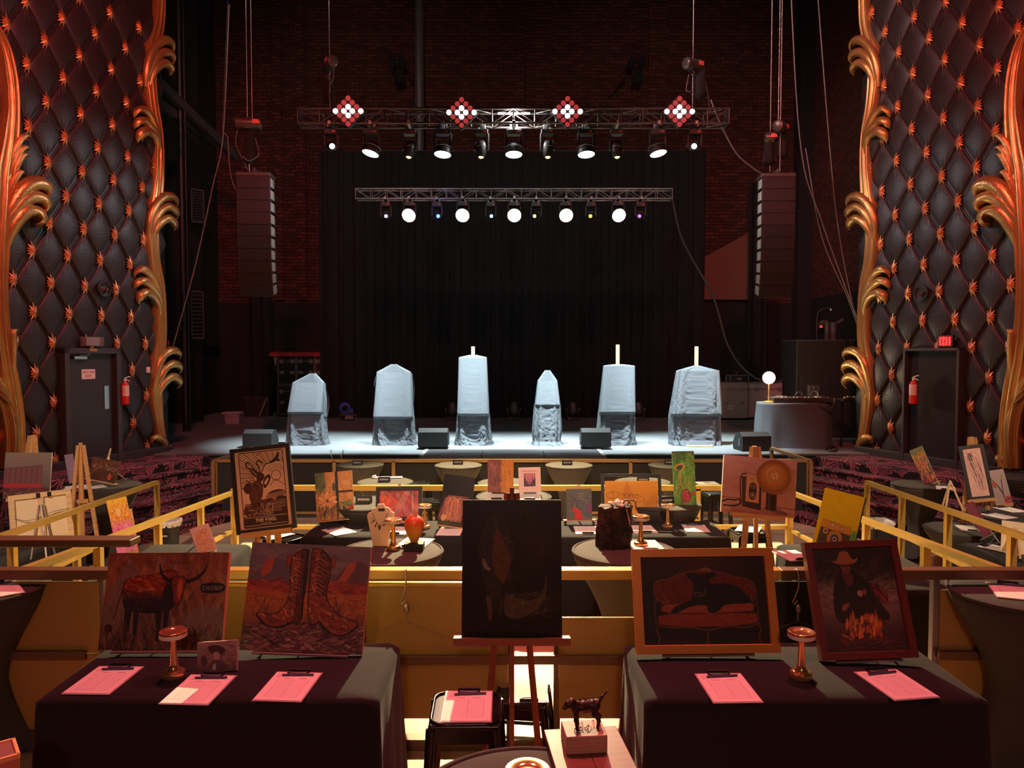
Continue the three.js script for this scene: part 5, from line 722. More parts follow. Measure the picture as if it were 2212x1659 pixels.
function picture(name, label, q, o = {}) {
  const t = thing(name, label, o.cat ?? 'painting'), th = o.th ?? 0.03, mt = o.map ? new THREE.MeshPhysicalMaterial({ map: o.map, roughness: o.rough ?? 0.55, clearcoat: o.gloss ?? 0, clearcoatRoughness: 0.15 }) : o.face;
  t.position.set(...q.C); t.quaternion.setFromRotationMatrix(new THREE.Matrix4().makeBasis(vec(q.X), vec(q.Y), vec(q.N)));
  const f = o.frame, fw = f ? f.w : 0, fd = f ? f.d ?? 0.03 : 0, iw = q.w - 2 * fw, ih = q.h - 2 * fw;
  if (f) { // four mitred rails
    const rail = (L) => { const s = new THREE.Shape([[-L / 2, 0], [L / 2, 0], [L / 2 - fw, fw], [-L / 2 + fw, fw]].map((p) => new THREE.Vector2(...p))); return new THREE.ExtrudeGeometry(s, { depth: fd, bevelEnabled: true, bevelSize: 0.0015, bevelThickness: 0.0025, bevelSegments: 1 }); };
    obj('frame_rail', put(rail(q.w), 0, -q.h / 2, -fd * 0.6), f.m, t); obj('frame_rail', put(rail(q.w).rotateZ(Math.PI), 0, q.h / 2, -fd * 0.6), f.m, t); obj('frame_rail', put(rail(q.h).rotateZ(Math.PI / 2), q.w / 2, 0, -fd * 0.6), f.m, t); obj('frame_rail', put(rail(q.h).rotateZ(-Math.PI / 2), -q.w / 2, 0, -fd * 0.6), f.m, t);
    if (!o.float) obj('backing', bx(iw + 0.004, ih + 0.004, 0.008, 0, 0, -fd * 0.6 + 0.004), o.back ?? M.cork, t);
    let pw = iw, ph = ih, ox = 0, oy = 0; if (o.mount) { pw = iw - 2 * o.mount.w; ph = ih - 2 * (o.mount.h ?? o.mount.w); const g = []; const mw2 = o.mount.w, mh = o.mount.h ?? mw2; g.push(bx(iw, mh, 0.003, 0, ih / 2 - mh / 2, 0), bx(iw, mh, 0.003, 0, -ih / 2 + mh / 2, 0), bx(mw2, ph, 0.003, -iw / 2 + mw2 / 2, 0, 0), bx(mw2, ph, 0.003, iw / 2 - mw2 / 2, 0, 0)); obj('mount', g, o.mount.m, t); }
    if (o.float) { pw = o.float[0] * iw; ph = o.float[1] * ih; ox = o.float[2] * iw; oy = o.float[3] * ih; }
    obj('print', put(new THREE.PlaneGeometry(pw, ph), ox, oy, o.float ? -0.001 : -0.002), mt, t); if (o.float) { obj('print_back', put(new THREE.PlaneGeometry(pw, ph), ox, oy, -0.003), M.paper, t); }
    if (o.glass) obj('glass_pane', bx(iw, ih, 0.002, 0, 0, 0.003), M.glass, t);
  } else {
    const g = new THREE.BoxGeometry(q.w, q.h, th).translate(0, 0, -th / 2), sm = o.side ?? M.canvasSide; g.userData.ready = true;
    obj('canvas', g, [sm, sm, sm, sm, mt, o.back ?? M.canvasBack], t);
  }
  return t;
}
// small folding table easel behind a picture: two front legs on the ledge line, one back leg
function tableEasel(label, q, Y, o = {}) {
  const m = o.m ?? M.alu, t = thing('table_easel', label, 'easel', [q.B[0], Y, q.B[2]]), L = (p) => sub(p, t.position.toArray()), r = o.r ?? 0.0055, sp1 = o.spread ?? 0.3, off = -(o.th ?? 0.035) - r * 1.2, nh = [Math.sin(q.yaw), 0, Math.cos(q.yaw)];
  const U = [Math.cos(q.yaw), 0, -Math.sin(q.yaw)], top = add(add(q.B, mul(q.Y, q.h * (o.top ?? 0.8))), mul(q.N, off));
  const Yv = [q.Y[0] * 0.25, q.Y[1], q.Y[2]], drop = (p) => { const k = (p[1] - Y - 0.004) / Yv[1]; return add(p, mul(Yv, -k)); };
  for (const s of [-1, 1]) { const b = add(add(q.B, mul(U, s * sp1 * q.w)), mul(q.N, off)), f = drop(b); obj('front_leg', rod(L(f), L(add(top, mul(U, s * 0.02))), r, 8), m, t); obj('foot', rod(L(f), L(add(f, mul(sub(b, f), Math.min(0.9, 0.02 / Math.max(0.01, Math.hypot(...sub(b, f))))))), r * 1.5, 8), M.blackPlastic, t); }
  const bk = [top[0] - nh[0] * (o.deep ?? 0.22), Y + 0.004, top[2] - nh[2] * (o.deep ?? 0.22)]; obj('back_leg', rod(L(bk), L(top), r, 8), m, t);
  const lz = add(q.B, add(mul(q.N, off * 0.3), mul(q.Y, -0.006))); obj('ledge', bar(L(add(lz, mul(q.X, -sp1 * 1.15 * q.w))), L(add(lz, mul(q.X, sp1 * 1.15 * q.w))), 0.045, 0.010), m, t);
  if (o.headUp) { const a = add(top, mul(q.Y, o.headUp)); obj('head', bar(L(top), L(a), 0.028, 0.014), m, t); for (const s of [-1, 1]) obj('shoulder', bar(L(add(top, mul(q.Y, o.headUp * 0.5))), L(add(top, mul(U, s * 0.045))), 0.02, 0.012), m, t); }
  return t;
}
// standing wooden tripod easel on a floor
function floorEasel(label, q, floor, o = {}) {
  const m = o.m ?? M.wood, t = thing('wooden_easel', label, 'easel', [q.B[0], floor, q.B[2]]), L = (p) => sub(p, t.position.toArray()), nh = [Math.sin(q.yaw), 0, Math.cos(q.yaw)], U = [Math.cos(q.yaw), 0, -Math.sin(q.yaw)], w = o.w ?? 0.03, off = -(o.th ?? 0.04) - 0.02;
  const upv = [q.Y[0] * 0.3, q.Y[1], q.Y[2]], top = add(add(q.B, mul(upv, q.h + (o.over ?? 0.1))), mul(q.N, off)), H = top[1] - floor, back = mul(nh, -1), base = add([q.B[0], floor, q.B[2]], mul(nh, o.fwd ?? 0.06));
  for (const s of [-1, 1]) { const f = add(base, mul(U, s * (o.spread ?? 0.26) * H * 0.6)); obj('front_leg', bar(L(f), L(add(top, mul(U, s * 0.025))), w, w * 0.7), m, t); }
  obj('back_leg', bar(L(add([top[0], floor, top[2]], mul(back, 0.32 * H))), L(add(top, mul(back, 0.02))), w, w * 0.7), m, t);
  if (o.mast !== false) obj('mast', bar(L(add(base, mul(back, 0.03 * H)).map((v, k) => (k === 1 ? floor + (o.mastFrom ?? 0.02) : v))), L(add(top, [0, o.mastUp ?? 0.03, 0])), w * 0.9, w * 0.6), m, t);
  const lz = add(q.B, add(mul(q.N, off * 0.2), mul(q.Y, -0.012))), lw = (o.ledge ?? 0.56) * q.w; obj('ledge', bar(L(add(lz, mul(q.X, -lw))), L(add(lz, mul(q.X, lw))), 0.07, 0.022), m, t); obj('lip', bar(L(add(add(lz, mul(q.X, -lw)), mul(q.N, 0.04))), L(add(add(lz, mul(q.X, lw)), mul(q.N, 0.04))), 0.012, 0.04), m, t);
  return t;
}
// ---------- brushwork ----------
const hsl = (h, s, l, a = 1) => `hsla(${h},${s}%,${l}%,${a})`;
function wash(g, w, h, cols) { const gr = g.createLinearGradient(0, 0, 0, h); cols.forEach((c, i) => gr.addColorStop(i / (cols.length - 1), c)); g.fillStyle = gr; g.fillRect(0, 0, w, h); }
function dabs(g, n, seed, x0, y0, x1, y1, len, wid, ang, cols, alpha = 0.35) { const r = rng(seed); g.lineCap = 'round'; for (let i = 0; i < n; i++) { const x = lerp(x0, x1, r()), y = lerp(y0, y1, r()), a = ang + (r() - 0.5) * 1.2, l = len * (0.4 + r()); g.globalAlpha = alpha * (0.4 + r()); g.strokeStyle = cols[Math.floor(r() * cols.length)]; g.lineWidth = wid * (0.4 + r()); g.beginPath(); g.moveTo(x, y); g.quadraticCurveTo(x + Math.cos(a) * l / 2 + (r() - 0.5) * wid * 2, y + Math.sin(a) * l / 2, x + Math.cos(a) * l, y + Math.sin(a) * l); g.stroke(); } g.globalAlpha = 1; }
function poly(g, pts, fill, stroke, lw = 2) { g.beginPath(); pts.forEach((p, i) => (i ? g.lineTo(...p) : g.moveTo(...p))); g.closePath(); if (fill) { g.fillStyle = fill; g.fill(); } if (stroke) { g.strokeStyle = stroke; g.lineWidth = lw; g.stroke(); } }
function blob(g, pts, fill, stroke, lw = 2, closed = true) { // smooth outline through points
  g.beginPath(); const n = pts.length, m = (a, b) => [(a[0] + b[0]) / 2, (a[1] + b[1]) / 2]; if (closed) { const s = m(pts[n - 1], pts[0]); g.moveTo(...s); for (let i = 0; i < n; i++) g.quadraticCurveTo(...pts[i], ...m(pts[i], pts[(i + 1) % n])); } else { g.moveTo(...pts[0]); for (let i = 1; i < n - 1; i++) g.quadraticCurveTo(...pts[i], ...m(pts[i], pts[i + 1])); g.lineTo(...pts[n - 1]); }
  if (fill) { g.fillStyle = fill; g.fill(); } if (stroke) { g.strokeStyle = stroke; g.lineWidth = lw; g.lineCap = 'round'; g.stroke(); }
}
const art = {};
art.bull = ctex(640, 512, (g, w, h) => {
  wash(g, w, h, ['#8a4434', '#a05c3a', '#8a5a40', '#6a5248', '#3c2822']); dabs(g, 500, 1, 0, 0, w, h, 60, 16, 1.5, ['#a84a2a', '#6a221c', '#b87040', '#8a7468', '#4a2a28', '#b88a60'], 0.35);
  blob(g, [[20, 200], [90, 60], [150, 40], [170, 140], [120, 330], [60, 480], [10, 480]], 'rgba(120,105,95,.55)'); blob(g, [[430, 330], [540, 280], [640, 290], [640, 470], [500, 480], [420, 440]], 'rgba(130,115,105,.55)');
  const body = [[93, 175], [100, 150], [130, 132], [168, 125], [242, 120], [290, 104], [320, 92], [350, 92], [385, 118], [380, 180], [356, 250], [340, 300], [300, 322], [217, 320], [140, 312], [108, 290], [96, 230]];
  for (const [x, y, k, e] of [[112, 280, 44, 466], [160, 290, 36, 440], [276, 290, 40, 470], [318, 280, 36, 446]]) blob(g, [[x, y], [x + k, y], [x + k * 0.86, (y + e) / 2], [x + k * 0.8, e], [x + k * 0.28, e], [x + k * 0.2, (y + e) / 2]], '#1d1a1e'); blob(g, body, '#8a2418', '#2a100e', 4);
  g.save(); g.beginPath(); body.forEach((p, i) => (i ? g.lineTo(...p) : g.moveTo(...p))); g.closePath(); g.clip(); dabs(g, 200, 2, 90, 90, 390, 240, 26, 9, 0.4, ['#c04a22', '#7a1a14', '#e07a30', '#a03020', '#d89048'], 0.6); const bg = g.createLinearGradient(0, 190, 0, 330); bg.addColorStop(0, 'rgba(28,26,34,0)'); bg.addColorStop(0.45, 'rgba(28,26,34,.85)'); bg.addColorStop(1, 'rgba(20,18,24,1)'); g.fillStyle = bg; g.fillRect(80, 180, 320, 160); dabs(g, 120, 5, 90, 220, 390, 330, 20, 4, 1.4, ['#3a3440', '#5a4a4c', '#141218', '#6a3a34'], 0.55); g.restore(); dabs(g, 60, 6, 100, 230, 360, 440, 44, 4, 1.5, ['#1d1a1e', '#4a3c3c', '#8a6a58'], 0.5);
  g.strokeStyle = '#3a1512'; g.lineWidth = 6; g.beginPath(); g.moveTo(97, 170); g.quadraticCurveTo(82, 260, 62, 350); g.stroke(); blob(g, [[330, 130], [300, 230], [330, 320], [380, 290], [400, 190], [390, 130]], '#1f1a1e');
  blob(g, [[348, 138], [372, 126], [400, 126], [422, 138], [424, 170], [414, 220], [406, 268], [388, 280], [368, 270], [362, 220], [350, 180]], '#8a2f1c', '#2a100e', 4); blob(g, [[384, 140], [410, 146], [408, 210], [396, 262], [382, 220]], '#c8683a'); blob(g, [[372, 262], [402, 262], [404, 278], [386, 288], [370, 278]], '#6a2018'); g.fillStyle = '#120a0a'; g.fillRect(360, 172, 10, 8); g.fillRect(410, 172, 9, 8); blob(g, [[346, 150], [318, 158], [326, 172], [350, 168]], '#5a1c14'); blob(g, [[424, 148], [452, 158], [442, 170], [424, 166]], '#5a1c14');
  blob(g, [[352, 146], [326, 140], [296, 112], [284, 84], [277, 58], [274, 62], [278, 92], [288, 124], [318, 156], [350, 162]], '#2a1614', '#2a1614', 3); blob(g, [[420, 146], [450, 142], [490, 122], [514, 94], [530, 62], [532, 68], [522, 104], [496, 138], [456, 160], [422, 160]], '#2a1614', '#2a1614', 3);
  g.font = 'bold 40px serif'; g.fillStyle = '#2e2622'; g.fillText('Turva', 392, 420, 110); g.strokeStyle = '#c8a890'; g.lineWidth = 1; g.strokeText('Turva', 392, 420, 110); g.font = 'bold 34px sans-serif'; g.fillStyle = '#1e1c1e'; blob(g, [[500, 170], [560, 160], [636, 168], [634, 212], [560, 222], [504, 214]], '#1e1c1e'); g.fillStyle = '#8a8078'; g.fillText('CHOMP', 512, 203, 112);
  g.font = 'italic 26px serif'; g.fillStyle = '#3a1814'; g.fillText('Nix', 322, 60); g.fillText('oeso', 372, 62); g.fillText('pesd', 196, 58); g.lineWidth = 2; g.strokeStyle = '#3a1814'; g.strokeRect(190, 30, 62, 36); blob(g, [[100, 30], [130, 20], [140, 60], [120, 80], [95, 70]], null, '#4a3a34', 3); g.beginPath(); g.arc(40, 400, 22, 0, 7); g.fillStyle = '#3a100e'; g.fill(); dabs(g, 200, 3, 0, 430, w, h, 50, 8, -1.4, ['#2a1816', '#5a2a20', '#8a5a40'], 0.5);
});
art.boots = ctex(640, 576, (g, w, h) => {
  wash(g, w, h, ['#7c7074', '#6e6068', '#745c56', '#904a32', '#a0522c', '#7a4234', '#5a3c3a']); dabs(g, 260, 4, 0, 0, w, 180, 90, 20, 0.1, ['#7a7078', '#9a8a88', '#6a5c66', '#a08a80'], 0.3);
  blob(g, [[20, 190], [70, 130], [110, 80], [190, 86], [230, 120], [250, 180], [250, 210], [20, 215]], '#6a5a66'); poly(g, [[60, 160], [90, 84], [130, 80], [120, 150], [80, 190]], '#b8553c'); blob(g, [[460, 190], [500, 130], [540, 80], [600, 80], [640, 110], [640, 210], [460, 215]], '#6a4a50'); poly(g, [[480, 190], [530, 90], [570, 82], [560, 130], [520, 200]], '#c0603e');
  g.fillStyle = '#a83a28'; g.fillRect(0, 205, w, 60); dabs(g, 260, 5, 0, 200, w, 300, 90, 10, 0.05, ['#c84a30', '#8a3028', '#d8683c', '#6a2c2c'], 0.45); g.fillStyle = '#b8622c'; g.fillRect(0, 262, w, 110); dabs(g, 240, 6, 0, 262, w, 390, 60, 9, 0.1, ['#d07a38', '#a04a24', '#c86830', '#7c4a2a'], 0.45); dabs(g, 260, 7, 0, 320, w, 420, 40, 4, -1.3, ['#5a2c22', '#3c2420', '#a85a34', '#5a5a40'], 0.6); g.fillStyle = '#6a3c3c'; g.fillRect(0, 430, w, 150); dabs(g, 500, 8, 0, 420, w, h, 46, 9, 0, ['#b87a70', '#4a2428', '#8a4a48', '#d09a88', '#2c1a1c'], 0.55);
  const boot = (f) => { g.save(); if (f) { g.translate(f, 0); g.scale(1, 1); } g.restore(); };
  const B1 = [[215, 85], [250, 40], [290, 25], [312, 30], [312, 200], [308, 290], [300, 330], [304, 400], [290, 430], [268, 430], [262, 410], [220, 440], [160, 452], [110, 440], [74, 400], [66, 380], [90, 372], [140, 388], [190, 366], [222, 320], [232, 260], [222, 170]], B2 = [[322, 60], [330, 20], [350, 18], [380, 26], [420, 60], [436, 96], [432, 190], [420, 270], [450, 330], [500, 376], [560, 396], [598, 398], [606, 420], [590, 450], [540, 482], [480, 478], [430, 440], [402, 410], [380, 430], [352, 426], [334, 360], [328, 200]];
  for (const B of [B1, B2]) { blob(g, B, '#8c3a26', '#28100e', 6); }
  const clip = (B, f) => { g.save(); g.beginPath(); B.forEach((p, i) => (i ? g.lineTo(...p) : g.moveTo(...p))); g.closePath(); g.clip(); f(); g.restore(); };
  clip(B1, () => { dabs(g, 360, 9, 60, 20, 320, 460, 22, 7, 1, ['#c86840', '#5a1e18', '#e0905a', '#3a1412', '#a84c30'], 0.6); g.fillStyle = 'rgba(30,10,10,.45)'; g.fillRect(265, 20, 60, 420); }); clip(B2, () => { dabs(g, 420, 10, 320, 10, 610, 490, 22, 7, 0.6, ['#d07848', '#5a1e18', '#e89a62', '#3a1412', '#b8583a'], 0.6); g.fillStyle = 'rgba(30,10,10,.4)'; g.fillRect(370, 30, 70, 250); });
  g.strokeStyle = '#2a100e'; g.lineWidth = 9; for (const B of [[[66, 386], [110, 440], [170, 456], [230, 440], [268, 416]], [[606, 424], [560, 478], [490, 484], [430, 450], [396, 412]]]) blob(g, B, null, '#201010', 9, false); blob(g, [[300, 30], [300, 180], [306, 400]], null, '#1a0c0c', 10, false); g.strokeStyle = '#e0a070'; g.lineWidth = 2; for (let i = 0; i < 9; i++) { const y = 60 + i * 22; blob(g, [[230, y + 40], [252, y + 12], [280, y + 30]], null, '#e0a878', 2, false); blob(g, [[345, y + 30], [366, y + 8], [404, y + 36]], null, '#e0a878', 2, false); }
  g.save(); g.translate(338, 40); g.rotate(Math.PI / 2); g.font = 'bold 26px sans-serif'; g.fillStyle = '#3a1612'; g.fillText('CHURRAL', 0, 6); g.restore(); for (const x of [200, 438]) blob(g, [[x, 60], [x + 16, 50], [x + 22, 100], [x + 6, 130], [x - 6, 100]], '#a04a34', '#3a1612', 3);
  g.font = 'bold 22px serif'; g.fillStyle = '#3a1612'; g.fillText('GLORIA', 470, 454);
});
art.bison = ctex(512, 704, (g, w, h) => {
  g.fillStyle = '#0d0808'; g.fillRect(0, 0, w, h); const gr = g.createRadialGradient(380, 220, 10, 400, 240, 190); gr.addColorStop(0, 'rgba(70,22,18,.6)'); gr.addColorStop(1, 'rgba(70,22,18,0)'); g.fillStyle = gr; g.fillRect(0, 0, w, h);
  const r = rng(21), bolt = (x, y, a, n, lw) => { for (let i = 0; i < n; i++) { const nx = x + Math.cos(a) * 16, ny = y + Math.sin(a) * 16; g.strokeStyle = `rgba(190,150,140,${0.16 + 0.25 * r()})`; g.lineWidth = lw; g.beginPath(); g.moveTo(x, y); g.lineTo(nx, ny); g.stroke(); x = nx; y = ny; a += (r() - 0.5) * 1.1; if (r() < 0.25 && lw > 1) bolt(x, y, a + (r() - 0.5) * 2, Math.floor(n / 2), lw * 0.6); } }; bolt(330, 30, 1.5, 10, 2); bolt(352, 180, 0.5, 14, 2); bolt(352, 180, 2.9, 5, 1.6); bolt(460, 200, 1.4, 6, 1.4); bolt(230, 400, -0.2, 9, 1.6); bolt(230, 420, -0.4, 9, 1.4);
  blob(g, [[120, 120], [160, 60], [210, 70], [250, 160], [270, 260], [260, 300], [230, 400], [200, 450], [180, 560], [150, 600], [140, 500], [100, 380], [80, 240]], '#2a211c'); dabs(g, 420, 22, 90, 70, 260, 520, 26, 4, 1.3, ['#4a3a30', '#3a2c26', '#1c1412', '#5a4638'], 0.4);
  blob(g, [[180, 130], [205, 190], [240, 270], [256, 310], [232, 390], [212, 440], [196, 420], [160, 350], [150, 300], [160, 210]], '#5a3524'); dabs(g, 160, 23, 160, 180, 240, 420, 20, 3, 0.5, ['#7a4a30', '#3a2018', '#8a5a40'], 0.5); blob(g, [[104, 300], [108, 340], [130, 362], [150, 356], [128, 342], [116, 310]], '#8a7260', '#8a7260', 5); blob(g, [[120, 480], [150, 500], [158, 600], [140, 630], [132, 560]], '#5a4238'); blob(g, [[190, 500], [210, 480], [205, 580], [186, 620]], '#3a2c28');
  blob(g, [[226, 470], [260, 490], [330, 520], [400, 500], [430, 430], [424, 380], [440, 420], [430, 500], [380, 570], [300, 610], [220, 600], [212, 540]], '#4a3d2a'); dabs(g, 320, 24, 220, 480, 430, 600, 26, 4, -0.4, ['#6a5a3e', '#3a2f20', '#7a6a4a'], 0.4);
});
art.sofa = ctex(640, 460, (g, w, h) => {
  wash(g, w, h, ['#2a0c06', '#1c0805', '#120605', '#0a0505']); const gr = g.createRadialGradient(320, 60, 20, 320, 90, 300); gr.addColorStop(0, 'rgba(120,50,20,.45)'); gr.addColorStop(1, 'rgba(60,20,10,0)'); g.fillStyle = gr; g.fillRect(0, 0, w, 280);
  blob(g, [[70, 260], [64, 150], [90, 120], [150, 120], [190, 90], [300, 74], [400, 80], [480, 110], [560, 124], [590, 170], [585, 260]], '#6a1c10', '#7a4428', 7); dabs(g, 120, 30, 90, 110, 570, 250, 30, 8, 1.4, ['#84281a', '#4a120c', '#9a3a22'], 0.35); blob(g, [[300, 74], [330, 60], [350, 62], [372, 78]], '#8a5430', '#a06a3c', 4);
  blob(g, [[90, 270], [120, 246], [300, 240], [560, 240], [576, 272], [560, 296], [110, 300]], '#a8452a', '#4a140c', 4); blob(g, [[76, 320], [90, 300], [570, 296], [588, 320], [580, 360], [330, 372], [84, 362]], '#96381f', '#4a140c', 4); dabs(g, 200, 31, 90, 246, 570, 350, 30, 5, 0, ['#b85434', '#84301c', '#c86a44'], 0.35);
  g.strokeStyle = '#6a3a20'; g.lineWidth = 8; blob(g, [[70, 350], [140, 378], [220, 362], [325, 392], [430, 362], [520, 380], [596, 350]], null, '#6a3a20', 9, false); for (const [x, y, k] of [[78, 360, -1], [325, 390, 0], [588, 360, 1]]) blob(g, [[x, y], [x + k * 14, y + 20], [x - k * 6, y + 60], [x + k * 3, y + 90]], null, '#5a3420', 9, false); for (const x of [62, 592]) blob(g, [[x, 180], [x + (x < 300 ? 14 : -14), 220], [x, 260], [x + (x < 300 ? 6 : -6), 350]], null, '#5a3018', 9, false);
  blob(g, [[270, 84], [300, 96], [330, 94], [360, 86], [372, 84], [390, 90], [380, 112], [350, 116], [348, 150], [420, 140], [500, 160], [560, 230], [560, 250], [420, 250], [400, 280], [360, 300], [330, 290], [340, 250], [240, 260], [170, 300], [140, 290], [180, 256], [260, 230], [262, 200], [270, 170], [268, 130], [240, 110], [236, 88]], '#0a0606', '#1c0f0c', 3); blob(g, [[270, 190], [296, 186], [312, 200], [296, 216], [274, 210]], '#2c1c1c', '#a09090', 2); g.strokeStyle = '#c0a8a0'; g.lineWidth = 2; g.beginPath(); g.moveTo(330, 170); g.quadraticCurveTo(330, 196, 312, 210); g.stroke();
});
art.cowboy = ctex(512, 640, (g, w, h) => {
  wash(g, w, h, ['#2a1512', '#321a16', '#8a6a62', '#7a5a52', '#4a2c26', '#341a16']); dabs(g, 260, 40, 0, 0, w, 220, 60, 16, 2.2, ['#1c0e0c', '#4a2a24', '#3a1f1a'], 0.5); g.fillStyle = 'rgba(140,110,104,.5)'; g.fillRect(0, 215, w, 120); dabs(g, 160, 41, 0, 200, w, 380, 70, 14, 0.1, ['#a08078', '#6a4a44', '#5a3630'], 0.35);
  blob(g, [[330, 230], [380, 230], [440, 280], [450, 330], [400, 360], [340, 330]], '#8a3028', '#4a1612', 4); for (let i = 0; i < 4; i++) blob(g, [[345 + i * 20, 240 + i * 12], [400 + i * 10, 270 + i * 14], [440, 330 + i * 6]], null, '#3a1210', 5, false);
  blob(g, [[120, 210], [180, 150], [240, 140], [320, 190], [350, 270], [380, 340], [440, 420], [430, 460], [330, 450], [240, 430], [130, 480], [90, 430], [95, 320]], '#1c0f0e'); dabs(g, 160, 42, 110, 170, 400, 450, 50, 8, 1.4, ['#2c1a18', '#120908', '#3a221e'], 0.5); blob(g, [[175, 160], [200, 150], [240, 160], [250, 210], [210, 250], [185, 210]], '#6a2a26'); blob(g, [[180, 100], [200, 96], [236, 100], [240, 140], [220, 166], [196, 164], [180, 136]], '#8a4a38'); g.fillStyle = '#3a1a14'; g.fillRect(184, 100, 54, 16); g.fillRect(202, 140, 26, 4);
  blob(g, [[120, 70], [150, 84], [170, 60], [180, 24], [220, 16], [246, 30], [256, 70], [280, 76], [300, 56], [290, 92], [240, 108], [180, 106], [140, 94]], '#b8663a', '#5a2a18', 3); blob(g, [[250, 270], [290, 268], [290, 306], [260, 310]], '#b08070'); blob(g, [[290, 262], [318, 268], [312, 300], [292, 300]], '#8a4a38'); blob(g, [[150, 350], [200, 340], [190, 366], [150, 400], [140, 380]], '#8a4a38');
  const r = rng(43); for (let i = 0; i < 90; i++) { const x = 150 + r() * 220, y = 440 + r() * 130, k = 20 + r() * 55; blob(g, [[x, y], [x + 12, y - k * 0.4], [x + 6, y - k], [x - 6, y - k * 0.5], [x - 10, y]], hsl(12 + r() * 24, 90, 38 + r() * 26, 0.55)); } blob(g, [[110, 520], [180, 560], [190, 580], [120, 545]], '#b85a2a'); blob(g, [[200, 590], [290, 520], [300, 540], [220, 606]], '#4a1c10'); dabs(g, 120, 44, 60, 560, 460, 640, 50, 6, 0.1, ['#5a2a1c', '#2a120e', '#7a3a24'], 0.5);
});
art.portrait = ctex(256, 192, (g, w, h) => { wash(g, w, h, ['#b08a86', '#9a7070', '#6a4a4c']); dabs(g, 80, 50, 0, 0, w, h, 40, 12, 0.3, ['#c09a94', '#7a5254', '#5a3a40'], 0.3); blob(g, [[60, 30], [110, 20], [170, 36], [190, 70], [150, 90], [90, 80]], '#4a3034'); blob(g, [[100, 70], [130, 62], [150, 84], [140, 116], [112, 118]], '#c49a8c'); blob(g, [[90, 120], [150, 112], [190, 150], [180, 192], [80, 192]], '#6a4650'); blob(g, [[20, 80], [60, 90], [70, 150], [30, 150]], '#5a3a40'); blob(g, [[96, 150], [120, 130], [128, 176], [100, 184]], '#d0b0a8'); });
art.fool = ctex(512, 704, (g, w, h) => {
  g.fillStyle = '#e8c2ac'; g.fillRect(0, 0, w, h); g.fillStyle = '#3a1712'; g.strokeStyle = '#3a1712'; g.lineWidth = 7; g.beginPath(); g.roundRect(40, 14, 432, 676, 16); g.stroke(); const cx = 410, cyy = 250; g.save(); g.beginPath(); g.rect(44, 18, 424, 520); g.clip();
  for (let i = 0; i < 70; i++) { const a = -Math.PI + i / 70 * Math.PI * 1.3 - 0.3; g.lineWidth = i % 3 ? 3 : 6; g.beginPath(); g.moveTo(cx + Math.cos(a) * 230, cyy + Math.sin(a) * 130); g.lineTo(cx + Math.cos(a) * 620, cyy + Math.sin(a) * 520); g.stroke(); } g.restore();
  g.lineWidth = 5; g.beginPath(); g.arc(390, 245, 46, 0, 7); g.stroke(); for (let i = 0; i < 7; i++) { const a = -2.4 + i * 0.28; g.lineWidth = 3; g.beginPath(); g.moveTo(390 + Math.cos(a) * 60, 245 + Math.sin(a) * 60); g.lineTo(390 + Math.cos(a) * 112, 245 + Math.sin(a) * 112); g.stroke(); } g.lineWidth = 4; g.beginPath(); g.arc(228, 36, 9, 0, 7); g.stroke();
  blob(g, [[330, 120], [370, 96], [396, 84], [420, 40], [440, 30], [434, 80], [420, 96], [444, 110], [440, 124], [404, 112], [380, 124], [340, 134]], '#3a1712');
  g.lineWidth = 4; blob(g, [[330, 330], [366, 270], [420, 300], [468, 340]], null, '#3a1712', 4, false); poly(g, [[330, 360], [380, 320], [430, 350], [468, 346], [468, 420], [300, 400]], '#e8c2ac'); blob(g, [[270, 420], [340, 372], [470, 376], [470, 440], [280, 450]], '#4a2018'); for (let i = 0; i < 18; i++) { g.strokeStyle = '#e8c2ac'; g.lineWidth = 1.5; g.beginPath(); g.moveTo(280, 410 + i * 3); g.lineTo(470, 384 + i * 4); g.stroke(); }
  blob(g, [[46, 500], [120, 470], [300, 440], [360, 450], [330, 500], [300, 600], [46, 600]], '#5a2a20'); dabs(g, 160, 60, 50, 470, 320, 590, 46, 3, 0.1, ['#e8c2ac', '#2a100c'], 0.8); dabs(g, 90, 61, 200, 470, 330, 600, 60, 3, 1.5, ['#e8c2ac', '#2a100c'], 0.8); poly(g, [[330, 600], [340, 470], [400, 430], [468, 440], [468, 600]], '#3a1712'); for (let i = 0; i < 16; i++) { const x = 350 + (i % 6) * 20, y = 480 + Math.floor(i / 6) * 34; poly(g, [[x, y - 20], [x + 10, y + 14], [x - 10, y + 14]], '#3a1712', '#e8c2ac', 2); }
  blob(g, [[120, 460], [110, 380], [150, 300], [190, 270], [230, 280], [256, 330], [240, 420], [210, 470], [150, 490]], '#5a2a20', '#2a100c', 4); dabs(g, 220, 62, 120, 280, 240, 480, 18, 2.5, 1.2, ['#8a5444', '#2a100c', '#c08a78'], 0.7); blob(g, [[196, 270], [200, 220], [230, 200], [268, 220], [280, 250], [250, 280], [216, 290]], '#4a2018', '#2a100c', 4); blob(g, [[200, 226], [150, 180], [130, 170], [150, 200], [196, 250]], '#5a2a20', '#2a100c', 3); blob(g, [[214, 216], [186, 168], [170, 160], [180, 190], [210, 232]], '#5a2a20', '#2a100c', 3);
  blob(g, [[222, 204], [170, 170], [110, 150], [100, 110], [130, 96], [150, 120]], null, '#3a1712', 13, false); blob(g, [[236, 200], [230, 150], [200, 110], [240, 90], [270, 120]], null, '#3a1712', 12, false); blob(g, [[250, 204], [280, 150], [300, 130], [330, 130]], null, '#3a1712', 9, false); blob(g, [[176, 170], [160, 140], [176, 124]], null, '#3a1712', 8, false);
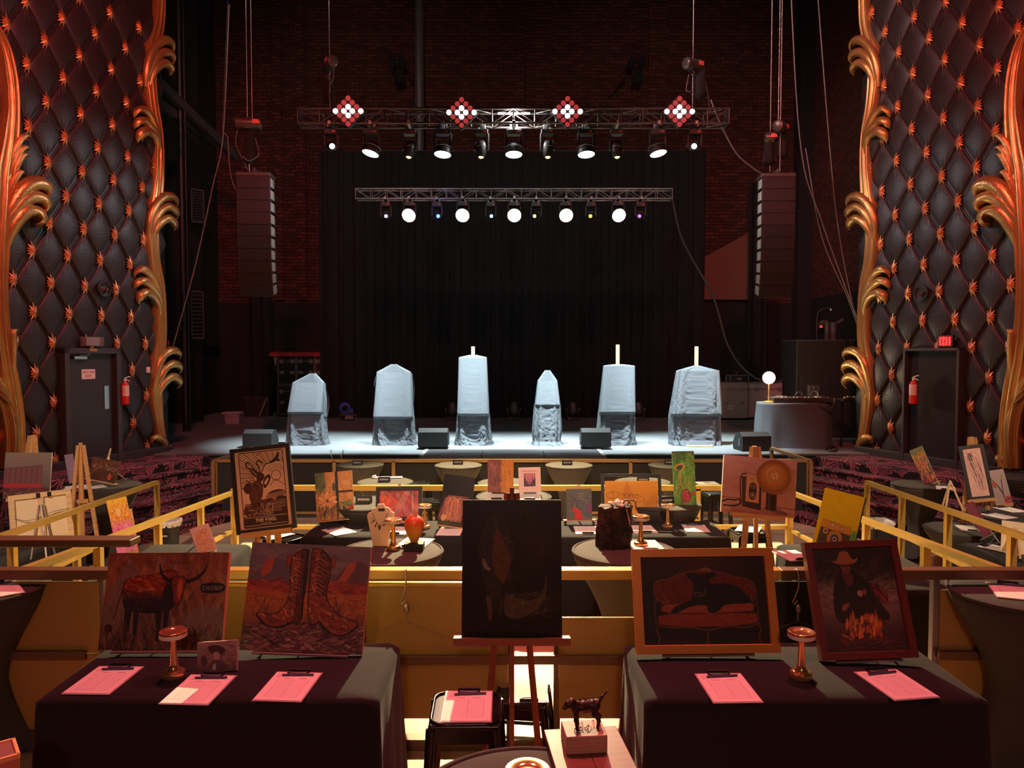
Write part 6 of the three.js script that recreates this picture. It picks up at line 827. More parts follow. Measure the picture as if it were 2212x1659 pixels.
  blob(g, [[250, 280], [310, 220], [340, 240], [330, 290], [290, 340], [260, 360]], '#3a1712', '#e8c2ac', 3); blob(g, [[262, 300], [310, 250], [320, 270], [280, 330]], '#e8c2ac'); blob(g, [[60, 320], [110, 280], [140, 300], [150, 350], [110, 390], [70, 370]], '#4a2018', '#2a100c', 4); g.lineWidth = 7; g.strokeStyle = '#3a1712'; g.beginPath(); g.moveTo(90, 260); g.lineTo(210, 330); g.stroke(); blob(g, [[60, 440], [80, 420], [110, 400]], null, '#f0d8c8', 8, false); for (const x of [140, 190]) blob(g, [[x, 470], [x + 30, 480], [x + 20, 520], [x - 10, 510]], '#4a2018', '#2a100c', 3);
  g.fillStyle = '#3a1712'; g.fillRect(44, 590, 424, 96); g.fillStyle = '#f0dccc'; g.fillRect(50, 600, 412, 4); g.fillRect(50, 672, 412, 4); g.font = 'bold 44px sans-serif'; g.textAlign = 'center'; g.fillText('THE FOOL', 256, 646, 330); g.font = '15px sans-serif'; g.fillText('THE JACKALOPE', 256, 666);
});
art.flower = ctex(400, 512, (g, w, h) => {
  wash(g, w, h, ['#c8823a', '#d09048', '#b8702c']); dabs(g, 300, 70, 0, 0, w, h, 90, 16, 1.57, ['#d89a50', '#b06a2a', '#e0b070', '#c07a34'], 0.45); g.fillStyle = '#4a5226'; g.fillRect(0, 0, 105, 170); dabs(g, 80, 71, 0, 0, 105, 170, 90, 10, 1.57, ['#5a6430', '#3a4020', '#6a6a38'], 0.5); g.fillStyle = '#14100c'; g.fillRect(214, 0, 30, h); g.fillStyle = '#2a1a10'; g.fillRect(244, 210, 156, 22); dabs(g, 60, 72, 250, 330, 400, 370, 60, 9, 0.1, ['#5a7a34', '#3a5a24', '#d0a060'], 0.6); dabs(g, 140, 73, 330, 370, 400, 512, 60, 14, 1.57, ['#c83a20', '#8a2014', '#e05a34'], 0.6); dabs(g, 90, 74, 245, 370, 330, 512, 60, 12, 1.57, ['#4a6a30', '#3a3a20', '#c89a5a'], 0.6); blob(g, [[260, 130], [290, 90], [360, 90], [390, 150], [330, 180]], '#d89a58', '#a06a34', 4);
  blob(g, [[170, 190], [190, 120], [214, 110], [214, 220]], '#4a5230'); for (let i = 0; i < 11; i++) { const a = i * 0.571 + 0.2; g.save(); g.translate(120, 310); g.rotate(a); blob(g, [[8, -12], [70, -32], [112, -6], [104, 14], [60, 24], [10, 10]], i % 2 ? '#e0904e' : '#eaa868', '#8a3c1c', 3); g.restore(); } blob(g, [[104, 300], [124, 290], [140, 310], [124, 326]], '#5a1c14'); dabs(g, 60, 75, 10, 400, 200, 512, 70, 8, -1.2, ['#4a4228', '#2c2418', '#8a5a30'], 0.7);
});
art.redAbs = ctex(400, 256, (g, w, h) => { wash(g, w, h, ['#a04a40', '#b05a50', '#8a4448']); dabs(g, 260, 80, 0, 0, w, h, 110, 26, 1.1, ['#d0503a', '#8a3a44', '#c88a80', '#6a3038', '#e07a60', '#b0304a'], 0.4); dabs(g, 60, 81, 0, 60, 130, 200, 80, 26, 1.2, ['#e84a2a', '#f07a50'], 0.5); blob(g, [[250, 0], [330, 0], [180, 256], [120, 256]], 'rgba(220,170,160,.35)'); blob(g, [[330, 0], [345, 0], [345, 256], [330, 256]], 'rgba(230,190,170,.5)'); });
art.fibres = ctex(320, 512, (g, w, h) => { g.fillStyle = '#0e0b0c'; g.fillRect(0, 0, w, h); const r = rng(85); for (let i = 0; i < 190; i++) { const x = 50 + r() * 210, x2 = x + (r() - 0.6) * 120, y = 210 + r() * 60; g.strokeStyle = ['#e0762e', '#c83a3a', '#e8a860', '#a04a6a', '#8a4a2a', '#d8c0a0', '#b04a80'][Math.floor(r() * 7)]; g.globalAlpha = 0.75; g.lineWidth = 1 + r() * 3; g.beginPath(); g.moveTo(x, y); g.bezierCurveTo(x + (r() - 0.5) * 160, y - 60 * r(), x2, y + 60, x2 - 10, 440 + r() * 30); g.stroke(); } g.globalAlpha = 1; blob(g, [[20, 430], [50, 400], [86, 420], [80, 450], [50, 480], [30, 460]], '#c8905a'); });
art.boards = ctex(300, 400, (g, w, h) => { g.fillStyle = '#7a3a34'; g.fillRect(0, 0, 150, h); g.fillStyle = '#c07020'; g.fillRect(150, 0, 150, h); dabs(g, 260, 90, 0, 0, 160, h, 50, 10, 1.4, ['#94504a', '#5a2828', '#a86a5a', '#7a4a5a'], 0.4); dabs(g, 200, 91, 150, 0, w, h, 90, 5, 1.57, ['#d88a34', '#a85a18', '#e09a40'], 0.4); g.strokeStyle = '#3a1a10'; g.lineWidth = 3; for (const x of [130, 205]) { g.beginPath(); g.moveTo(x, 0); g.bezierCurveTo(x + 20, 130, x - 24, 220, x + 10, h); g.stroke(); } for (const k of [34, 22, 12]) { g.beginPath(); g.arc(110, 240, k, 0, 7); g.stroke(); } for (const [x, y] of [[250, 150], [262, 172], [170, 260], [214, 240]]) { g.beginPath(); g.ellipse(x, y, 6, 10, 0, 0, 7); g.fillStyle = '#7a1c14'; g.fill(); } });
art.skyline = ctex(192, 240, (g, w, h) => { wash(g, w, h, ['#c87a80', '#b86a78', '#8a4a62']); const r = rng(95); g.fillStyle = '#2a1730'; for (let i = 0; i < 240; i++) { const x = r() * w, k = Math.abs(x - 92) / 92; g.globalAlpha = 0.6; g.fillRect(x, h * (0.95 - 0.75 * k * r()), 2 + r() * 7, h * 0.4 * k + 20); } g.globalAlpha = 1; g.fillRect(16, 10, 8, h); g.fillRect(140, 60, 8, h); g.strokeStyle = '#2a1730'; g.lineWidth = 6; g.strokeRect(0, 0, w, h); dabs(g, 120, 96, 20, 150, 170, 236, 14, 3, 0.5, ['#d8a0a8', '#1c1020', '#7a4a70'], 0.7); });
art.redDress = ctex(256, 320, (g, w, h) => { wash(g, w, h, ['#56564e', '#4c4e4a', '#5a5a54']); dabs(g, 160, 100, 0, 0, w, h, 60, 14, 0.6, ['#62625a', '#484a4c', '#6a6070'], 0.35); for (let i = 0; i < 40; i++) { g.fillStyle = '#b8a070'; g.fillRect(120 + ((i * 37) % 60), 30 + ((i * 53) % 80), 4, 4); } blob(g, [[60, 320], [90, 250], [40, 210], [60, 180], [110, 210], [150, 230], [140, 260], [170, 310], [176, 320]], '#c01a18'); blob(g, [[60, 210], [66, 130], [84, 110], [96, 140], [90, 190], [160, 226]], null, '#2a2018', 7, false); blob(g, [[66, 206], [74, 130], [86, 120], [90, 160], [86, 196], [150, 232]], null, '#c8a860', 2, false); blob(g, [[200, 220], [220, 150], [250, 140], [256, 250], [220, 260]], '#7a2a62'); });
art.sketch = ctex(480, 320, (g, w, h) => { wash(g, w, h, ['#e09a2a', '#d88e20', '#e0a040']); g.strokeStyle = '#5a3a10'; g.lineWidth = 4; const st = (p) => blob(g, p, null, '#5a3a14', 3.5, false); poly(g, [[196, 10], [210, 10], [270, 190], [140, 190]], 'rgba(200,120,40,.7)'); st([[10, 130], [60, 100], [120, 110], [150, 130], [200, 140], [280, 130], [350, 160], [360, 190]]); st([[10, 140], [50, 180], [110, 160], [130, 200], [240, 196], [330, 204], [360, 190]]); for (const [x, y, k] of [[195, 140, 22], [240, 146, 18], [290, 150, 16]]) { g.beginPath(); g.arc(x, y, k, 0, 7); g.stroke(); } st([[60, 100], [90, 140], [60, 170]]); st([[110, 160], [120, 120], [140, 150]]); st([[355, 200], [340, 260], [380, 300], [450, 296], [470, 230], [460, 130]]); g.fillStyle = 'rgba(180,100,20,.5)'; blob(g, [[350, 210], [380, 290], [450, 290], [470, 220], [440, 120], [400, 180]], 'rgba(170,100,20,.35)'); dabs(g, 80, 103, 0, 0, w, h, 50, 2, 1.2, ['#c07a18', '#f0b850'], 0.4); });
art.green = ctex(200, 560, (g, w, h) => { wash(g, w, h, ['#2e4a1e', '#3f8a26', '#4a9a30', '#2c5a20']); dabs(g, 90, 110, 0, 0, w, h, 120, 24, 1.4, ['#4aa030', '#2a5a1c', '#5ab83a'], 0.4); const r = rng(111); for (let i = 0; i < 3400; i++) { const x = r() * w, y = r() * h, k = Math.sin(x * 0.02 + y * 0.008) + 0.6 * Math.sin(y * 0.02); if (k > 0.9 && r() < 0.8) continue; g.fillStyle = ['#15200e', '#c8902e', '#8a7a2a', '#d8a848', '#1a2a12'][Math.floor(r() * 5)]; g.fillRect(x, y, 3, 3); } blob(g, [[14, 140], [40, 110], [100, 106], [100, 140], [70, 168], [60, 230]], null, '#e08040', 9, false); blob(g, [[14, 146], [40, 158], [56, 144], [44, 132]], null, '#e08040', 7, false); blob(g, [[20, 140], [90, 110], [90, 144], [60, 164]], '#3a3226'); blob(g, [[60, 230], [80, 300], [100, 330], [60, 260], [20, 320], [14, 370]], null, '#d8803c', 5, false); blob(g, [[70, 340], [110, 316], [150, 350], [150, 410], [120, 440], [80, 430], [60, 380]], '#a02a34', '#5a1820', 4); dabs(g, 60, 112, 76, 330, 146, 430, 26, 4, 1, ['#c84a54', '#6a1822', '#d87a80'], 0.8); blob(g, [[160, 350], [180, 330], [196, 360], [180, 380], [162, 370]], '#b83028'); for (let i = 0; i < 3; i++) blob(g, [[170 - i * 30, 220], [150 - i * 20, 280], [160 - i * 12, 330]], null, '#b8902e', 4, false); });
art.flash = ctex(640, 512, (g, w, h) => {
  wash(g, w, h, ['#c89a98', '#b88880', '#ac7a6c', '#b8856a', '#a87658']); dabs(g, 160, 120, 0, 0, w, h, 90, 26, 0.2, ['#c8a09c', '#a87c74', '#bc908a'], 0.25); g.fillStyle = 'rgba(60,30,30,.5)'; g.fillRect(0, 372, 170, 7); g.fillRect(480, 430, 160, 8); blob(g, [[330, 440], [440, 470], [560, 500], [600, 480], [480, 440]], 'rgba(60,36,34,.5)');
  blob(g, [[0, 420], [60, 390], [110, 400], [160, 380], [170, 430], [100, 452], [20, 450]], null, '#2a1c1c', 13, false); blob(g, [[170, 400], [150, 250], [160, 160], [200, 150]], null, '#2a1c1c', 10, false); poly(g, [[165, 180], [340, 186], [345, 470], [180, 446]], '#3a2a28'); g.fillStyle = '#4a3632'; g.fillRect(176, 196, 40, 240); poly(g, [[205, 150], [320, 160], [325, 410], [205, 400]], '#c89a72', '#5a3a2a', 3); blob(g, [[235, 250], [255, 226], [285, 230], [300, 260], [300, 350], [280, 384], [250, 380], [232, 350]], '#33221f'); for (const [x, y, k, c] of [[268, 262, 25, '#6a4a3c'], [266, 340, 28, '#8a6a54'], [266, 340, 17, '#3a2824'], [266, 340, 9, '#c8a888']]) { g.beginPath(); g.ellipse(x, y, k, k, 0, 0, 7); g.fillStyle = c; g.fill(); } g.fillStyle = '#5a3a28'; g.font = '14px sans-serif'; g.fillText('FLASH', 238, 200); g.fillStyle = '#2c1e1c'; g.fillRect(385, 300, 92, 160); g.fillStyle = '#50403a'; g.fillRect(400, 310, 22, 146); g.fillRect(350, 240, 60, 60);
  const gr = g.createRadialGradient(430, 120, 10, 450, 170, 170); gr.addColorStop(0, '#e0b878'); gr.addColorStop(0.5, '#b87a34'); gr.addColorStop(0.8, '#8a5a24'); gr.addColorStop(1, '#d0a060'); g.beginPath(); g.ellipse(455, 165, 162, 152, 0.2, 0, 7); g.fillStyle = gr; g.fill(); g.strokeStyle = '#6a4420'; g.lineWidth = 4; g.stroke(); g.beginPath(); g.arc(450, 148, 52, 0, 7); g.fillStyle = '#c89a5a'; g.fill(); g.stroke(); for (const [x, y] of [[430, 140], [462, 134], [470, 160], [440, 168]]) { g.beginPath(); g.arc(x, y, 15, 0, 7); g.fillStyle = '#e0b480'; g.fill(); g.lineWidth = 2; g.stroke(); }
});
art.yellowCam = ctex(512, 640, (g, w, h) => { wash(g, w, h, ['#f0ea00', '#e8e400', '#e0e210']); dabs(g, 120, 130, 0, 0, w, h, 90, 40, 0.3, ['#f4f020', '#e0dc00', '#ece830'], 0.3); dabs(g, 200, 131, 330, 360, 512, 640, 60, 26, 1.2, ['#5ac84a', '#40b060', '#8ad83a', '#58c8a0'], 0.5); poly(g, [[70, 330], [430, 350], [440, 430], [60, 420]], '#e0b040', '#6a5a1a', 4); poly(g, [[60, 420], [440, 430], [430, 600], [50, 590]], '#50543c', '#2c2c20', 4); poly(g, [[50, 590], [430, 600], [430, 622], [50, 614]], '#e0b848'); for (const [x, y, k, c] of [[260, 510, 96, '#d8a03c'], [260, 510, 70, '#b8b8a8'], [260, 510, 50, '#585a5a'], [260, 510, 28, '#c8d0d0'], [260, 510, 12, '#1c1c1c'], [130, 450, 34, '#d8c878'], [130, 450, 14, '#505040'], [200, 370, 26, '#e0d090']]) { g.beginPath(); g.arc(x, y, k, 0, 7); g.fillStyle = c; g.fill(); g.strokeStyle = '#3a3a24'; g.lineWidth = 4; g.stroke(); } g.fillStyle = '#d8d0a0'; g.fillRect(300, 366, 44, 40); g.strokeRect(300, 366, 44, 40); dabs(g, 200, 132, 60, 330, 430, 600, 14, 2, 0.8, ['#2c2c20', '#8a7a40'], 0.6); });
art.hand = ctex(300, 640, (g, w, h) => { g.fillStyle = '#e0b0a0'; g.fillRect(0, 0, w, h); dabs(g, 60, 140, 0, 0, w, h, 200, 50, 1.5, ['#e8bcae', '#d8a494'], 0.4); const r = rng(141), ln = (p, k = 3) => blob(g, p, null, '#4a241c', k, false); ln([[60, 120], [110, 70], [180, 40], [230, 110], [250, 180], [240, 330], [250, 420], [270, 520], [230, 560]], 3); ln([[60, 120], [50, 220], [80, 330], [120, 420], [150, 520], [190, 560]], 3); for (let i = 0; i < 26; i++) { const x = 70 + r() * 150, y = 80 + r() * 300; ln([[x, y], [x + 10 + r() * 20, y + 60 + r() * 60], [x + 30 + r() * 30, y + 140 + r() * 90]], 2 + r() * 4); } dabs(g, 260, 142, 60, 60, 140, 160, 16, 3, 1, ['#4a241c', '#6a3a30'], 0.8); for (let i = 0; i < 5; i++) ln([[150 + i * 22, 440], [156 + i * 24, 500], [170 + i * 22, 556]], 4); for (let i = 0; i < 4; i++) { g.lineWidth = 3; g.strokeStyle = '#4a241c'; g.beginPath(); g.ellipse(230, 300 + i * 44, 10, 24, 0.1, 0, 7); g.stroke(); } });
art.bloom = ctex(256, 512, (g, w, h) => { wash(g, w, h, ['#6a7a56', '#5a6a4c', '#4a4a40', '#6a3050']); dabs(g, 260, 150, 0, 120, w, h, 60, 12, -1.3, ['#d07a1c', '#e8a030', '#8a2a5a', '#a83a6a', '#c85a28', '#4a5a34', '#d8c060'], 0.8); dabs(g, 60, 151, 60, 0, 200, 180, 70, 7, 1.4, ['#8a6a34', '#c8a85a', '#5a5a34'], 0.7); });
art.tree = ctex(256, 360, (g, w, h) => { wash(g, w, h, ['#b8a0a0', '#a89490', '#9a8880']); blob(g, [[10, 60], [60, 100], [110, 170], [150, 240], [170, 330]], null, '#1c1810', 16, false); blob(g, [[14, 60], [60, 96], [110, 160]], null, '#8a9a20', 9, false); blob(g, [[160, 240], [170, 140], [200, 60]], null, '#1c1810', 12, false); blob(g, [[196, 40], [214, 70], [190, 130], [176, 90]], '#8a9a20'); blob(g, [[40, 130], [70, 110], [90, 150], [60, 190], [36, 160]], '#c8401c', '#2a1a10', 5); dabs(g, 120, 155, 140, 280, 256, 360, 20, 9, 0.4, ['#a81c2c', '#c83040', '#3a1014'], 0.9); });
art.darkBloom = ctex(256, 256, (g, w, h) => { g.fillStyle = '#2e1016'; g.fillRect(0, 0, w, h); blob(g, [[60, 20], [150, 10], [256, 30], [256, 80], [150, 90], [80, 70]], '#4a3a66'); blob(g, [[70, 150], [110, 120], [170, 130], [180, 180], [140, 210], [90, 190]], '#b8848c'); blob(g, [[180, 130], [230, 110], [256, 150], [256, 200], [200, 200]], '#a8707c'); dabs(g, 90, 160, 60, 110, 256, 220, 30, 8, 0.6, ['#d8a8ac', '#7a3a4c', '#c88a90'], 0.6); blob(g, [[150, 100], [200, 80], [210, 100], [170, 120]], '#e06040'); });
art.train = ctex(400, 380, (g, w, h) => { wash(g, w, h, ['#7a6660', '#705c56', '#5a4a46', '#4a2c2c']); poly(g, [[0, 130], [330, 100], [330, 290], [0, 250]], '#7a4448'); for (let i = 0; i < 7; i++) { const x = 10 + i * 46; poly(g, [[x, 134 - i * 4], [x + 38, 131 - i * 4], [x + 38, 262 + i * 2], [x, 258 + i * 2]], '#6a3a3e', '#40141a', 4); g.strokeStyle = '#5a2028'; g.lineWidth = 3; g.beginPath(); g.moveTo(x, 190); g.lineTo(x + 38, 188); g.stroke(); } poly(g, [[0, 250], [330, 262], [330, 310], [0, 290]], '#a01424'); g.fillStyle = '#5a1018'; g.fillRect(0, 290, w, 24); g.fillStyle = '#4a2c2c'; g.fillRect(0, 314, w, 70); dabs(g, 200, 165, 0, 290, w, 380, 30, 8, 0.1, ['#7a1820', '#3a1c1c', '#8a5450', '#2a1414'], 0.6); g.font = 'bold 30px serif'; g.fillStyle = 'rgba(150,60,64,.6)'; g.save(); g.translate(40, 70); g.rotate(-0.1); g.fillText('CHANDLER', 0, 0); g.restore(); });
art.branch = ctex(320, 240, (g, w, h) => { wash(g, w, h, ['#6a4434', '#5a382c', '#4a2c24']); dabs(g, 60, 170, 0, 0, w, h, 90, 20, 0.2, ['#74503e', '#4a2e24'], 0.3); const r = rng(171); for (let i = 0; i < 60; i++) { const x = 20 + r() * 280, y = 40 + Math.abs(x - 150) * 0.12 + r() * 70; blob(g, [[x, y], [x + 12, y - 8], [x + 20, y + 4], [x + 6, y + 10]], ['#8a6250', '#a07a66', '#7a5444'][i % 3]); } blob(g, [[20, 190], [50, 150], [90, 110], [130, 70]], null, '#a88470', 4, false); blob(g, [[228, 200], [226, 176], [244, 140], [262, 172], [258, 206], [240, 216]], '#c8421c', '#e8a080', 3); });
art.swirl = ctex(256, 640, (g, w, h) => { wash(g, w, h, ['#f0c030', '#f0a818', '#ee9a20', '#f07aa0', '#f050a0', '#f078b8', '#e890b0']); const r = rng(180); for (let i = 0; i < 170; i++) { const x = r() * w, y = r() * h, c = y < 260 ? ['#e07810', '#f0d060', '#c85a10', '#f8e0a0'] : ['#e0308a', '#f8b0c8', '#f0a030', '#a82a70']; blob(g, [[x, y], [x + 20 * (r() - 0.5), y + 30 * r()], [x + 40 * (r() - 0.5), y + 50 * r()], [x + 30 * (r() - 0.5), y + 20]], null, c[Math.floor(r() * 4)], 2 + r() * 5, false); } blob(g, [[80, 120], [140, 90], [160, 170], [110, 230], [84, 180]], '#f8c878', '#c86a18', 4); blob(g, [[150, 400], [200, 390], [210, 440], [160, 450]], '#f0a020', '#c86018', 4); });
art.gold = ctex(256, 360, (g, w, h) => { g.fillStyle = '#f0e2d0'; g.fillRect(0, 0, w, h); const r = rng(190); for (let i = 0; i < 320; i++) { const x = 30 + r() * 196, y = 40 + r() * 290, c = ['#e8b820', '#f0d060', '#e88a30', '#f0a0a0', '#c87818']; blob(g, [[x, y], [x + 24 * (r() - 0.5), y + 24 * r()], [x + 30 * (r() - 0.5), y + 30 * r()], [x, y + 14]], null, c[Math.floor(r() * 5)], 2 + r() * 4, false); } });

// ---------- near tables ----------
const NT = 1.31;
function onTable(name, label, c, Y, lift, yaw, tilt, o, eLabel, eo = {}) { const bx0 = (c[2][0] + c[3][0]) / 2, by = (c[2][1] + c[3][1]) / 2, q = fit(c, depthOn(bx0, by, Y + lift), yaw, tilt), t = picture(name, label, q, o); if (eLabel) tableEasel(eLabel, q, Y, { th: (o.frame?.d ?? 0) * 0.6 + (o.frame ? 0.004 : o.th ?? 0.03), ...eo }); return q; }
onTable('bull_painting', 'painting of a long horned red bull with scrawled lettering, on the near left table', [[234, 1191], [493, 1197], [479, 1406], [215, 1402]], NT, 0.035, 0, 16, { map: art.bull, th: 0.035, side: mat([0.55, 0.06, 0.05], 0.6) }, 'small folding easel holding the bull painting', { spread: 0.34 });
onTable('boots_painting', 'painting of two brown cowboy boots before red desert hills', [[545, 1172], [801, 1181], [782, 1417], [517, 1402]], NT, 0.03, 2, 16, { map: art.boots, th: 0.035, side: mat([0.5, 0.08, 0.06], 0.6) }, 'small folding easel holding the boots painting', { spread: 0.34 });
onTable('sofa_picture', 'wide orange framed picture of a black calf lying on a red sofa', [[1363, 1185], [1664, 1185], [1684, 1408], [1376, 1414]], NT, 0.03, 0, 16, { map: art.sofa, frame: { w: 0.042, d: 0.05, m: M.frameGold }, cat: 'picture', glass: false, gloss: 0.2 }, 'small folding easel holding the orange framed sofa picture', { spread: 0.28 });
onTable('campfire_picture', 'maroon framed picture of a cowboy in an orange hat by a campfire', [[1729, 1170], [1928, 1169], [1986, 1423], [1778, 1423]], NT, 0.03, -4, 20, { map: art.cowboy, frame: { w: 0.034, d: 0.06, m: M.frameMaroon }, cat: 'picture', gloss: 0.2 }, 'small folding easel holding the campfire picture', { spread: 0.3 });
onTable('small_portrait', 'small pink tinted portrait of a person in a wide hat, on the near left table', [[425, 1387], [510, 1384], [512, 1451], [427, 1452]], NT, 0.0, -3, 14, { map: art.portrait, th: 0.02, side: mat([0.7, 0.5, 0.48], 0.6), cat: 'photograph' });
// the dark picture in the middle on its tripod
{ const q = fit([[999, 1080], [1212, 1080], [1214.5, 1379], [997.5, 1378]], 3.85, 0, 9); picture('bison_painting', 'tall black painting of a bison with lightning, standing in the middle', q, { map: art.bison, th: 0.035, side: mat([0.02, 0.015, 0.015], 0.5), gloss: 0.25, rough: 0.35 }); floorEasel('red brown wooden easel holding the black bison painting', q, MT, { m: mat([0.36, 0.11, 0.06], 0.42, 0, { map: again(woodMap, 1, 1), metric: true }), over: 0.035, th: 0.035, spread: 0.17, ledge: 0.58, w: 0.028, mastUp: 0.03 }); }
// ---------- middle row ----------
{ const q = fit([[496, 969.5], [624.5, 959], [641.5, 1138], [513, 1157]], 5.6, 4, 8); picture('fool_print', 'leaning black framed tarot print of a jackalope titled THE FOOL', q, { map: art.fool, frame: { w: 0.028, d: 0.035, m: M.frameBlack }, cat: 'print' }); floorEasel('wooden easel holding THE FOOL print', q, MT, { over: -0.1, spread: 0.18, ledge: 0.42, mastUp: 0, w: 0.034 }); }
const YT = 1.21;
onTable('flower_painting', 'orange and green abstract painting of a large open flower', [[679.5, 1022.5], [760, 1016], [766, 1117.5], [684.5, 1126]], YT, 0.055, 8, 14, { map: art.flower, th: 0.025, side: mat([0.75, 0.5, 0.25], 0.6) }, 'small wooden table easel holding the flower painting', { m: M.wood, spread: 0.38, r: 0.008 });
onTable('red_abstract', 'wide black framed red abstract print behind the necklace stand', [[812, 1052], [912.5, 1050.5], [911, 1123.5], [812.5, 1124.5]], YT, 0.03, 0, 12, { map: art.redAbs, frame: { w: 0.034, d: 0.03, m: M.frameBlack }, cat: 'print' }, 'small wooden table easel behind the red abstract print', { m: M.wood, headUp: 0.10 });
onTable('fibre_picture', 'dark leaning picture of glowing orange fibres left of the bison painting', [[961.5, 1023.5], [1026, 1031.5], [1012, 1142], [944.5, 1131]], YT, 0.03, -4, 14, { map: art.fibres, th: 0.02, side: M.frameBlack, gloss: 0.6, rough: 0.3, cat: 'photograph' }, 'small wooden table easel holding the dark fibre picture', { m: M.wood, spread: 0.42, r: 0.009 });
onTable('dress_painting', 'grey painting of a red dress on a small easel right of the bison painting', [[1224, 1056.5], [1277, 1055.5], [1280, 1122], [1224, 1122.5]], YT, 0.05, 0, 12, { map: art.redDress, th: 0.02, side: mat([0.3, 0.3, 0.3], 0.6) }, 'small wooden table easel holding the red dress painting', { m: mat([0.5, 0.24, 0.16], 0.5), spread: 0.56, r: 0.008, headUp: 0.10 });
onTable('amber_drawing', 'amber drawing of a reclining figure floating in a black glass frame', [[1298.5, 1024], [1427, 1023], [1430.5, 1123], [1300.5, 1125]], YT, 0.02, 0, 12, { map: art.sketch, frame: { w: 0.026, d: 0.03, m: M.frameBlack }, float: [0.965, 0.80, 0.0, -0.01], glass: true, cat: 'drawing' }, 'small silver table easel behind the amber drawing', { spread: 0.3 });
onTable('green_painting', 'tall narrow green painting with an orange goblet and red fruit', [[1451, 974.6], [1497, 974.6], [1508.5, 1118.5], [1459.5, 1119]], YT, 0.02, -3, 10, { map: art.green, th: 0.03, side: mat([0.12, 0.22, 0.08], 0.6) }, 'small silver table easel behind the tall green painting', { spread: 0.5, deep: 0.3 });
onTable('orange_board', 'red and orange board picture with dark edges, standing left of the pink frame', [[1054, 993], [1109, 992.5], [1109, 1063], [1053, 1064.5]], 1.44, 0.02, 0, 8, { map: art.boards, th: 0.025, side: M.frameBlack, cat: 'picture' }, 'small dark stand behind the orange board picture', { m: M.blackMetal });
onTable('skyline_print', 'pink framed small skyline print on the third row table', [[1118.8, 1010], [1167, 1009.6], [1168.7, 1063], [1122, 1063.5]], 1.44, 0.025, 0, 10, { map: art.skyline, frame: { w: 0.035, d: 0.025, m: M.framePink }, mount: { w: 0.02, h: 0.025, m: M.framePink }, cat: 'print' }, 'small wire easel holding the pink framed print', { m: M.chain, r: 0.003, spread: 0.25 });
{ const q = fit([[1564, 983], [1723, 994.5], [1716, 1120.5], [1557.5, 1104.5]], 6.5, -3, 9); picture('flash_painting', 'large painting of an old camera with a round golden flash dish', q, { map: art.flash, th: 0.035 }); floorEasel('honey coloured wooden easel holding the flash camera painting', q, MT, { over: 0.10, spread: 0.2, ledge: 0.36, w: 0.04, mastUp: 0, m: M.wood }); }
{ const c = [[1785.5, 1046.6], [1866, 1081.8], [1838, 1188], [1753, 1190]], q = fit([[1785.5, 1046.6], [1866, 1081.8], [1842, 1196], [1750, 1184]], 6.1, -34, 10); picture('yellow_camera_painting', 'bright yellow painting of a camera with deep black sides', q, { map: art.yellowCam, th: 0.075, side: mat([0.01, 0.009, 0.01], 0.5) }); }
onTable('gold_swirl_canvas', 'small white canvas with gold and pink swirls on the grey lit table', [[405.6, 1144.6], [444, 1132.6], [478, 1189], [432, 1194]], YT, 0.0, 30, 24, { map: art.gold, th: 0.02 }, 'small white table easel behind the gold swirl canvas', { m: M.white, spread: 0.36 });
// ---------- left side ----------
{ const q = fit([[227, 1085], [269.5, 1071], [302, 1191], [256, 1196]], 7.2, 28, 16); picture('swirl_canvas', 'tall narrow pink and orange swirl canvas leaning at the left ramp', q, { map: art.swirl, th: 0.035, side: mat([0.45, 0.05, 0.2], 0.6) }); floorEasel('wooden easel behind the pink and orange swirl canvas', q, 0.25, { over: -0.1, ledge: 0.5, w: 0.03 }); }
{ const q = fit([[36, 1084], [163, 1044], [143.5, 1146], [11, 1197]], 7.6, 38, 12), t = picture('turned_canvas', 'big canvas seen from behind with stretcher bars and hanging wire', q, { face: M.canvasBack, th: 0.035, side: M.canvasSide, cat: 'canvas' }); const w = q.w, h = q.h, b = 0.05; obj('stretcher', bx(w, b, 0.02, 0, h / 2 - b / 2, 0.01), M.paleWood, t); obj('stretcher', bx(w, b, 0.02, 0, -h / 2 + b / 2, 0.01), M.paleWood, t); for (const x of [-w / 2 + b / 2, 0, w / 2 - b / 2]) obj('stretcher', bx(b, h - 2 * b, 0.02, x, 0, 0.01), M.paleWood, t); obj('wire', tb([[-w / 2 + 0.04, 0.02, 0.025], [-w * 0.2, -0.02, 0.03], [w * 0.2, 0.04, 0.03], [w / 2 - 0.04, 0.05, 0.025]], 0.004, 20), M.steel, t); for (const x of [-0.02, w / 2 - 0.2]) obj('clip', rb(0.035, 0.05, 0.012, 0.004, x, h / 2 - 0.03, 0.024), M.blackMetal, t); tableEasel('silver folding easel standing in front of the turned canvas', { ...q, N: mul(q.N, -1), yaw: q.yaw + Math.PI, B: add(q.B, mul(q.N, 0.02)) }, 0.78, { r: 0.009, spread: 0.2, th: 0.0, top: 0.75, deep: 0.4 }); }
{ const q = fit([[12, 975], [112, 980], [106, 1074], [5, 1080]], 8.6, 12, 8); picture('train_painting', 'painting of a red tram row under a grey sky at the far left', q, { map: art.train, th: 0.03 }); floorEasel('orange wooden easel holding the red tram painting', q, 0, { over: 0.2, ledge: 0.4, w: 0.045, spread: 0.2, mastUp: 0 }); }
onTable('branch_picture', 'small brown picture of leaves and one red pear on the left black table', [[199, 988.6], [260.5, 995], [246, 1048], [191, 1030.5]], 1.07, 0.05, -22, 14, { map: art.branch, th: 0.015, side: mat([0.2, 0.1, 0.07], 0.6), cat: 'picture' }, 'small wooden tripod easel holding the brown leaf picture', { m: M.paleWood, r: 0.010, spread: 0.5, headUp: 0.22, deep: 0.3 });
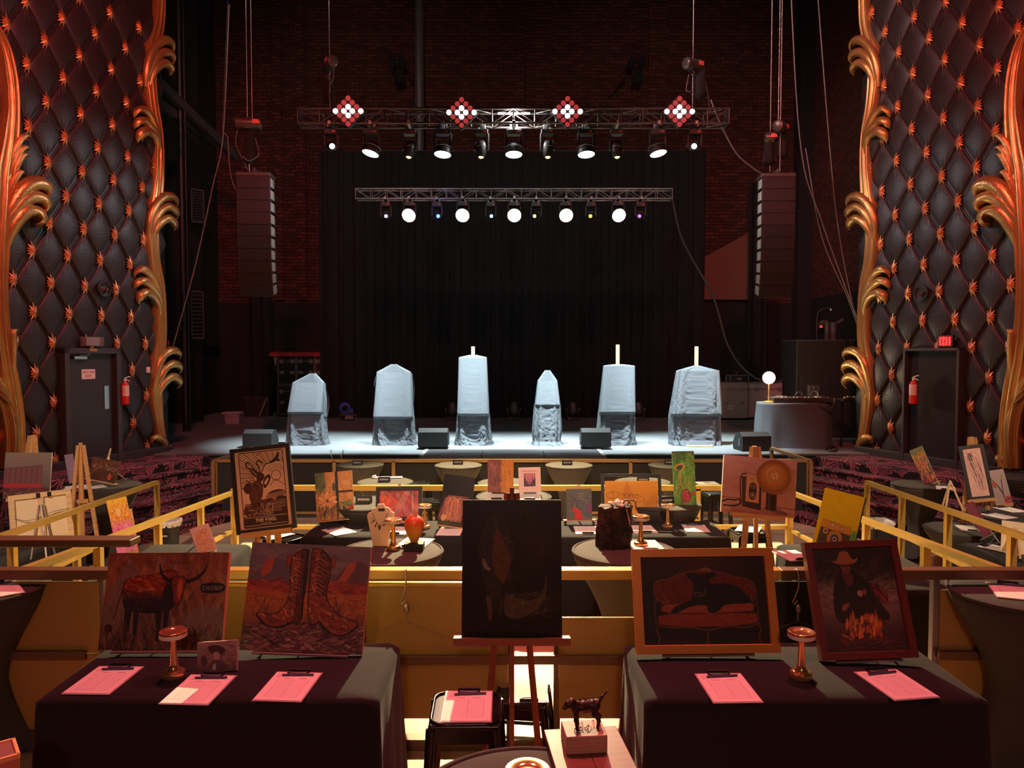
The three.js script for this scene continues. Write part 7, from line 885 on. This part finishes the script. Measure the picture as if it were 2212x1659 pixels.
{ const q = fit([[150, 985], [165, 977], [160, 1040], [146, 1046]], 8.9, 66, 10); picture('narrow_canvas', 'narrow violet canvas seen almost edge on beside the tall left easel', q, { face: mat([0.3, 0.2, 0.34], 0.6), th: 0.03, side: mat([0.25, 0.18, 0.3], 0.6) }); const Q = { ...q, C: q.C, B: at(178, 1080, 8.8), h: 0.55, w: 0.2, yaw: 0.6, N: [Math.sin(0.6), 0, Math.cos(0.6)], X: [Math.cos(0.6), 0, -Math.sin(0.6)], Y: [0, 1, 0] }; floorEasel('tall slim wooden easel rising behind the turned canvas', Q, 0, { over: 0.1, ledge: 0.3, w: 0.04, spread: 0.2 }); }
// ---------- right side ----------
{ const q = fit([[2073, 965], [2124.5, 958], [2147, 1075], [2090.5, 1082]], 9.0, -20, 9); picture('hand_drawing', 'tall black framed ink drawing of two skeletal hands', q, { map: art.hand, frame: { w: 0.035, d: 0.04, m: M.frameBlack }, cat: 'drawing' }); floorEasel('orange wooden easel holding the framed hand drawing', q, 0, { over: 0.1, ledge: 0.55, w: 0.045, spread: 0.22, mastUp: 0 }); }
onTable('bloom_canvas', 'narrow canvas of orange and purple blooms on the right black table', [[1963, 973], [1992.5, 963.5], [2023, 1038], [1998.5, 1051]], 1.07, 0.02, -52, 20, { map: art.bloom, th: 0.02, side: M.canvasSide }, 'small wooden tripod easel behind the bloom canvas', { m: M.paleWood, r: 0.010, spread: 0.6, deep: 0.35 });
{ const q = fit([[2132, 1018], [2164, 1013], [2192, 1088], [2150, 1092]], 9.3, -35, 14); picture('tree_painting', 'grey painting of a black and yellow tree behind the hand drawing', q, { map: art.tree, th: 0.03, side: mat([0.6, 0.25, 0.06], 0.5) }); floorEasel('wooden easel behind the grey tree painting', q, 0, { over: -0.1, ledge: 0.5, w: 0.035 }); }
onTable('dark_bloom_painting', 'dark painting of pale pink flowers at the far right edge', [[2181, 940], [2262, 936], [2264, 1014], [2181, 1014]], 1.07, 0.02, -8, 8, { map: art.darkBloom, th: 0.03, side: mat([0.06, 0.02, 0.03], 0.5) }, 'small silver easel under the dark flower painting', { spread: 0.22 });
{ const q = fit([[2155, 1119], [2215, 1135], [2225, 1205], [2172, 1186]], 7.6, -40, 10); picture('turned_canvas', 'plain cream canvas back standing at the right edge', q, { face: M.canvasBack, th: 0.03, cat: 'canvas' }); tableEasel('pale wooden folding easel in front of the cream canvas at the right edge', { ...q, N: mul(q.N, -1), yaw: q.yaw + Math.PI, B: add(q.B, mul(q.N, 0.02)) }, 0.78, { m: M.paleWood, r: 0.011, spread: 0.25, th: 0, deep: 0.4 }); }
{ const q = fit([[2090, 1086], [2104, 1083], [2132, 1150], [2118, 1168]], 8.3, -62, 14); picture('maroon_panel', 'narrow maroon panel leaning on a folding easel at the right ramp', q, { face: mat([0.22, 0.05, 0.08], 0.5), th: 0.05, side: mat([0.2, 0.05, 0.07], 0.5), cat: 'panel' }); tableEasel('pale folding easel carrying the narrow maroon panel', q, 0.78, { m: M.alu, r: 0.010, spread: 0.9, th: 0.05, deep: 0.4 }); }
{ const p = on(2092, 1052, 0), q = at(2052, 1062, 8.8), t = thing('table_easel', 'empty pale wooden folding easel behind the right brass ramp rail', 'easel', [q[0], 1.0, q[2]]); const k = q[1] - 1.0; for (const [x, z] of [[-0.09, 0.06], [0.14, 0.08], [0.02, -0.2]]) obj('leg', rod([x, 0.005, z], [0, k + 0.13, 0], 0.011), M.paleWood, t); obj('cross_bar', rod([-0.05, 0.3, 0.02], [0.06, 0.3, 0.02], 0.008), M.paleWood, t); }

// =====================================================================  SMALL THINGS  =====================================================================
// cordless gold lamps
{
  let first; const H = 0.235;
  const lamp = (label, p, s = 1) => {
    let t; if (!first) {
      first = t = thing('table_lamp', label, 'lamp', p, 0, 'gold table lamps');
      obj('base', lathe([[0, 0], [0.050, 0], [0.053, 0.004], [0.053, 0.026], [0.050, 0.030], [0.036, 0.036], [0, 0.04]], 40), M.goldLamp, t);
      obj('stem', lathe([[0.040, 0.032], [0.026, 0.042], [0.019, 0.065], [0.016, 0.12], [0.014, 0.16], [0.0145, H - 0.03]], 32), M.goldLamp, t);
      obj('diffuser', lathe([[0.012, H - 0.032], [0.064, H - 0.032], [0.066, H - 0.028], [0.066, H - 0.012]], 40), M.lampShade, t);
      obj('cap', lathe([[0.066, H - 0.013], [0.0665, H - 0.004], [0.062, H], [0.036, H - 0.0015], [0.035, H - 0.005], [0.02, H - 0.0055], [0, H - 0.006]], 44), M.goldLamp, t);
    } else t = dup(first, label, p, 0);
    t.scale.setScalar(s); return t;
  };
  lamp('gold disc topped lamp beside the small portrait on the near left table', on(376, 1462, NT)); lamp('gold disc topped lamp between the sofa and campfire pictures', on(1730, 1464, NT));
  lamp('gold lamp beside the orange vase', on(850, 1187, 1.44)); lamp('gold lamp beside the carved log', on(1384, 1179, 1.44)); lamp('gold lamp on the long table right of the red abstract print', on(918, 1141, YT)); lamp('gold lamp on the long table right of the amber drawing', on(1442, 1140, YT));
  const p = on(1140, 1662, 1.53 + H); lamp('gold lamp cap just showing at the very bottom of the view', [p[0], 1.53, p[2]]);
}
// bid sheets on clear clipboards
{
  const sheet = ctex(340, 440, (g, w, h) => { g.fillStyle = '#f4efe9'; g.fillRect(0, 0, w, h); g.fillStyle = '#3a2c30'; g.font = 'bold 15px sans-serif'; g.fillText('SILENT AUCTION', 22, 40, 110); g.fillStyle = '#7a6a6c'; for (const [x, y, l] of [[22, 56, 70], [22, 68, 90], [22, 80, 60], [150, 44, 120], [150, 58, 90]]) g.fillRect(x, y, l, 3); g.fillRect(86, 96, 60, 6); g.fillRect(206, 96, 60, 6); g.strokeStyle = '#8a7678'; g.lineWidth = 1.6; for (let i = 0; i <= 14; i++) { g.beginPath(); g.moveTo(56, 112 + i * 20); g.lineTo(288, 112 + i * 20); g.stroke(); } for (const x of [56, 172, 288]) { g.beginPath(); g.moveTo(x, 112); g.lineTo(x, 392); g.stroke(); } });
  const face = new THREE.MeshStandardMaterial({ map: sheet, roughness: 0.85 }), W = 0.235; let first = {};
  const board = (label, bot, top, Y, pen = false, flip = false) => {
    let a = on(...bot, Y), b = on(...top, Y); if (flip) [a, b] = [b, a]; const L = clamp(Math.hypot(b[0] - a[0], b[2] - a[2]), 0.29, 0.34), dx = b[0] - a[0], dz = b[2] - a[2], m = Math.hypot(dx, dz), c = [(a[0] + b[0]) / 2, Y, (a[2] + b[2]) / 2], turn = Math.atan2(-dx / m, -dz / m), key = pen ? 'p' : 'n'; let t;
    if (!first[key]) {
      t = first[key] = thing('clipboard', label, 'clipboard', c, turn, 'bid sheets on clipboards'); const D = 0.315;
      obj('board', rb(W, 0.004, D, 0.0018, 0, 0.0025, 0), mat([0.55, 0.42, 0.44], 0.25), t); const g = new THREE.BoxGeometry(W * 0.95, 0.002, D * 0.93).translate(0, 0.0056, 0.004); g.userData.ready = true; const pw = mat([0.8, 0.76, 0.74], 0.8); obj('sheet', g, [pw, pw, face, pw, pw, pw], t);
      obj('clip', [rb(0.11, 0.008, 0.028, 0.003, 0, 0.011, -D / 2 + 0.018), put(new THREE.CylinderGeometry(0.006, 0.006, 0.11, 10), 0, 0.018, -D / 2 + 0.008, 0, 0, Math.PI / 2)], M.blackMetal, t); obj('clip_lever', tb([[-0.045, 0.014, -D / 2 + 0.02], [-0.034, 0.016, -D / 2 + 0.036], [0.034, 0.016, -D / 2 + 0.036], [0.045, 0.014, -D / 2 + 0.02]], 0.0035, 16), M.dullSteel, t);
      if (pen) { obj('pen', [rod([-0.07, 0.012, -D / 2 + 0.055], [0.085, 0.013, -D / 2 + 0.045], 0.0055)], mat([0.07, 0.06, 0.12], 0.35), t); }
    } else t = dup(first[key], label, c, turn);
    return t;
  };
  board('bid sheet farthest left on the near left table, in front of the bull painting', [183, 1502], [264, 1440], NT, true); board('bid sheet in front of the small portrait, middle of three on the near left table', [394, 1525], [464, 1458], NT, true); board('bid sheet in front of the boots painting, right of three on the near left table', [596, 1518], [649, 1452], NT, true);
  board('bid sheet in front of the sofa picture on the near right table', [1596, 1521], [1549, 1455], NT, true); board('bid sheet in front of the campfire picture on the near right table', [1981, 1511], [1890, 1450], NT, true); board('bid sheet on the nearest black metal stool', [1006, 1565], [1014, 1491], 1.237, true); board('bid sheet lying turned away on the stool behind the tan railing', [1143, 1522], [1139, 1466], 0.862, false, true);
  board('bid sheet on the near round table at the left edge', [8, 1296], [-18, 1258], 1.502, true); board('bid sheet on the near round table at the right edge', [2210, 1302], [2172, 1258], 1.502, true);
  board('pale bid sheet on the stool under THE FOOL print', [604, 1164], [584, 1151], 1.122); board('bid sheet on the stool below the flash camera painting', [1612, 1150], [1622, 1136], 1.102, true);
  board('bid sheet in front of the flower painting', [745, 1153], [720, 1143], YT, true); board('bid sheet behind the gold lamp beside the vase', [854, 1154], [860, 1140], YT); board('bid sheet in front of the dark fibre picture', [968, 1156], [976, 1142], YT, true); board('bid sheet in front of the red dress painting', [1270, 1153], [1264, 1139], YT); board('bid sheet in front of the amber drawing', [1392, 1150], [1385, 1138], YT); board('bid sheet in front of the tall green painting', [1508, 1149], [1497, 1135], YT, true);
  board('papers lying behind the orange vase', [898, 1183], [894, 1165], 1.442); board('bid sheet on the right middle round table behind the orange frame', [1398, 1187], [1392, 1172], 1.442); board('bid sheet in front of the orange board picture', [1076, 1080], [1074, 1068], 1.442); board('bid sheet in front of the pink framed print', [1146, 1080], [1143, 1068], 1.442);
  board('outer bid sheet on the left black table by the brown picture', [176, 1057], [148, 1048], 1.072); board('inner bid sheet on the left black table by the brown picture', [216, 1059], [186, 1048], 1.072); board('bid sheet on the right black table by the bloom canvas', [2062, 1058], [2024, 1052], 1.072); board('bid sheet on the grey lit table right of the sofa picture', [1718, 1208], [1708, 1194], YT);
  const TD = on(2172, 1110, 1.0); cocktail('black high round table behind the right brass rail with two bid sheets', TD, G1); board('left bid sheet on the black table behind the right brass rail', [2176, 1119], [2138, 1111], 1.002, true); board('right bid sheet on the black table behind the right brass rail', [2200, 1106], [2164, 1097], 1.002, true); board('bid sheet at the foot of the hand drawing, behind the brass rail', [2108, 1146], [2078, 1138], 0.802); board('bid sheet on the right cloth table below the maroon panel', [2176, 1190], [2132, 1180], 0.785, true);
}
// necklace stand
{
  const p = on(822, 1180, 1.44), k = -p[2] / FOC / 4.424, t = thing('necklace_stand', 'cream neck shaped stand wearing a dark charm necklace', 'display stand', p), X = (x) => (x - 186) * k, Y = (y) => (1058 - y) * k;
  const sh = new THREE.Shape([[120, 1056], [60, 770], [75, 745], [100, 735], [112, 702], [152, 694], [160, 662], [215, 660], [226, 690], [266, 698], [282, 728], [312, 745], [302, 800], [245, 1056]].map((q) => new THREE.Vector2(X(q[0]), Y(q[1]))));
  const lean = 0.10, G = (g) => g.rotateX(-lean); const cream = mat([0.80, 0.60, 0.42], 0.7);
  obj('panel', G(put(new THREE.ExtrudeGeometry(sh, { depth: 0.012, bevelEnabled: true, bevelSize: 0.004, bevelThickness: 0.006, bevelSegments: 3 }), 0, 0.004, 0)), cream, t); obj('rear_leg', bar([0, 0.005, -0.14], [0, Y(800), -0.03], 0.06, 0.01), cream, t); obj('name_card', G(rb(62 * k, 28 * k, 0.003, 0.001, X(196), Y(707), 0.021)), M.blackPlastic, t);
  const ch = [[112, 735], [130, 790], [160, 835], [180, 862], [205, 840], [235, 790], [258, 735]].map((q) => [X(q[0]), Y(q[1]), 0.022]); obj('chain', G(tb(ch, 0.0022, 40)), mat([0.25, 0.16, 0.10], 0.4, 0.6), t); for (const [x, y, r] of [[122, 810, 8], [140, 860, 9], [152, 840, 6], [180, 868, 14], [180, 888, 9], [222, 852, 9], [242, 826, 10], [256, 812, 7], [108, 826, 6], [232, 812, 6]]) obj('charm', G(put(new THREE.SphereGeometry(r * k, 10, 8).scale(1, 1.3, 0.5), X(x), Y(y), 0.024)), mat([0.10, 0.05, 0.04], 0.35, 0.4), t);
}
// vase on a black block
{
  const p = on(895, 1187, 1.44), b = thing('plinth_block', 'small black block under the orange vase', 'block', p); obj('block', rb(0.145, 0.055, 0.12, 0.003, 0, 0.0275, 0), M.blackPlastic, b);
  const k = -p[2] / FOC / 4.424, t = thing('vase', 'round shouldered orange and amber ceramic vase', 'vase', [p[0], p[1] + 0.056, p[2]]), Hh = 268 * k, R = 97 * k;
  const prof = [[0, 0], [0.30, 0], [0.34, 0.01], [0.50, 0.12], [0.72, 0.28], [0.92, 0.48], [1.0, 0.64], [0.98, 0.74], [0.88, 0.83], [0.66, 0.91], [0.46, 0.955], [0.36, 0.97], [0.38, 1.0], [0.34, 1.0], [0.30, 0.96], [0.3, 0.5]];
  const vm = ctex(8, 256, (g, w, h) => { const gr = g.createLinearGradient(0, 0, 0, h); gr.addColorStop(0, '#c85420'); gr.addColorStop(0.35, '#d8581c'); gr.addColorStop(0.55, '#d88a30'); gr.addColorStop(1, '#c89438'); g.fillStyle = gr; g.fillRect(0, 0, w, h); });
  const lg = lathe(prof.map((q) => [q[0] * R, q[1] * Hh]), 56), pp = lg.attributes.position, uu = lg.attributes.uv; for (let i = 0; i < pp.count; i++) uu.setY(i, clamp(pp.getY(i) / Hh, 0.01, 0.99)); obj('body', lg, new THREE.MeshPhysicalMaterial({ map: vm, roughness: 0.38, clearcoat: 0.4, clearcoatRoughness: 0.3, bumpMap: again(bumpNoise, 4, 4), bumpScale: 0.001 }), t);
}
// carved log
{
  const p = on(1330, 1184, 1.44), t = thing('carved_log', 'rough dark upright log topped with pale shells, on the right middle round table', 'log', [p[0] - 0.005, p[1], p[2] - 0.05], 0.22);
  const bm = tex(256, 256, (u, v) => { const n = fbm(u * 10, v * 5, 4, 10), k = fbm(u * 30 + 3, v * 24, 3, 30); return [0.10 + 0.34 * n * k * 1.4, 0.06 + 0.20 * n * k, 0.04 + 0.09 * k * n]; }, { srgb: true });
  obj('trunk', grid(90, 50, (u, v) => { const q = roundRect(0.235, 0.17, 0.045, u), top = v > 0.88, y = top ? 0.315 : 0.315 * v / 0.88, s = top ? 1 - (v - 0.88) / 0.12 : 1, n = 0.03 * (fbm(u * 14, y * 16, 4, 14) - 0.5) + 0.012 * Math.sin(u * 50 + y * 14); return [(q[0] + q[2] * n) * s + (y - 0.15) * 0.06, y + (top ? 0.03 * q[0] * s * 1.6 + 0.01 * (fbm(u * 9, v * 20, 2, 9) - 0.5) : 0.05 * q[0] * (y / 0.315)), (q[1] + q[3] * n) * s]; }, true), mat([0.75, 0.62, 0.5], 0.75, 0, { map: bm, bumpMap: again(bumpNoise, 3, 2), bumpScale: 0.012 }), t);
  const r = rng(77); for (let i = 0; i < 11; i++) obj('shell', put(new THREE.SphereGeometry(0.012 + r() * 0.012, 10, 8).scale(1.4, 0.7, 1), 0.0 + (r() - 0.3) * 0.14, 0.325 + r() * 0.02, 0.02 + (r() - 0.5) * 0.08, r() * 3, r() * 3, 0), mat([0.78, 0.68, 0.55], 0.5), t); for (const a of [[0.05, 0], [0.09, 0.3]]) obj('twig', tb([[a[0], 0.31, 0.03], [a[0] + 0.02, 0.36, 0.04], [a[0] + 0.05, 0.35, 0.07], [a[0] + 0.05, 0.30, 0.09]], 0.006, 18), M.cork, t); for (let i = 0; i < 7; i++) obj('drip', rod([0.06 + i * 0.005, 0.31 - i * 0.015, 0.096], [0.062 + i * 0.004, 0.29 - i * 0.02, 0.1], 0.004), mat([0.5, 0.2, 0.2], 0.4), t);
}
// the wooden board, block and wire dog at the bottom
{
  const Y = 1.535, A = on(1165, 1576, Y + 0.02), B = on(1322, 1567, Y + 0.02), C = on(1366, 1657, Y + 0.02), w = Math.hypot(B[0] - A[0], B[2] - A[2]), d = 0.42, turn = -Math.atan2(B[2] - A[2], B[0] - A[0]), c = [(A[0] + B[0]) / 2 + Math.sin(turn) * d / 2 + 0.015, Y, (A[2] + B[2]) / 2 + Math.cos(turn) * d / 2];
  const t = thing('wooden_board', 'reddish wooden board lying on the nearest table under the wire dog', 'board', c, turn); for (let i = 0; i < 2; i++) obj('plank', rb(w / 2 - 0.001, 0.02, d, 0.003, (i - 0.5) * w / 2, 0.01, 0), M.redWood, t);
  const f = on(1267, 1630, Y + 0.02), bl = thing('wood_block', 'thick reddish wood block with pale grain carrying the wire dog', 'block', [f[0] - 0.004, Y + 0.021, f[2] - 0.058], 0.10); obj('block', rb(0.142, 0.062, 0.115, 0.004, 0, 0.031, 0), mat([0.62, 0.33, 0.27], 0.42, 0, { map: again(woodMap, 6, 6), bumpMap: again(woodMap, 6, 6), bumpScale: 0.002, metric: true }), bl);
  const dg = thing('wire_dog', 'small dark wire dog figure standing on the wood block, tail raised', 'figurine', [f[0] - 0.004, Y + 0.083, f[2] - 0.06], 0.2);
  // one closed body: tapered limbs joined smoothly
  const bones = [[[-0.028, 0.075, 0], [0.042, 0.078, 0], 0.019, 0.017], [[-0.030, 0.078, 0], [-0.046, 0.094, 0.004], 0.015, 0.012], [[-0.046, 0.094, 0.004], [-0.058, 0.092, 0.008], 0.014, 0.011], [[-0.058, 0.090, 0.008], [-0.072, 0.082, 0.012], 0.010, 0.008], [[-0.03, 0.07, 0.011], [-0.032, 0.036, 0.014], 0.010, 0.006], [[-0.032, 0.036, 0.014], [-0.028, 0.003, 0.016], 0.006, 0.005], [[-0.026, 0.07, -0.011], [-0.02, 0.036, -0.014], 0.010, 0.006], [[-0.02, 0.036, -0.014], [-0.016, 0.003, -0.016], 0.006, 0.005], [[0.04, 0.075, 0.010], [0.034, 0.048, 0.013], 0.013, 0.008], [[0.034, 0.048, 0.013], [0.050, 0.026, 0.014], 0.007, 0.005], [[0.050, 0.026, 0.014], [0.046, 0.003, 0.015], 0.005, 0.005], [[0.042, 0.075, -0.010], [0.046, 0.048, -0.013], 0.013, 0.008], [[0.046, 0.048, -0.013], [0.062, 0.028, -0.014], 0.007, 0.005], [[0.062, 0.028, -0.014], [0.060, 0.003, -0.015], 0.005, 0.005], [[0.052, 0.084, 0], [0.066, 0.10, -0.002], 0.006, 0.004], [[0.066, 0.10, -0.002], [0.088, 0.118, -0.006], 0.004, 0.003], [[-0.048, 0.098, 0.014], [-0.044, 0.080, 0.018], 0.006, 0.004]];
  const N = 84, mc = new MarchingCubes(N, new THREE.MeshStandardMaterial(), false, false, 120000), S1 = 0.10, O = [0.008, 0.06, 0];
  for (let z = 0; z < N; z++) for (let y = 0; y < N; y++) for (let x = 0; x < N; x++) {
    const q = [(x / N * 2 - 1) * S1 + O[0], (y / N * 2 - 1) * S1 + O[1], (z / N * 2 - 1) * S1 + O[2]]; let s = 0; if (Math.abs(q[2]) > 0.045) { mc.field[x + y * N + z * N * N] = -1; continue; }
    for (const [a, b, ra, rb2] of bones) { const ab = sub(b, a), ap = sub(q, a), h = clamp((ab[0] * ap[0] + ab[1] * ap[1] + ab[2] * ap[2]) / (ab[0] ** 2 + ab[1] ** 2 + ab[2] ** 2)), dd = Math.hypot(ap[0] - ab[0] * h, ap[1] - ab[1] * h, ap[2] - ab[2] * h) - lerp(ra, rb2, h); s += Math.exp(-dd / 0.003); }
    mc.field[x + y * N + z * N * N] = Math.log(s) * 0.003 + 0.0022 * (fbm(q[0] * 260 + q[2] * 90, q[1] * 260 + q[2] * 120, 2) - 0.5);
  }
  mc.isolation = 0; mc.update(); const n = mc.count, g = new THREE.BufferGeometry(), pa = new Float32Array(n * 3); for (let i = 0; i < n; i++) for (let k = 0; k < 3; k++) pa[i * 3 + k] = mc.positionArray[i * 3 + k] * S1 + O[k];
  g.setAttribute('position', new THREE.BufferAttribute(pa, 3)); g.setAttribute('normal', new THREE.BufferAttribute(mc.normalArray.slice(0, n * 3), 3)); const wm = mat([0.05, 0.025, 0.02], 0.45, 0.5); obj('body', g, wm, dg);
  const r = rng(9); const strands = []; for (let i = 0; i < 46; i++) { const x = -0.03 + r() * 0.07, a = r() * 6.28, p1 = [x, 0.076 + Math.cos(a) * 0.02, Math.sin(a) * 0.02]; strands.push(tb([p1, add(p1, [0.012 * (r() - 0.5), 0.006 * Math.cos(a + 1), 0.008 * Math.sin(a + 1)]), add(p1, [0.03 * (r() - 0.5), -0.012 * r(), 0.006 * (r() - 0.5)])], 0.0011, 6, 4)); } obj('wire_strands', strands, mat([0.12, 0.06, 0.04], 0.35, 0.8), dg).userData.kind = 'stuff';
  const sp3 = []; for (let i = 0; i < 9; i++) { const x = -0.05 + r() * 0.11, z = -0.03 + r() * 0.07; sp3.push(tb([[x, 0.001, z], [x + 0.02 * (r() - 0.5), 0.02 * r(), z + 0.02 * (r() - 0.5)], [x + 0.05 * (r() - 0.5), 0.002, z + 0.04 * (r() - 0.5)]], 0.0011, 8, 4)); } obj('loose_wires', sp3, mat([0.08, 0.04, 0.03], 0.4, 0.7), dg).userData.kind = 'stuff';
}
// bins, boxes
{
  const bin = (label, px, text) => { const p = on(px, 1222, 0), t = thing('waste_bin', label, 'bin', [p[0], 0.0, p[2]]), h = 0.62, y0 = 0; obj('body', grid(40, 6, (u, v) => { const q = roundRect(0.25 + 0.05 * v, 0.22 + 0.05 * v, 0.04, u); return [q[0], h * v, q[1]]; }, true), M.blackPlastic, t);
    obj('liner', grid(60, 10, (u, v) => { const q = roundRect(0.31, 0.28, 0.05, u), o = 0.014 * Math.sin(u * 70) + 0.012 + 0.012 * Math.sin(v * 5); return [q[0] + q[2] * o, h + 0.02 - v * (0.07 + 0.05 * fbm(u * 8, 2, 2, 8)), q[1] + q[3] * o]; }, true), mat([0.78, 0.74, 0.72], 0.45), t); obj('bag_inside', grid(40, 4, (u, v) => { const q = roundRect(0.3, 0.27, 0.05, u); return [q[0] * (1 - v * 0.9), h + 0.015 - v * 0.1, q[1] * (1 - v * 0.9)]; }, true), mat([0.5, 0.47, 0.46], 0.5), t);
    if (text) { const m = ctex(128, 64, (g, w, hh) => { g.fillStyle = '#0c0c0d'; g.fillRect(0, 0, w, hh); g.fillStyle = '#f0ece8'; g.font = 'bold 40px sans-serif'; g.textAlign = 'center'; g.fillText(text, w / 2, 46, w - 10); }); obj('print', put(new THREE.PlaneGeometry(0.14, 0.07), 0.02, h * 0.72, 0.135, -0.04), new THREE.MeshStandardMaterial({ map: m, roughness: 0.5 }), t); } return t; };
  bin('black waste bin with white liner and white lettering, inside the left ramp', 360, 'Lavex'); bin('waste bin with a loose white liner behind the right ramp rail', 1897, null);
  const p = on(2017, 1224, 0), t = thing('pink_box', 'small pinkish box on the floor behind the right brass rails', 'box', p, 0.3); obj('box', rb(0.22, 0.16, 0.2, 0.008, 0, 0.08, 0), mat([0.7, 0.35, 0.33], 0.6), t); obj('lid', rb(0.23, 0.03, 0.21, 0.006, 0, 0.17, 0), mat([0.75, 0.4, 0.36], 0.6), t);
  const q = at(-4, 1640, 2.9), c = thing('low_crate', 'maroon topped crate with orange wooden edges in the bottom left corner', 'crate', [q[0] - 0.02, MT, q[2]], 0.7), hh = q[1] + 0.02 - MT; obj('body', rb(0.16, hh, 0.16, 0.004, 0, hh / 2, 0), mat([0.55, 0.16, 0.10], 0.5), c); obj('top_sheet', rb(0.14, 0.006, 0.14, 0.002, 0, hh + 0.003, 0), mat([0.24, 0.06, 0.06], 0.6), c); for (const [x, z, w, d] of [[0, 0.076, 0.165, 0.014], [0, -0.076, 0.165, 0.014], [0.076, 0, 0.014, 0.165], [-0.076, 0, 0.014, 0.165]]) obj('edge', rb(w, 0.02, d, 0.003, x, hh, z), mat([0.8, 0.36, 0.16], 0.45), c);
}

renderer.render(scene, camera);
